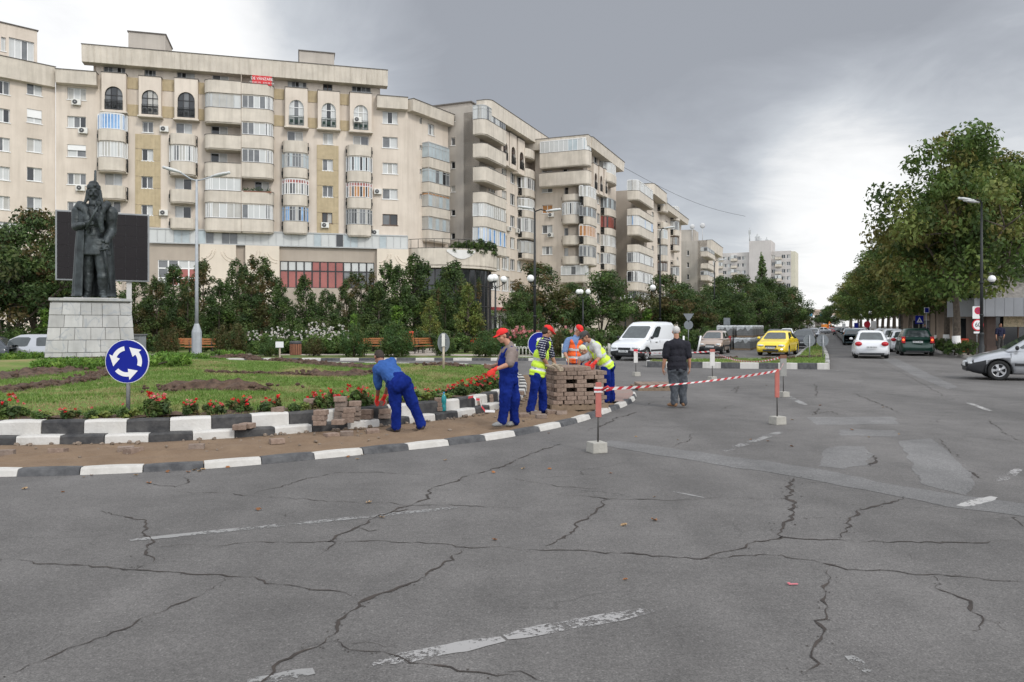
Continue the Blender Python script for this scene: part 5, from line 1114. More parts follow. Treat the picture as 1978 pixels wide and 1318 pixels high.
def tree_proto(key, name, kind, h, cr, th, nl, ls, pal, tr=.2, white=False, lean=0.0):
    """one prototype tree: trunk with limbs, crown of leaves"""
    root = bpy.data.objects.new(name, None); COL.objects.link(root); wood = MB(); cl = []
    if kind == 'broad':
        top = limb(wood, (0, 0, 0), (lean * th, 0, th), tr * 1.15, tr * .8, .03, 6, 9)[-1]; ends = []
        nb = RD.randint(5, 7)
        for i in range(nb):
            az = 2 * math.pi * (i + RD.uniform(-.25, .25)) / nb; el = RD.uniform(.5, 1.25) if i else 1.45; L = (h - th) * RD.uniform(.5, .72) * (1.15 if i == 0 else 1)
            e = top + Vector((math.cos(az) * math.cos(el) * L * min(1.3, cr / (h - th) * 1.7), math.sin(az) * math.cos(el) * L * min(1.3, cr / (h - th) * 1.7), math.sin(el) * L))
            pts = limb(wood, top - Vector((0, 0, RD.uniform(0, .5))), e, tr * RD.uniform(.4, .6), .05, .14, 6)
            for p in (pts[3], pts[4], pts[6]):
                for j in range(3):
                    q = p + Vector((RD.gauss(0, 1), RD.gauss(0, 1), RD.uniform(-.2, 1.1))).normalized() * RD.uniform(.9, 1.9) * cr / 4; limb(wood, p, q, .05, .018, .1, 3, 4); ends.append(q)
        for e in ends:
            rr = RD.uniform(.55, 1.05) * cr / 4.2; cl.append((*e, rr, rr * .75, *pick(pal)))
        for i in range(62):     # fill the crown volume so that the outline is uneven but closed
            th_ = RD.uniform(0, 2 * math.pi); f = RD.uniform(0, 1); zz = th * .9 + (h - th) * f; rad = cr * (math.sin(math.pi * min(1, .18 + .8 * f)) ** .7) * RD.uniform(.35, .98); rr = RD.uniform(.6, 1.15) * cr / 4.0
            cl.append((math.cos(th_) * rad + lean * th, math.sin(th_) * rad, min(zz, h - rr * .6), rr, rr * .72, *pick(pal)))
    elif kind == 'spire':
        limb(wood, (0, 0, 0), (0, 0, h * .93), tr, .02, .02, 6, 7)
        for i in range(int(34 + h * 5)):
            f = (i + RD.random()) / (34 + h * 5); z = th + (h - th) * f; R_ = cr * (1 - f) ** .62 * (1 if f > .12 else .55 + f * 3.7) * RD.uniform(.55, 1.12); az = RD.uniform(0, 6.28); rr = max(.16, cr * RD.uniform(.2, .36) * (1.08 - f * .75))
            p = (math.cos(az) * R_ * .72, math.sin(az) * R_ * .72, z); cl.append((*p, rr, rr * RD.uniform(.8, 1.35), *pick(pal)))
            if i % 3 == 0: limb(wood, (0, 0, max(.3, z - R_ * .6)), p, .04, .012, .05, 3, 4)
        for j in range(RD.randint(2, 4)):      # leading shoots give the ragged top
            az = RD.uniform(0, 6.28); d = cr * RD.uniform(.1, .45); b_ = h * RD.uniform(.8, .97)
            for q in range(4): cl.append((math.cos(az) * d, math.sin(az) * d, b_ + q * h * .03, .16 * cr * (1 - q * .18), .22 * cr, *pick(pal)))
    elif kind == 'globe':
        for i in range(70):
            f = RD.random(); az = RD.uniform(0, 6.28); z = h * (.06 + .9 * f); R_ = cr * (math.sin(math.pi * min(.97, .16 + .72 * f)) ** .8) * RD.uniform(.55, 1); rr = cr * RD.uniform(.14, .24)
            cl.append((math.cos(az) * R_ * .88, math.sin(az) * R_ * .88, z, rr * .8, rr * 1.5, *pick(pal)))
        cl.append((0, 0, h * .45, cr * .72, h * .4, *pick(pal))); limb(wood, (0, 0, 0), (0, 0, h * .5), .06, .02, 0, 2, 5)
    elif kind == 'creep':
        for i in range(46):
            az = RD.uniform(0, 6.28); R_ = cr * RD.random() ** .6; cl.append((math.cos(az) * R_, math.sin(az) * R_ * .6, h * RD.uniform(.2, .75) * (1.15 - .5 * R_ / cr), cr * .2, h * .3, *pick(pal)))
        for i in range(5): az = RD.uniform(0, 6.28); limb(wood, (0, 0, 0), (math.cos(az) * cr * .7, math.sin(az) * cr * .4, h * .3), .03, .01, .1, 3, 4)
    elif kind == 'bush':
        for i in range(9): az = RD.uniform(0, 6.28); limb(wood, (RD.gauss(0, .06), RD.gauss(0, .06), 0), (math.cos(az) * cr * RD.random(), math.sin(az) * cr * RD.random(), h * RD.uniform(.6, .95)), .02, .008, .1, 3, 4)
        for i in range(40):
            az = RD.uniform(0, 6.28); f = RD.random(); R_ = cr * RD.random() ** .5 * (1 - .3 * f); cl.append((math.cos(az) * R_, math.sin(az) * R_, h * (.1 + .85 * f), cr * .22, cr * .2, *pick(pal)))
    V, Fq, t = leaves(cl, nl, ls, **({'flat': .35, 'slim': .38, 'droop': -.5} if kind in ('globe', 'creep') else {'flat': .45, 'slim': .6} if kind == 'broad' else {'flat': .3, 'slim': .5}))
    V[:, 2] = np.maximum(V[:, 2], .02)
    frommesh('crown' if kind not in ('creep', 'globe', 'bush') else 'foliage', V, Fq, LEAF, root, t)
    wood.build('trunk' if kind not in ('creep', 'globe', 'bush') else 'stem', BARK, root)
    if white:
        w = MB(); w.tube([(0, 0, .01), (0, 0, .4), (lean * 1.0, 0, 1.05)], [tr * 1.28, tr * 1.21, tr * 1.17], 12); w.build('painted_base', LIME, root)
    TREES[key] = [root, 0]; return root
def plant(key, x, y, z=0.0, s=1.0, sz=None, rz=None, label=None, cat='tree', group=None):
    r = TREES[key]; o = r[0] if r[1] == 0 else copy_tree(r[0]); r[1] += 1
    o.location = (x, y, z); o.rotation_euler = (0, 0, RD.uniform(0, 6.28) if rz is None else rz); o.scale = (s, s, sz or s)
    for p in ('label', 'category', 'group'):
        if p in o: del o[p]
    return tag(o, label, cat, group)
for i in range(4): tree_proto('street%d' % i, 'street_tree', 'broad', 13.2, 5.2, 3.9, 17500, .16, G_MAPLE, .23, True, (.03, -.04, .05, 0)[i])
for i in range(3): tree_proto('park%d' % i, 'park_tree', 'broad', 7.5, 3.3, 1.15, 11000, .115, (G_DARK + G_BROWN, G_DARK, G_DARK + G_MID)[i], .13)
for i in range(4): tree_proto('spire%d' % i, 'park_tree', 'spire', 7.4, 2.45, .55, 10500, .105, (G_DARK, G_DARK + G_BROWN, G_MID + G_DARK, G_BROWN + G_DARK)[i], .1)
tree_proto('young', 'young_tree', 'spire', 3.6, 1.15, 1.1, 2200, .075, G_LIGHT, .05); tree_proto('poplar', 'poplar', 'spire', 20, 3.2, 3, 6500, .3, G_MID + [(.09, .12, .05)], .3)
tree_proto('cone', 'thuja', 'spire', 3.0, .62, .15, 3000, .07, G_MID + G_JUN, .06)
for i in range(3): tree_proto('globe%d' % i, 'thuja_shrub', 'globe', 1.75, .95, 0, 4500, .055, (G_THUJA, G_THUJB, G_THUJA + G_MID)[i])
for i in range(2): tree_proto('creep%d' % i, 'juniper', 'creep', .42, .85, 0, 2600, .05, G_JUN)
for i in range(2): tree_proto('bush%d' % i, 'shrub', 'bush', 1.35, .85, 0, 2600, .06, G_MID + G_DARK)
def L3(px, py, d): p = P(px, py, d); return p.x, d
# big street trees on the right
big = [(0, 1848, 45, .84, 1.0, 'tallest thick-trunked street tree with white base nearest the grey-fascia shop'), (1, 1906, 49.6, .92, .97, 'forked street tree with white base right behind the black lamp column'), (2, 1876, 55, .88, .95, 'street tree with white base between the speed sign and the tallest tree'),
       (3, 1828, 59, .85, .93, 'slender street tree with white base just left of the tallest thick trunk'), (0, 1811, 62, .85, .86, 'street tree with narrow white base second to the left of the tallest trunk'), (1, 1799, 66, .85, .86, 'street tree with white base behind the dark green car'),
       (2, 1975, 53, .95, .95, 'street tree overhanging the stone roof of the shop at the right edge')]
for k, px, d, s, sz, lab in big:
    x, y = L3(px, 640, d); plant('street%d' % k, x, y, .13, s, sz, {0: 2.2, 1: .4}.get(k), lab, 'tree', 'white-based trees along the right pavement')
row = [(36.4, 72.5, .95), (40.3, 82, .97), (43.8, 90.5, 1.0), (47.5, 100, .97), (51.2, 109, 1.0), (55.2, 119, 1.02), (60.4, 132, 1.05), (66.5, 147, 1.05), (73.5, 165, 1.1), (84, 190, 1.15), (41, 76, .95), (49, 92, 1.0), (57, 108, 1.05), (68, 132, 1.1), (98, 226, 1.2), (113, 262, 1.2)]
for i, (x, y, s) in enumerate(row):
    lab = ('%s tree of the dense dark row receding along the right side of the boulevard' % ORD[i]) if i < 10 else '%s tree standing behind the receding right-hand row' % ORD[i - 10]
    plant('street%d' % ((i * 3 + 1) % 4), x + .8, y, .13, s * .92, s * .9, None, lab, 'tree', 'trees in the receding right-hand row')
# dark tree group at the left edge
for k, px, d, s, sz, lab in (('park0', 70, 45, 1.05, 1.12, 'broad dark tree with reddish leaves left of the black screen'), ('park1', 8, 43, 1.0, .98, 'dark tree cut off by the left edge of the view'), ('park2', 118, 52, 1.0, 1.0, 'dark tree half hidden behind the black screen')):
    x, y = L3(px, 640, d); plant(k, x, y, .1, s, sz, None, lab, 'tree')
# the ragged row before the long block: photo column, top row, distance
R0 = [(262, 510, 60, 0), (302, 540, 56, 3), (335, 512, 61, 2), (362, 535, 55, 1), (392, 508, 62, 3), (425, 540, 58, 2), (458, 500, 62, 0), (487, 528, 57, 3), (507, 497, 63, 1), (545, 545, 56, 2), (590, 532, 58, 2), (630, 560, 54, 0), (668, 540, 60, 1), (698, 528, 63, 3), (730, 545, 56, 0), (743, 505, 64, 2), (772, 512, 63, 2), (802, 490, 66, 0), (838, 560, 58, 1), (878, 502, 66, 0), (908, 545, 56, 3), (858, 540, 60, 2)]
KIND = ['dark narrow', 'brown-tinged narrow', 'fresh green narrow', 'reddish-brown narrow']
for i, (px, top, d, k) in enumerate(sorted(R0)):
    x, y = L3(px, 640, d); hh = (YH - top) / F * d + H; s = hh / 7.6
    plant('spire%d' % k, x, y, .1, s * (1.0 + .16 * (i % 3)), s, None, '%s park tree, %s from the left in the row before the long block' % (KIND[k], (ORD + ['twenty-first', 'twenty-second'])[i]), 'tree', 'narrow park trees before the long block')
for i, (px, top, d, k, w, lab) in enumerate(((1035, 508, 60, 'park0', 1.0, 'bushy dark tree behind the tall black lamp column'), (1000, 560, 57, 'park2', .7, 'low dark tree beside the three-globe lamp nearest the statue'), (1105, 548, 62, 'park1', .85, 'low brown-green tree behind the middle three-globe lamp'), (1160, 517, 63, 'park2', 1.0, 'rounded dark tree right of the middle three-globe lamp'),
        (1040, 590, 52, 'spire2', .9, 'small fresh green tree in front of the stepped-out wing'))):
    x, y = L3(px, 640, d); hh = (YH - top) / F * d + H; plant(k, x, y, .1, hh / 7.6 * w * 1.05, hh / 7.6, None, lab, 'tree')
for px, top, d, lab in ((830, 578, 52, 'young yellow-green tree behind the small blank-backed sign'), (905, 553, 55, 'taller young yellowish tree beside the dark red sign')):
    x, y = L3(px, 640, d); s = ((YH - top) / F * d + H) / 3.7; plant('young', x, y, .1, s, s, None, lab, 'tree', 'young trees in the flower beds')
# left side of the boulevard
LB = [(1285, 72, 528), (1308, 78, 540), (1335, 86, 560), (1352, 74, 570), (1385, 96, 545), (1402, 90, 532), (1432, 104, 528), (1455, 112, 540), (1478, 122, 534), (1502, 128, 545), (1520, 140, 548), (1532, 158, 575), (1540, 190, 590), (1420, 82, 560), (1462, 92, 555)]
for i, (px, d, top) in enumerate(LB):
    x, y = L3(px, 640, d); hh = (YH - top) / F * d + H; s = hh / 7.7
    plant('park%d' % ((i * 2) % 3), x, y, .1, s * 1.05, s, None, '%s dark tree from the left in the row along the left side of the boulevard' % ORD[sorted(q[0] for q in LB).index(px)], 'tree', 'trees along the left side of the boulevard')
x, y = L3(1472, 640, 215); plant('poplar', x, y, 0, 1.05, 1.05, None, 'pale feathery poplar rising in front of the tower block', 'tree')
for i, (px, d, s) in enumerate(((1508, 250, 1.2), (1590, 290, 1.0), (1605, 270, 1.1), (1560, 318, .9))):
    x, y = L3(px, 640, d); plant('park%d' % (i % 3), x, y, 0, s * 1.1, s * 1.1, None, ('far tree beside the left end of the railway bridge', 'far tree right under the railway bridge', 'far tree by the right end of the railway bridge', 'far tree behind the railway bridge')[i], 'tree')
# clipped thuja shrubs by the path
GL_ = [(325, 636, 42.5, 1, .9, 'brownish globe'), (445, 626, 43, 1, 1.15, 'wide brownish globe'), (522, 650, 42, 0, .85, 'low green globe below the white roses'), (606, 655, 42.3, 1, .8, 'small olive globe'), (684, 628, 41.5, 0, 1.1, 'dark green globe'), (765, 622, 41.3, 0, 1.25, 'largest dark green globe'), (858, 650, 43, 2, .8, 'small globe by the blank-backed sign'),
       (938, 640, 41.5, 0, 1.1, 'dark globe behind the man in overalls'), (1068, 640, 41.8, 1, 1.05, 'olive globe behind the blue arrow disc'), (20, 640, 41, 2, 1.0, 'green globe at the left edge')]
for px, top, d, k, w, lab in GL_:
    x, y = L3(px, 640, d); hh = (YH - top) / F * d + H - .1; plant('globe%d' % k, x, y, .1, w, hh / 1.8, None, lab + ' thuja shrub beside the park path', 'shrub', 'thuja shrubs along the park path')
for px, top, d, w, lab in ((684, 608, 43, 1.1, 'slim pointed thuja behind the dark green globe'), (765, 592, 43, 1.6, 'pointed thuja rising behind the largest globe'), (88, 598, 40, 1.5, 'bright green pointed thuja left of the stone pedestal'), (1250, 598, 62, 1.5, 'bright green pointed thuja behind the white van')):
    x, y = L3(px, 640, d); hh = (YH - top) / F * d + H - .1; plant('cone', x, y, .1, hh / 3.1 * w, hh / 3.1, None, lab, 'shrub')
HG = [(1010, 46, 1.1, 1.1), (985, 47.5, 1.2, 1.3), (1030, 50, 1.1, 1.35), (1092, 43.5, 1.1, 1.1), (1112, 47, 1.3, 1.3), (1140, 45.5, 1.1, 1.1), (1165, 47, 1.2, 1.05), (1190, 48.5, 1.2, 1.0), (1215, 52, 1.2, 1.1), (1330, 55, 1.2, 1.25), (1342, 50.5, 1.0, 1.0), (1352, 58, 1.2, 1.2), (1368, 63, 1.2, 1.2), (1388, 70, 1.3, 1.2), (1240, 56, 1.3, 1.0), (1270, 60, 1.3, 1.1), (1300, 60, 1.3, 1.1),
      (250, 46, 1.1, 1.0), (285, 47, 1.1, .9), (415, 49, 1.2, 1.0), (470, 48, 1.1, 1.1), (505, 47, 1.1, 1.1), (575, 50, 1.3, 1.3), (640, 49, 1.2, 1.2), (720, 50, 1.2, 1.3), (800, 50, 1.2, 1.1), (860, 48, 1.3, 1.0), (900, 48, 1.2, .95), (960, 50, 1.2, 1.1), (40, 42.5, 1.2, 1.2), (100, 47, 1.2, 1.2), (140, 50, 1.3, 1.3)]
for i, (px, d, s, sz) in enumerate(sorted(HG)):
    x, y = L3(px, 640, d); plant('bush%d' % (i % 2), x, y, .1, s, sz, None, 'loose green shrub, %s from the left in the park beds' % (['first', 'second', 'third', 'fourth', 'fifth', 'sixth', 'seventh', 'eighth', 'ninth', 'tenth', 'eleventh', 'twelfth', 'thirteenth', 'fourteenth', 'fifteenth', 'sixteenth', 'seventeenth', 'eighteenth', 'nineteenth', 'twentieth'] + ['twenty-' + w for w in ORD] )[i], 'shrub', 'loose shrubs in the park beds')
RBU = [(1838, 43.6), (1862, 42.8), (1822, 48.5), (1806, 52), (1790, 57)]
for i, (px, d) in enumerate(sorted(RBU)): x, y = L3(px, 640, d); plant('bush%d' % (i % 2), x + .2, y, .13, .75, .62, None, 'low leafy shrub, %s from the left at the foot of the white-based trees' % ORD[i], 'shrub', 'low shrubs under the right-hand trees')
pc = P(853, 640, 90)
for i, (a, s_) in enumerate(((292, .9), (308, 1.1), (324, 1.25), (340, 1.1))):
    plant('bush%d' % (i % 2), pc.x + 5.9 * math.cos(math.radians(a)), pc.y + 5.9 * math.sin(math.radians(a)), 9.6, s_ * 1.15, s_ * 1.1, None, 'leafy terrace plant above the pavilion parapet, %s from the left' % ORD[i], 'plant', 'plants on the pavilion terrace')
# creeping junipers round the monument
JN = [(300, 699, .62, 1.3, 'spreading bright green juniper right of the blue disc'), (365, 696, .5, .9, 'juniper in front of the grey lamp base'), (440, 690, .44, .8, 'small juniper left of the white notice'), (130, 706, .58, 1.15, 'juniper in the dug earth below the pedestal'), (178, 702, .6, .95, 'juniper close to the front of the pedestal'), (35, 690, .55, 1.2, 'juniper in front of the silver car'), (330, 692, .58, .9, 'juniper behind the spreading one by the disc'), (415, 694, .46, .6, 'smallest juniper at the edge of the trench')]
for i, (px, py, z, s, lab) in enumerate(JN):
    p = G(px, py, z); plant('creep%d' % (i % 2), p.x, p.y, lawn_z(p.x, p.y) - .02, s, s * .9, RD.uniform(-.4, .4), lab, 'shrub', 'creeping junipers round the monument')
# flowering plants: prototypes with leaf tuft and blossoms
def flower_proto(key, name, h, r, petal, nl, nf, pal, fs=.03):
    root = bpy.data.objects.new(name, None); COL.objects.link(root); cl = []
    for i in range(12): az = RD.uniform(0, 6.28); q = r * RD.random() ** .5; cl.append((math.cos(az) * q, math.sin(az) * q, h * RD.uniform(.15, .6), r * .35, h * .25, *pick(pal)))
    V, Fq, t = leaves(cl, nl, .032 * (h / .28) ** .5, flat=.4); V[:, 2] = np.maximum(V[:, 2], .005); frommesh('foliage', V, Fq, LEAF, root, t)
    fc = []
    for i in range(nf):
        az = RD.uniform(0, 6.28); q = r * RD.random() ** .5; c = petal[RD.randrange(len(petal))]; b_ = (math.cos(az) * q, math.sin(az) * q, h * RD.uniform(.62, 1.05))
        fc.append((*b_, fs * 1.25, fs * 1.15, *c))
    V, Fq, t = leaves(fc, nf * 14, fs * .62, flat=.2, slim=.8); frommesh('blossoms', V, Fq, LEAF, root, t); TREES[key] = [root, 0]
RED = [(.60, .014, .02), (.70, .03, .036), (.48, .012, .015), (.62, .10, .12)]
for i in range(3): flower_proto('red%d' % i, 'flower_plant', (.24, .28, .34)[i], .17, RED if i < 2 else RED + [(.7, .2, .22)], 520, (5, 7, 9)[i], G_MID + G_DARK + G_THUJB, .022)
flower_proto('leafy', 'bedding_plant', .24, .2, RED, 620, 1, G_MID + G_LIGHT[:1], .02)
flower_proto('white', 'rose_bush', 1.45, .95, [(.66, .65, .61)], 3600, 24, G_MID, .052); flower_proto('orange', 'flower_clump', .8, .9, [(.60, .11, .03), (.6, .05, .04), (.62, .2, .06)], 900, 30, G_MID, .05); flower_proto('pink', 'rose_bush', 1.25, .8, [(.66, .32, .32), (.6, .2, .2)], 2200, 24, G_MID + G_DARK, .07)
bed = []; TF = [p for p in TOP if p.y < 18.5 and -9 < p.x < .6]; acc = 0
TF = sorted(TF, key=lambda p: p.x); last = None
for p in TF:
    if last is None or (p - last).length > .24: bed.append(p); last = p
def redness(px):
    for a, b, w in ((-40, 30, .9), (30, 90, .35), (90, 240, .12), (255, 300, .6), (300, 480, 1), (500, 540, .8), (600, 720, .9), (720, 860, .3), (870, 960, .8), (980, 1030, .9)):
        if a <= px < b: return w
    return .15
bi = 0
for row_ in range(2):
    for p in bed:
        n = Vector((-p.x - 9, 22 - p.y, 0)).normalized(); q = p + n * (.18 + .26 * row_ + RD.uniform(-.06, .06)); px = CX + q.x / q.y * F
        if row_ == 1 and RD.random() < .35: continue
        red = RD.random() < redness(px); bi += 1
        if red: plant('red%d' % RD.randrange(3), q.x, q.y, lawn_z(q.x, q.y) - .01, RD.uniform(.8, 1.15), None, None, 'bedding plant with bright red blossoms in the bed along the striped kerb', 'flower', 'red flowers along the inner kerb')
        elif RD.random() < .8: plant('leafy', q.x, q.y, lawn_z(q.x, q.y) - .01, RD.uniform(.75, 1.2), RD.uniform(.6, 1.1), None, 'green bedding plant almost without blossom in the bed along the striped kerb', 'flower', 'leafy plants along the inner kerb')
for i, (px, d, s) in enumerate(((508, 45, .95), (540, 46, 1.1), (560, 47, .8), (598, 46, 1.0), (625, 46.5, 1.1), (652, 46, .95), (630, 48.5, 1.3))):
    x, y = L3(px, 640, d); plant('white', x, y, .1, s, s, None, 'rose bush covered in white blossom, %s from the left beside the wooden bin' % ORD[sorted((508, 540, 560, 598, 625, 652, 630)).index(px)], 'rose bush', 'white rose bushes')
for i, (px, d) in enumerate(sorted(((275, 50), (300, 51), (350, 52), (455, 52), (615, 53), (735, 53), (880, 51), (905, 52), (935, 51), (950, 53), (1180, 60), (40, 47), (15, 46)))):
    x, y = L3(px, 640, d); plant('orange', x, y, .1, 1.0, 1.0, None, 'clump of orange red flowers, %s from the left behind the park path' % ORD[i], 'flower', 'orange flower clumps in the park')
for i, (px, d) in enumerate(((1000, 45), (1018, 46.5), (1085, 47))): x, y = L3(px, 640, d); plant('pink', x, y, .1, 1.1, 1.2, None, 'pink rose bush, %s from the left behind the workers' % ORD[i], 'rose bush', 'pink rose bushes')
# turf: blades on the near half of the lawn
def turf(name, poly, zfn, n, ymax, hgt, seed, ok=lambda x, y: True):
    rr = random.Random(seed); xs_ = [p[0] for p in poly]; ys_ = [p[1] for p in poly]; V = []; t = []; m = 0
    while m < n:
        x = rr.uniform(min(xs_), max(xs_)); y = min(ys_) + (min(ymax, max(ys_)) - min(ys_)) * rr.random() ** 1.25
        if not in_poly(x, y, poly): continue
        dry = mnoise.fractal(Vector((x * .55, y * .55, 3.3)), 1, 2, 4)
        c = (.125, .205, .042) if dry < .12 else (.30, .25, .12) if dry > .3 else (.19, .215, .07)
        z = zfn(x, y)
        for k in range(3):
            a = rr.uniform(0, 6.28); w = rr.uniform(.006, .012); h_ = hgt * rr.uniform(.5, 1.3) * (1 - .4 * (dry > .3)); lx, ly = rr.gauss(0, .5) * h_, rr.gauss(0, .5) * h_; ox, oy = x + rr.gauss(0, .03), y + rr.gauss(0, .03)
            V += [(ox - math.cos(a) * w, oy - math.sin(a) * w, z - .005), (ox + math.cos(a) * w, oy + math.sin(a) * w, z - .005), (ox + lx, oy + ly, z + h_)]; s_ = rr.uniform(.7, 1.3); t += [tuple(q * s_ for q in c)] * 3; m += 1
    return tag(frommesh(name, np.array(V), np.arange(len(V)).reshape(-1, 3), LEAF, None, np.array(t)), kind='stuff')
near = [(p.x, p.y) for p in TOP]
near = [(max(x, -14.5), y) for x, y in near]
turf('grass', near, lawn_z, 90000, 27, .055, 4)
turf('grass', [(p.x, p.y) for p in inset(MED, .2)], lambda x, y: .235, 9000, 60, .09, 8)
# ================================================================ PEOPLE
def remeshed(mb, name, mats, parent, voxel, smooth=5, wr=None, paint=None):
    """fuse closed shapes into one continuous skin; wr = (amount, scale) of cloth folds; paint(face centre, normal) -> material slot"""
    me = bpy.data.meshes.new('t'); me.from_pydata([tuple(v) for v in mb.v], [], mb.f); t = bpy.data.objects.new('t', me); COL.objects.link(t)
    r = t.modifiers.new('r', 'REMESH'); r.mode = 'VOXEL'; r.voxel_size = voxel
    s = t.modifiers.new('s', 'SMOOTH'); s.factor = .5; s.iterations = smooth
    out_ = bpy.data.meshes.new_from_object(t.evaluated_get(bpy.context.evaluated_depsgraph_get()))
    bpy.data.objects.remove(t); bpy.data.meshes.remove(me)
    n = len(out_.vertices); co = np.empty(n * 3, np.float32); out_.vertices.foreach_get('co', co); co = co.reshape(-1, 3)
    if wr:
        no = np.empty(n * 3, np.float32); out_.vertices.foreach_get('normal', no); no = no.reshape(-1, 3); a, sc = wr
        d = np.array([mnoise.fractal(Vector((p[0] * sc, p[1] * sc, p[2] * sc * .55)), 1, 2, 3) + .6 * abs(mnoise.noise(Vector((p[0] * sc * 1.7 + 3, p[1] * sc * 1.7, p[2] * sc * 2.2)))) for p in co])
        co += no * (d * a)[:, None].astype(np.float32); out_.vertices.foreach_set('co', co.ravel())
    mats = mats if isinstance(mats, (list, tuple)) else [mats]
    for m in mats: out_.materials.append(m)
    out_.polygons.foreach_set('use_smooth', np.ones(len(out_.polygons), bool))
    if paint:
        mi = [paint(p.center, p.normal) for p in out_.polygons]; out_.polygons.foreach_set('material_index', mi)
    out_.update(); out_.name = name
    return put(name, out_, parent)
def cap(mb, pts, rad, n=12, flat=1.0):
    """tapering limb with round ends"""
    mb.tube(pts, rad, n, flat=flat); mb.ball(pts[0], rad[0] * .98, 10); mb.ball(pts[-1], rad[-1] * .98, 10)
def ell(mb, c, r, f=None, u=None):
    """ellipsoid with radii (side, forward, up) turned to axes f and u"""
    if f is None: mb.ball(c, r, 16); return
    f = Vector(f).normalized(); u = Vector(u if u is not None else (0, 0, 1)); s = f.cross(u).normalized(); u = s.cross(f).normalized()
    mb.ball(c, r, 16, 0, Matrix((s, f, u)).transposed())
def hand(mb, w, d, pn, side, curl=.5, k=1.0, spread=.2):
    """palm, four jointed fingers, thumb. w wrist, d pointing, pn palm normal, side = +1/-1 where the thumb is"""
    d = Vector(d).normalized(); pn = Vector(pn); pn = (pn - d * pn.dot(d)).normalized(); s = d.cross(pn).normalized() * side
    c = w + d * .05 * k; ell(mb, c, (.040 * k, .056 * k, .015 * k), d, pn); ell(mb, w + d * .012 * k, (.027 * k, .03 * k, .019 * k), d, pn)
    for i, (o, L) in enumerate(((.03, .068), (.0105, .078), (-.0095, .072), (-.028, .056))):
        p = w + d * (.092 - .006 * abs(i - 1.2)) * k + s * o * k; a = curl * (.75 + .12 * i); dd = (d + s * (1.2 - i) * spread * .35).normalized(); pts = [p - dd * .02 * k, p]
        for j in range(3): ang = a * (j + 1) * .62; q = dd * math.cos(ang) + pn * math.sin(ang); p = p + q * L * k * (.45, .32, .23)[j]; pts.append(p)
        cap(mb, pts, [.0098 * k, .0095 * k, .009 * k, .0085 * k, .0075 * k], 8)
    b = w + d * .032 * k + s * .03 * k; q1 = (d * .65 + s * .75 + pn * .25).normalized(); q2 = (d * .85 + s * .25 + pn * (.3 + curl * .5)).normalized()
    cap(mb, [b, b + q1 * .036 * k, b + q1 * .036 * k + q2 * .032 * k, b + q1 * .036 * k + q2 * .055 * k], [.0125 * k, .011 * k, .0098 * k, .008 * k], 8)
SKIN = [mat('skin', (.42, .215, .14), .55, .08, 22), mat('skin_tanned', (.33, .165, .105), .55, .08, 22), mat('skin_dark_tan', (.24, .115, .075), .55, .1, 22)]
EYE = mat('eye_dark', (.02, .016, .014), .3); LIP = mat('lip', (.34, .13, .10), .5)
BLUEW = mat('work_blue', (.005, .015, .135), .95, .3, 5, col2=(.011, .027, .195), detail=8, spec=.08); BLUES = mat('shirt_blue', (.035, .09, .27), .95, .2, 8, spec=.1)
GREY = mat('shirt_greybrown', (.19, .15, .135), .9, .1, 14); HIV = mat('vest_yellow', (.52, .74, .04), .7, .08, 9, col2=(.58, .78, .07)); HIO = mat('vest_orange', (.80, .12, .02), .7, .06, 9)
REFL = mat('reflective_band', (.52, .53, .52), .35, .08, 9); NAVY = mat('shirt_navy', (.012, .014, .04), .9, .2, 12); WSTR = mat('stripe_white', (.55, .56, .6), .9)
REDC = mat('cap_red', (.62, .018, .015), .75, .08, 14); DKC = mat('cap_dark', (.05, .048, .047), .85, .15, 14); REDG = mat('glove_red', (.62, .035, .025), .8, .15, 20); BRG = mat('glove_brown', (.16, .09, .06), .85, .2, 20); GRG = mat('glove_grey', (.36, .30, .23), .9, .15, 20)
SHOE = mat('shoe_grey', (.20, .20, .20), .75, .2, 15); SHOED = mat('shoe_dark', (.045, .035, .03), .7, .25, 15); SHOEB = mat('shoe_tan', (.25, .14, .075), .75, .15, 15); JEAN = mat('jeans_dark', (.05, .056, .066), .9, .25, 18, col2=(.09, .10, .115)); BLACKP = mat('polo_black', (.010, .010, .016), .9, .25, 12)
HAIRB = mat('hair_brown', (.03, .02, .015), .8, .3, 30); HAIRW = mat('hair_white', (.50, .48, .46), .8, .15, 40); CLOTH = mat('bandana_pale', (.56, .55, .38), .9, .1, 14); LGREY = mat('shirt_grey', (.27, .275, .29), .9, .12, 14); CHECK = mat('shirt_checked', (.13, .20, .36), .9, .25, 40); LSH = mat('shirt_light_grey', (.45, .45, .44), .9, .1, 14)
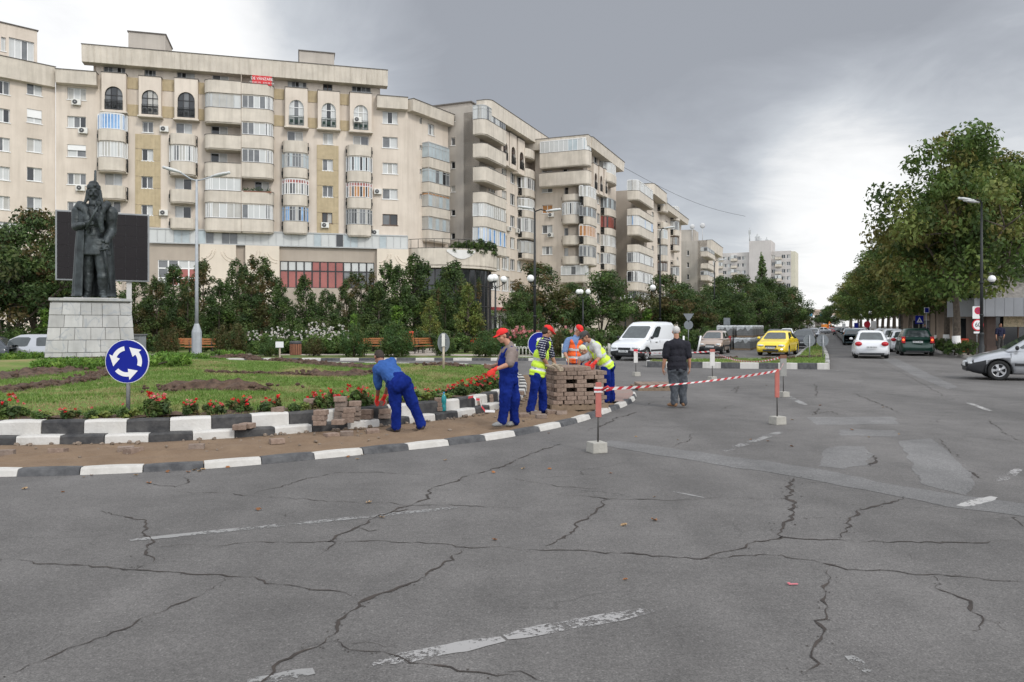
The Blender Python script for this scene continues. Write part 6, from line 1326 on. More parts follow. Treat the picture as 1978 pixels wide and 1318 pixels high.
def person(label, d0, zf, J, fwd, hfwd, skin=0, trousers=None, shirt=None, sleeve=.95, long=False, vest=None, overalls=False, capm=None, hair=HAIRB, hairlen=.5, gloves=(None, None), shoes=SHOE, curl=(.5, .5), bulk=1.0, stripes=None, group=None, hdir=None, hup=None, untucked=False):
    """J: joint -> (photo column, row, metres beyond d0); fwd/hfwd: where body and head look"""
    foot = P(J['anL'][0], 640, d0); root = thing('person', label, 'person', (foot.x, d0, zf), 0, group); O = Vector((foot.x, d0, zf))
    j = {k: P(v[0], v[1], d0 + (v[2] if len(v) > 2 else 0)) - O for k, v in J.items()}
    fwd = Vector(fwd).normalized(); hf = Vector(hfwd).normalized(); k = bulk
    ax = (j['neck'] - j['hip']); up = ax.normalized(); sd = (j['shR'] - j['shL']).normalized(); tf = sd.cross(up).normalized()
    if tf.dot(fwd) < 0: tf = -tf
    hu = Vector(hup).normalized() if hup else (j['head'] - j['neck']).normalized() * .4 + Vector((0, 0, .6)); hs = hf.cross(hu).normalized(); hu = hs.cross(hf).normalized()
    # --- body
    b = MB(); H_ = j['head']
    ell(b, H_ + hu * .028 - hf * .012, (.074, .094, .088), hf, hu); ell(b, H_ - hu * .03 + hf * .022, (.058, .070, .086), hf, hu); ell(b, H_ - hu * .085 + hf * .05, (.034, .032, .028), hf, hu)
    ell(b, H_ + hf * .094 - hu * .022, (.013, .022, .024), hf, hu); ell(b, H_ + hf * .083 + hu * .006, (.012, .016, .026), hf, hu); ell(b, H_ + hf * .082 - hu * .058, (.024, .014, .010), hf, hu); ell(b, H_ + hf * .078 + hu * .028, (.05, .018, .010), hf, hu)
    for q in (-1, 1): ell(b, H_ + hs * .077 * q - hu * .008 - hf * .012, (.012, .022, .034), hf, hu); ell(b, H_ + hs * .04 * q + hf * .052 - hu * .03, (.022, .026, .024), hf, hu)
    nb = j['neck']; cap(b, [nb - up * .06, nb, H_ - hu * .06 - hf * .02], [.066, .058, .056])
    mid = j['hip'].lerp(nb, .45)
    ell(b, j['hip'] + up * .04, (.145 * k, .105 * k, .12), tf, up); ell(b, mid, (.135 * k, .10 * k, .16), tf, up); ell(b, j['hip'].lerp(nb, .75), (.155 * k, .105 * k, .15), tf, up)
    hands_ = []
    for i, s_ in enumerate('LR'):
        sh, el, wr = j['sh' + s_], j['el' + s_], j['wr' + s_]
        cap(b, [nb.lerp(sh, .5) - up * .03, sh], [.06, .056]); cap(b, [sh, sh.lerp(el, .5), el], [.052 * k, .048 * k, .040 * k]); cap(b, [el, el.lerp(wr, .35), wr], [.039, .041, .026])
        hd = (j['ha' + s_] - wr) if 'ha' + s_ in j else (wr - el); pn = Vector((0, 0, 1)).cross(hd) if abs(hd.normalized().z) < .75 else tf.cross(hd)
        inn_ = (j['hip'].lerp(nb, .5) - wr); pn = inn_ - hd.normalized() * inn_.dot(hd.normalized())
        if gloves[i] is None: hand(b, wr, hd, pn, 1 if i == 0 else -1, curl[i])
        else:
            g = MB(); hand(g, wr, hd, pn, 1 if i == 0 else -1, curl[i], 1.12); cap(g, [wr - hd.normalized() * .05, wr + hd.normalized() * .02], [.036, .033]); hands_.append((g, gloves[i]))
        hp, kn, an = j['hi' + s_], j['kn' + s_], j['an' + s_]
        cap(b, [hp, hp.lerp(kn, .5), kn], [.078, .068, .052]); cap(b, [kn, kn.lerp(an, .35), an], [.05, .05, .034])
    eyes = [H_ + hs * .032 * q + hf * .083 + hu * .008 for q in (-1, 1)]; lip = H_ + hf * .09 - hu * .058; brow = [H_ + hs * .034 * q + hf * .085 + hu * .032 for q in (-1, 1)]
    def pf(c, n):
        for e in eyes:
            if abs((c - e).dot(hs)) < .014 and abs((c - e).dot(hu)) < .007 and n.dot(hf) > .2 and (c - e).length < .04: return 1
        for e in brow:
            if abs((c - e).dot(hs)) < .022 and abs((c - e).dot(hu)) < .005 and n.dot(hf) > .1 and (c - e).length < .04: return 2
        if abs((c - lip).dot(hs)) < .022 and abs((c - lip).dot(hu)) < .006 and n.dot(hf) > .2: return 3
        return 0
    remeshed(b, 'body', [SKIN[skin], EYE, hair, LIP], root, .0088, 3, None, pf)
    for g, m in hands_: remeshed(g, 'glove', m, root, .0085, 2, (.003, 30))
    # --- trousers
    t = MB(); ell(t, j['hip'] + up * .02, (.172 * k, .132 * k, .13), tf, up); ell(t, j['hip'] - up * .07 - tf * .03, (.165 * k, .125 * k, .10), tf, up); wz = j['hip'] + up * .13; ell(t, wz, (.158 * k, .122 * k, .06), tf, up)
    for s_ in 'LR':
        hp, kn, an = j['hi' + s_], j['kn' + s_], j['an' + s_]; cap(t, [hp, hp.lerp(kn, .5), kn, kn.lerp(an, .55), an + Vector((0, 0, .01))], [.108 * k, .095 * k, .078 * k, .076, .082])
    if overalls:
        ell(t, j['hip'].lerp(nb, .2), (.178 * k, .142 * k, .15), tf, up); ell(t, j['hip'].lerp(nb, .42) + tf * .015, (.174 * k, .142 * k, .17), tf, up); ell(t, j['hip'].lerp(nb, .62) + tf * .075, (.12, .075, .13), tf, up)
        for s_ in 'LR':
            sh = nb.lerp(j['sh' + s_], .62); o_ = [j['hip'].lerp(nb, .7) + tf * .13 + (sh - nb) * .55, sh + tf * .075 + up * .02, sh + up * .052, sh - tf * .085 + up * .0, j['hip'].lerp(nb, .55) - tf * .115 + (sh - nb) * .2]
            cap(t, o_, [.021] * 5, 8)
    remeshed(t, 'overalls' if overalls else 'trousers', trousers, root, .013, 3, (.022, 9))
    # --- shirt
    s = MB(); ell(s, j['hip'].lerp(nb, .22), (.158 * k, .122 * k, .14), tf, up); ell(s, j['hip'].lerp(nb, .5), (.162 * k, .125 * k, .17), tf, up); ell(s, j['hip'].lerp(nb, .76), (.178 * k, .125 * k, .14), tf, up); cap(s, [nb - up * .05, nb + up * .012], [.085, .07])
    for s_ in 'LR':
        sh, el, wr = j['sh' + s_], j['el' + s_], j['wr' + s_]; cap(s, [nb.lerp(sh, .4) - up * .025, sh], [.078, .075]); q = sh.lerp(el, sleeve)
        cap(s, [sh, sh.lerp(q, .5), q], [.074 * k, .07 * k, .066 * k])
        if long: cap(s, [el, el.lerp(wr, .15)], [.058, .054])
    if untucked: ell(s, j['hip'].lerp(nb, .24), (.184 * k, .147 * k, .14), tf, up); ell(s, j['hip'] + up * .02, (.196 * k, .158 * k, .15), tf, up); ell(s, j['hip'] - up * .05, (.192 * k, .155 * k, .08), tf, up)
    cf = None
    if stripes: cf = lambda c, n: 1 if ((c - j['hip']).dot(up) * 1.0 % .046) < .0075 else 0
    remeshed(s, 'shirt', [shirt] + ([stripes] if stripes else []), root, .011 if stripes else .013, 4, (.014, 11), cf)
    # --- high-visibility vest with two reflective bands
    if vest:
        v_ = MB(); ell(v_, j['hip'].lerp(nb, .18), (.186 * k, .152 * k, .13), tf, up); ell(v_, j['hip'].lerp(nb, .48), (.182 * k, .15 * k, .18), tf, up); ell(v_, j['hip'].lerp(nb, .78), (.172 * k, .145 * k, .13), tf, up); ell(v_, j['hip'] - up * .01, (.196 * k, .164 * k, .10), tf, up); ell(v_, j['hip'] - up * .075, (.192 * k, .16 * k, .045), tf, up)
        for s_ in 'LR': sh = nb.lerp(j['sh' + s_], .55); cap(v_, [sh + tf * .06 - up * .06, sh + up * .03, sh - tf * .07 - up * .05], [.052, .05, .052])
        L_ = ax.length
        def vp(c, n):
            t_ = (c - j['hip']).dot(up); a_ = (c - nb).dot(tf)
            if .02 < t_ < .075 or .2 < t_ < .255: return 1
            if n.dot(tf) > .25 and abs((c - j['hip']).dot(sd)) < .012 + max(0, t_ - L_ * .6) * .45: return 2
            return 0
        remeshed(v_, 'vest', [vest, REFL, shirt], root, .0125, 4, (.011, 9), vp)
    # --- shoes
    for s_ in 'LR':
        an = j['an' + s_]; d_ = (j['to' + s_] - an) if 'to' + s_ in j else fwd * .2; d_.z = 0; d_.normalize(); z = an.z - .075; m = MB()
        ell(m, an + d_ * .06 - Vector((0, 0, .035)), (.044, .115, .045), d_, (0, 0, 1)); ell(m, an + d_ * .12 - Vector((0, 0, .045)), (.048, .08, .034), d_, (0, 0, 1)); ell(m, an - d_ * .02 - Vector((0, 0, .02)), (.045, .055, .06), d_, (0, 0, 1))
        remeshed(m, 'shoe', shoes, root, .012, 3)
    # --- hair and headgear
    if hair:
        h = MB(); ell(h, H_ + hu * .034 - hf * .026, (.080, .094, .090), hf, hu); 
        if hairlen > .3: ell(h, H_ - hu * .02 - hf * .055, (.068, .055, .07), hf, hu)
        remeshed(h, 'hair', hair, root, .011, 2, (.006, 45))
    if capm:
        c_ = MB(); ell(c_, H_ + hu * .06 - hf * .008, (.086, .108, .072), hf, hu); ell(c_, H_ + hu * .045 - hf * .008, (.088, .11, .04), hf, hu); ell(c_, H_ + hu * .135 - hf * .008, (.01, .01, .008), hf, hu)
        for q in range(-2, 3): cap(c_, [H_ + hf * .07 + hs * q * .03 + hu * .043, H_ + hf * (.178 - abs(q) * .014) + hs * q * .029 + hu * (.026 - abs(q) * .004)], [.011, .009], 8)
        remeshed(c_, 'cap', capm, root, .0085, 3)
    return root
person('man in blue work clothes bending over the inner kerb with his back turned', 12.5, .045, dict(hip=(773, 741, 0), neck=(738, 703, .36), head=(732, 691, .47), shL=(729, 713, .27), shR=(757, 699, .40), elL=(731, 745, .36), wrL=(729, 766, .52), haL=(728, 774, .56), elR=(752, 740, .58), wrR=(742, 768, .66), haR=(738, 776, .72), hiL=(762, 748, 0), hiR=(785, 746, .02), knL=(765, 789, .03), knR=(799, 785, .06), anL=(766, 826, 0), anR=(814, 822, .05), toL=(750, 834, .06), toR=(806, 830, .22)),
       (-.55, .8, 0), (-.35, .5, -.75), 2, BLUEW, BLUES, .98, True, None, False, None, HAIRB, .6, (REDG, REDG), SHOED, (.7, .7), 1.06, hup=(-.35, .75, .4))
person('man in royal blue overalls and red cap facing left with red gloves', 13.1, .045, dict(hip=(982, 727, 0), neck=(985, 669, .02), head=(971, 649, .0), shL=(989, 681, -.19), shR=(976, 679, .2), elL=(985, 703, -.34), wrL=(957, 714, -.36), haL=(949, 719, -.4), elR=(966, 704, .16), wrR=(950, 708, .02), haR=(942, 708, -.02), hiL=(979, 735, -.1), hiR=(987, 735, .1), knL=(975, 777, -.12), knR=(993, 776, .1), anL=(971, 815, -.1), anR=(994, 814, .12), toL=(955, 820, -.16), toR=(978, 818, .02)),
       (-.85, -.4, 0), (-.88, -.38, -.28), 0, BLUEW, GREY, .95, False, None, True, REDC, HAIRB, .4, (REDG, BRG), SHOE, (.55, .5), 1.16)
person('man in yellow vest and red cap reaching towards the paver stack from the left', 15.0, .045, dict(hip=(1039, 718, 0), neck=(1052, 655, .03), head=(1058, 641, .05), shL=(1046, 664, -.17), shR=(1059, 661, .2), elL=(1048, 690, -.2), wrL=(1059, 707, -.1), haL=(1067, 712, -.04), elR=(1066, 688, .25), wrR=(1073, 706, .22), haR=(1080, 711, .22), hiL=(1036, 724, -.09), hiR=(1043, 724, .11), knL=(1031, 760, -.08), knR=(1048, 760, .14), anL=(1025, 793, -.1), anR=(1049, 791, .15), toL=(1037, 799, -.02), toR=(1062, 796, .22)),
       (.85, .4, 0), (.82, .35, -.42), 1, BLUEW, NAVY, .95, False, HIV, False, REDC, HAIRB, .4, (GRG, GRG), SHOE, (.3, .4), 1.0, stripes=WSTR)
person('older man in orange vest and red cap standing behind the paver stack', 18.6, .09, dict(hip=(1110, 694, 0), neck=(1112, 652, 0), head=(1118, 638, -.04), shL=(1096, 659, -.04), shR=(1130, 658, .06), elL=(1090, 680, -.14), wrL=(1097, 694, -.25), haL=(1099, 700, -.3), elR=(1135, 681, 0), wrR=(1130, 694, -.2), haR=(1127, 699, -.25), hiL=(1103, 699, 0), hiR=(1117, 699, 0), knL=(1102, 733, 0), knR=(1117, 733, 0), anL=(1101, 758, 0), anR=(1118, 758, .05)),
       (.4, -.85, 0), (.6, -.6, -.5), 0, BLUEW, CHECK, .95, False, HIO, False, REDC, HAIRW, .4, (None, None), SHOED, (.9, .8), 1.0)
person('man in grey shirt with pale head cloth stooping behind the paver stack', 18.0, .09, dict(hip=(1162, 702, .25), neck=(1139, 681, 0), head=(1126, 677, -.08), shL=(1133, 690, -.14), shR=(1143, 684, .16), elL=(1120, 694, -.3), wrL=(1117, 710, -.3), haL=(1118, 716, -.3), elR=(1138, 705, -.12), wrR=(1130, 714, -.3), haR=(1128, 718, -.35), hiL=(1159, 708, .2), hiR=(1167, 708, .35), knL=(1157, 740, .15), knR=(1166, 740, .3), anL=(1160, 763, .2), anR=(1168, 762, .4)),
       (-.8, -.5, -.2), (-.55, -.35, -.8), 1, JEAN, LGREY, .9, False, None, False, None, CLOTH, .8, (None, None), SHOED, (.6, .6), 1.0, hup=(-.7, -.3, .6))
person('man in yellow vest and dark cap leaning over the paver stack from the right', 16.5, .09, dict(hip=(1171, 706, 0), neck=(1143, 662, 0), head=(1130, 651, -.03), shL=(1152, 670, -.17), shR=(1138, 667, .18), elL=(1158, 691, -.26), wrL=(1148, 702, -.38), haL=(1142, 708, -.4), elR=(1146, 692, .16), wrR=(1137, 702, -.05), haR=(1132, 706, -.12), hiL=(1170, 713, -.09), hiR=(1176, 713, .11), knL=(1173, 744, -.08), knR=(1180, 744, .13), anL=(1171, 773, -.08), anR=(1180, 772, .16), toL=(1158, 778, -.1), toR=(1166, 778, .1)),
       (-.88, -.3, 0), (-.78, -.3, -.55), 1, BLUEW, LSH, .9, False, HIV, False, DKC, HAIRB, .4, (REDG, REDG), SHOED, (.6, .6), 1.0, hup=(-.5, -.1, .85))
person('white-haired man in black polo shirt standing on the road with his back turned', 16.6, 0, dict(hip=(1308, 708, 0), neck=(1307, 657, .02), head=(1306, 641, .04), shL=(1290, 666, 0), shR=(1326, 666, .02), elL=(1285, 690, -.02), wrL=(1281, 712, .04), haL=(1281, 719, .06), elR=(1331, 690, -.02), wrR=(1332, 710, .04), haR=(1332, 718, .06), hiL=(1300, 714, 0), hiR=(1317, 714, .02), knL=(1302, 748, .02), knR=(1319, 748, .04), anL=(1303, 779, 0), anR=(1320, 778, .05), toL=(1292, 785, .12), toR=(1320, 784, .25)),
       (0, 1, 0), (.12, .98, -.05), 0, JEAN, BLACKP, .9, False, None, False, None, HAIRW, .3, (None, None), SHOEB, (.6, .6), 1.16, untucked=True)
# figures far off by the shops
for px, d, sh_, tr_, lab in ((1932, 45.2, NAVY, DKC, 'small dark figure at the shop entrance under the grey fascia'), (1787, 60, NAVY, JEAN, 'distant figure standing in the shade behind the dark green car')):
    y0 = YH + (H - .13) / d * F; q = F / d
    person(lab, d, .13, {a: (px + b * q, y0 - c * q, e) for a, (b, c, e) in dict(hip=(0, .95, 0), neck=(0, 1.5, 0), head=(.02, 1.66, 0), shL=(-.2, 1.42, 0), shR=(.2, 1.42, 0), elL=(-.24, 1.14, 0), wrL=(-.22, .9, -.1), elR=(.24, 1.14, 0), wrR=(.2, .95, -.15), hiL=(-.09, .9, 0), hiR=(.09, .9, 0), knL=(-.1, .5, 0), knR=(.1, .5, .08), anL=(-.1, .08, 0), anR=(.1, .08, .12)).items()}, (0, -1, 0), (.1, -1, -.1), 1, tr_, sh_, .9, False, None, False, None, HAIRB, .4)
# ================================================================ MONUMENT
def statue():
    d0 = 28.6; foot = P(186, 640, d0); zb = P(186, 580, d0).z; root = thing('statue', 'dark bronze statue of a cloaked ruler with plumed cap holding a mace', 'statue', (foot.x, d0, zb)); O = Vector((foot.x, d0, zb))
    BZ = mat('bronze_dark', (.030, .034, .035), .5, .45, 2.6, metal=.45, bump=.5, bscale=9, streak=.0, col2=(.075, .088, .092), detail=8)
    q = lambda x, y, e=0.0: P(x, y, d0 + e) - O
    m = MB(); k = 2.62; f = Vector((.42, -.9, 0)).normalized(); u = Vector((0, 0, 1)); s = f.cross(u)
    H_ = q(181, 371)
    ell(m, H_ + u * .02, (.19, .23, .26), f, u); ell(m, H_ - u * .10 + f * .06, (.145, .17, .2), f, u); ell(m, H_ - u * .22 + f * .12, (.10, .09, .09), f, u); ell(m, H_ + f * .25 - u * .05, (.03, .06, .075), f, u); ell(m, H_ + f * .2 + u * .05, (.14, .05, .03), f, u)
    for e in (-1, 1): cap(m, [H_ + f * .225 - u * .13, H_ + f * .2 - u * .15 + s * .10 * e, H_ + f * .15 - u * .2 + s * .14 * e], [.03, .028, .012], 8)      # moustache
    for e in (-1, 1): cap(m, [H_ + s * .17 * e + u * .05 - f * .06, H_ + s * .2 * e - u * .2 - f * .08, H_ + s * .3 * e - u * .42 - f * .05], [.09, .085, .05], 8)      # long hair
    cap(m, [q(181, 396), q(181, 384)], [.17, .15])
    ell(m, q(181, 425), (.46, .32, .5), f, u); ell(m, q(182, 455), (.40, .30, .42), f, u); ell(m, q(184, 475), (.44, .33, .3), f, u)
    m.lathe([(.43, 0), (.47, -.25), (.53, -.6), (.50, -.62)], 24, 0, tuple(q(185, 462)), Matrix.Scale(.78, 3, (0, 1, 0)))
    for a, b, c, t in (((172, 485, 0), (170, 528, .02), (170, 566, 0), (166, 577, -.3)), ((196, 485, -.05), (199, 530, -.14), (199, 566, -.1), (201, 578, -.42))):
        A, B_, C_, T_ = q(*a), q(*b), q(*c), q(*t); cap(m, [A, A.lerp(B_, .5), B_], [.26, .24, .185], 14); cap(m, [B_, B_.lerp(C_, .35), C_], [.18, .19, .125], 14); cap(m, [B_ - u * .05, B_ - u * .14], [.205, .2], 14); ell(m, C_ - u * .06 + f * .12, (.12, .27, .11), f, u); ell(m, T_ + u * .06 - f * .1, (.12, .16, .08), f, u)
    shR_, elR_, wrR_ = q(152, 408), q(147, 438, -.15), q(163, 434, -.52); cap(m, [shR_, shR_.lerp(elR_, .5), elR_], [.24, .2, .165], 14); cap(m, [elR_, elR_.lerp(wrR_, .4), wrR_], [.165, .155, .095], 14)
    shL_, elL_, wrL_ = q(214, 410), q(216, 446, .0), q(205, 468, -.4); cap(m, [shL_, shL_.lerp(elL_, .5), elL_], [.24, .2, .17], 14); cap(m, [elL_, elL_.lerp(wrL_, .4), wrL_], [.17, .165, .11], 14)
    remeshed(m, 'body', BZ, root, .026, 3, (.018, 5))
    h = MB(); hand(h, wrR_, q(171, 431, -.6) - wrR_, Vector((.2, .6, .2)), -1, 1.25, 2.6); hand(h, wrL_, q(200, 478, -.48) - wrL_, Vector((-.2, .8, -.2)), 1, 1.1, 2.6); remeshed(h, 'hand', BZ, root, .018, 2)
    c = MB(); c.tube([q(166, 443, -.62), q(181, 415, -.66), q(190, 397, -.62)], [.035, .04, .05], 10); c.ball(q(191, 394, -.6), .1, 12)
    for i in range(6): a = i * math.pi / 3; c.box(q(191, 394, -.6) + Vector((math.cos(a) * .1, math.sin(a) * .1, 0)), (.03, .03, .2), 0, a)
    c.build('mace', BZ, root)
    w = MB(); w.tube([q(200, 470, -.5), q(206, 515, -.35), q(213, 560, -.1)], [.045, .04, .015], 8); w.tube([q(193, 484, -.5), q(209, 480, -.5)], .035, 8); w.ball(q(199, 466, -.52), .07, 10); w.build('sword', BZ, root)
    p = MB(); ell(p, H_ + u * .20 - f * .02, (.205, .235, .16), f, u); p.lathe([(.21, 0), (.225, .03), (.225, .15), (.2, .18)], 18, 0, tuple(H_ + u * .08 - f * .02), Matrix.Scale(1.1, 3, (0, 1, 0))); ell(p, H_ + u * .3 - f * .03, (.17, .19, .12), f, u)
    cap(p, [H_ + u * .2 + f * .22 - s * .05, H_ + u * .42 + f * .18 - s * .06, H_ + u * .75 + f * .1 - s * .06], [.05, .055, .05], 8, .6); remeshed(p, 'plumed_cap', BZ, root, .022, 2, (.008, 9))
    # fur collar over the shoulders, then the cloak behind, open in front
    fc = MB()
    for i in range(15):
        a = math.radians(-28 + i * 236 / 14); r = .72 + .04 * math.sin(i * 2.1); ctr = q(181, 411, .08); fc.ball(ctr + Vector((math.cos(a) * r * .78, math.sin(a) * r * .5, -.02 - .13 * abs(math.cos(a)))), (.17, .15, .25), 10); fc.ball(ctr + Vector((math.cos(a) * r * .58, math.sin(a) * r * .4, .17)), (.26, .24, .2), 10)
    for e in (-1, 1): cap(fc, [q(181 + e * 26, 396, -.1), q(181 + e * 17, 405, -.38), q(181 + e * 12, 424, -.42), q(184 + e * 13, 448, -.4)], [.16, .13, .12, .07], 10)
    remeshed(fc, 'fur_collar', BZ, root, .028, 7, (.02, 12))
    ck = MB(); N_ = 34; M_ = 16; pl = []
    for layer in (0, 1):
        for jz in range(M_ + 1):
            t = jz / M_; z = q(181, 408 + 168 * t).z + (.06 if jz == M_ else 0); cx_ = q(183, 500).x - .02
            for i in range(N_ + 1):
                a = math.radians(-58 + 296 * i / N_); fold = 1 + .075 * math.sin(i * 1.9) * min(1, t * 2.5); rx = (.53 + .17 * t) * fold; ry = (.40 + .2 * t) * fold; rx -= layer * .07; ry -= layer * .07
                if i < 5 or i > N_ - 5: ry *= .82
                vx, vy = math.cos(a) * rx, .1 + math.sin(a) * ry; pl.append((cx_ + vx * .9 - vy * .436, vx * .436 + vy * .9, z))
    W_ = N_ + 1; S_ = W_ * (M_ + 1); fs_ = []
    for jz in range(M_):
        for i in range(N_): a = jz * W_ + i; fs_ += [(a, a + W_, a + W_ + 1, a + 1), (S_ + a, S_ + a + 1, S_ + a + W_ + 1, S_ + a + W_)]
    for jz in range(M_):
        for i in (0, N_): a = jz * W_ + i; fs_.append((a, a + W_, S_ + a + W_, S_ + a))
    for i in range(N_): a = M_ * W_ + i; fs_.append((a, a + 1, S_ + a + 1, S_ + a)); fs_.append((i, i + 1, S_ + i + 1, S_ + i))
    ck.add(pl, fs_, 0, True); ck.build('cloak', BZ, root)
statue()
def pedestal():
    d0 = 28.6; c = P(177, 640, d0); zb, zt = P(0, 690, d0 - 1.3).z, P(0, 581, d0 - 1.0).z; wb, wt = 3.35, 2.95; w0 = 157 / F * (d0 - 1.5); w1 = 136 / F * (d0 - 1.2)
    root = thing('pedestal', 'tapering pedestal of pale marble slabs carrying the bronze statue', 'pedestal', (c.x, d0, zb), .49)
    MRB = mat('marble', (.37, .365, .36), .5, .12, 1.3, streak=.35, col2=(.47, .46, .45), objvar=.13, detail=8)
    nt_ = MRB.node_tree; b = nt_.nodes['Principled BSDF']; src = b.inputs['Base Color'].links[0].from_socket
    tcn = nt_.nodes.new('ShaderNodeTexCoord'); wv = nt_.nodes.new('ShaderNodeTexNoise'); wv.inputs['Scale'].default_value = .8; wv.inputs['Detail'].default_value = 6; wv.inputs['Distortion'].default_value = 2.5; nt_.links.new(tcn.outputs['Object'], wv.inputs['Vector'])
    mr_ = nt_.nodes.new('ShaderNodeMapRange'); ab = nt_.nodes.new('ShaderNodeMath'); ab.operation = 'SUBTRACT'; ab.inputs[1].default_value = .5; nt_.links.new(wv.outputs[0], ab.inputs[0]); a2 = nt_.nodes.new('ShaderNodeMath'); a2.operation = 'ABSOLUTE'; nt_.links.new(ab.outputs[0], a2.inputs[0]); nt_.links.new(a2.outputs[0], mr_.inputs[0]); mr_.inputs[1].default_value = .0; mr_.inputs[2].default_value = .025; mr_.inputs[3].default_value = .65; mr_.inputs[4].default_value = 0
    mx = nt_.nodes.new('ShaderNodeMix'); mx.data_type = 'RGBA'; nt_.links.new(mr_.outputs[0], mx.inputs[0]); nt_.links.new(src, mx.inputs[6]); mx.inputs[7].default_value = (.25, .27, .30, 1); nt_.links.new(mx.outputs[2], b.inputs['Base Color'])
    h = zt - zb; core = MB(); core.box((0, 0, h / 2), (w0 - .08, w0 - .08, h - .02), 0, taper=w1 / w0); core.build('core', mat('mortar', (.22, .21, .2), .9), root)
    ws = [0, .16] + [.16 + (h - .24) * i / 4 for i in range(1, 5)]
    for r in range(5):
        za, zc = ws[r] + .008, ws[r + 1] - .008
        for side in range(4):
            Wa = w0 + (w1 - w0) * za / h; Wb = w0 + (w1 - w0) * zc / h; n = (6, 5, 6, 5, 6)[r]; cuts = [0] + sorted((i + RD.uniform(-.22, .22)) / n for i in range(1, n)) + [1]
            for i in range(n):
                a0, a1 = cuts[i], cuts[i + 1]; g = .006; M = rotm(side * math.pi / 2); dp = RD.uniform(-.006, .006)
                def pt(t, W2, z, o): return M @ Vector(((t - .5) * W2, -W2 / 2 - o + dp, z))
                vs = [pt(a0, Wa, za, 0) + M @ Vector((g, 0, 0)), pt(a1, Wa, za, 0) - M @ Vector((g, 0, 0)), pt(a1, Wb, zc, 0) - M @ Vector((g, 0, 0)), pt(a0, Wb, zc, 0) + M @ Vector((g, 0, 0))]
                vs += [v + M @ Vector((0, .05, 0)) for v in vs]
                m = MB(); m.add(vs, [(0, 1, 2, 3), (0, 4, 5, 1), (1, 5, 6, 2), (2, 6, 7, 3), (3, 7, 4, 0)]); m.build('slab', MRB, root, bevel=.006, seg=1)
    m = MB(); m.box((0, 0, h + .03), (w1 + .12, w1 + .12, .1)); m.box((0, 0, h + .09), (1.75, 1.5, .06)); m.build('cap_stone', MRB, root, bevel=.012)
pedestal()
# black advertising screen behind the statue
dS = 36.0; a, b = P(109, 543, dS), P(290, 410, dS); c = (a + b) / 2; SCR = thing('screen', 'large switched-off black outdoor screen on a pole behind the statue', 'screen', (c.x, dS, .1), .42); w, h, zc = (b.x - a.x) * .89, b.z - a.z, c.z - .1
mb = MB(); mb.bx(-w / 2, w / 2, 0, .3, zc - h / 2, zc + h / 2); mb.build('cabinet', mat('screen_frame', (.25, .26, .27), .5, .1, 3), SCR, bevel=.02)
mb = MB(); nx = 8; ny = 6
for i in range(nx):
    for k in range(ny): mb.bx(-w / 2 + .07 + (w - .14) * i / nx + .004, -w / 2 + .07 + (w - .14) * (i + 1) / nx - .004, -.03, -.002, zc - h / 2 + .07 + (h - .14) * k / ny + .004, zc - h / 2 + .07 + (h - .14) * (k + 1) / ny - .004)
mb.build('led_panels', mat('led_black', (.011, .0085, .010), .5, .15, 9, spec=.25), SCR)
for x in (P(244, 600, dS).x - c.x, -w * .2): mb = MB(); mb.bx(x - .11, x + .11, .12, .36, 0, zc - h / 2); mb.build('post', mat('post_pale', (.5, .49, .47), .6, .08, 2), SCR)
# grey service cabinet beside the pedestal
p = P(263, 640, 29.4); cb = thing('service_cabinet', 'grey metal service cabinet against the right side of the pedestal', 'cabinet', (p.x, 29.2, lawn_z(p.x, 29.2) - .05)); mb = MB(); mb.bx(-.36, .36, -.25, .25, 0, 1.05); mb.build('box', GFR if False else mat('cabinet_grey', (.24, .25, .26), .5, .1, 3), cb, bevel=.02); mb = MB(); mb.bx(-.4, .4, -.3, .3, 1.052, 1.1); mb.build('lid', mat('cabinet_lid', (.15, .15, .155), .5), cb, bevel=.01)
mb = MB()
for i in range(9): mb.bx(-.3, .3, -.275, -.252, .16 + i * .095, .2 + i * .095)
mb.build('louvre', mat('cabinet_grey', (0, 0, 0)), cb)
# ================================================================ SIGNS
SBL = mat('sign_blue', (.004, .013, .235), .55, .06, 3, spec=.2); SWH = mat('sign_white', (.72, .72, .72), .4, .04, 3); SGR = mat('sign_back', (.17, .185, .20), .5, .12, 4, metal=.3); STEEL = mat('galvanised', (.30, .31, .32), .45, .15, 6, metal=.5); SRD = mat('sign_red', (.55, .02, .04), .4, .06, 3)
def disc(mb, r, y0, y1, mt=0, c=(0, 0, 0), n=40): mb.lathe([(r, y0), (r, y1)], n, mt, c, Matrix.Rotation(math.pi / 2, 3, 'X'), False)
def arrows(mb, R_, y, mt):
    """three curved arrows running anticlockwise, as on a roundabout sign"""
    for k in range(3):
        a0 = math.radians(100 + k * 120); a1 = a0 + math.radians(58); a2 = a0 + math.radians(100); ri, ro = R_ * .50, R_ * .70; vs = []; n = 8
        for i in range(n + 1): a = a0 + (a1 - a0) * i / n; vs += [(ri * math.cos(a), y, ri * math.sin(a)), (ro * math.cos(a), y, ro * math.sin(a))]
        mb.add(vs, [(2 * i, 2 * i + 2, 2 * i + 3, 2 * i + 1) for i in range(n)], mt)
        mb.add([(R_ * .34 * math.cos(a1), y, R_ * .34 * math.sin(a1)), (R_ * .86 * math.cos(a1), y, R_ * .86 * math.sin(a1)), (R_ * .66 * math.cos(a2), y, R_ * .66 * math.sin(a2))], [(0, 1, 2)], mt)
def sign_root(label, px, d, zg, cat='sign', rz=0): p = P(px, 640, d); return thing('road_sign', label, cat, (p.x, d, zg), rz)
p = G(243, 806, .37); d = p.y; S1 = sign_root('round blue roundabout sign with three white arrows on a grey post by the kerb', 246, d + .12, .33); zc = P(0, 699, d).z - .33; r = 42.5 / F * d
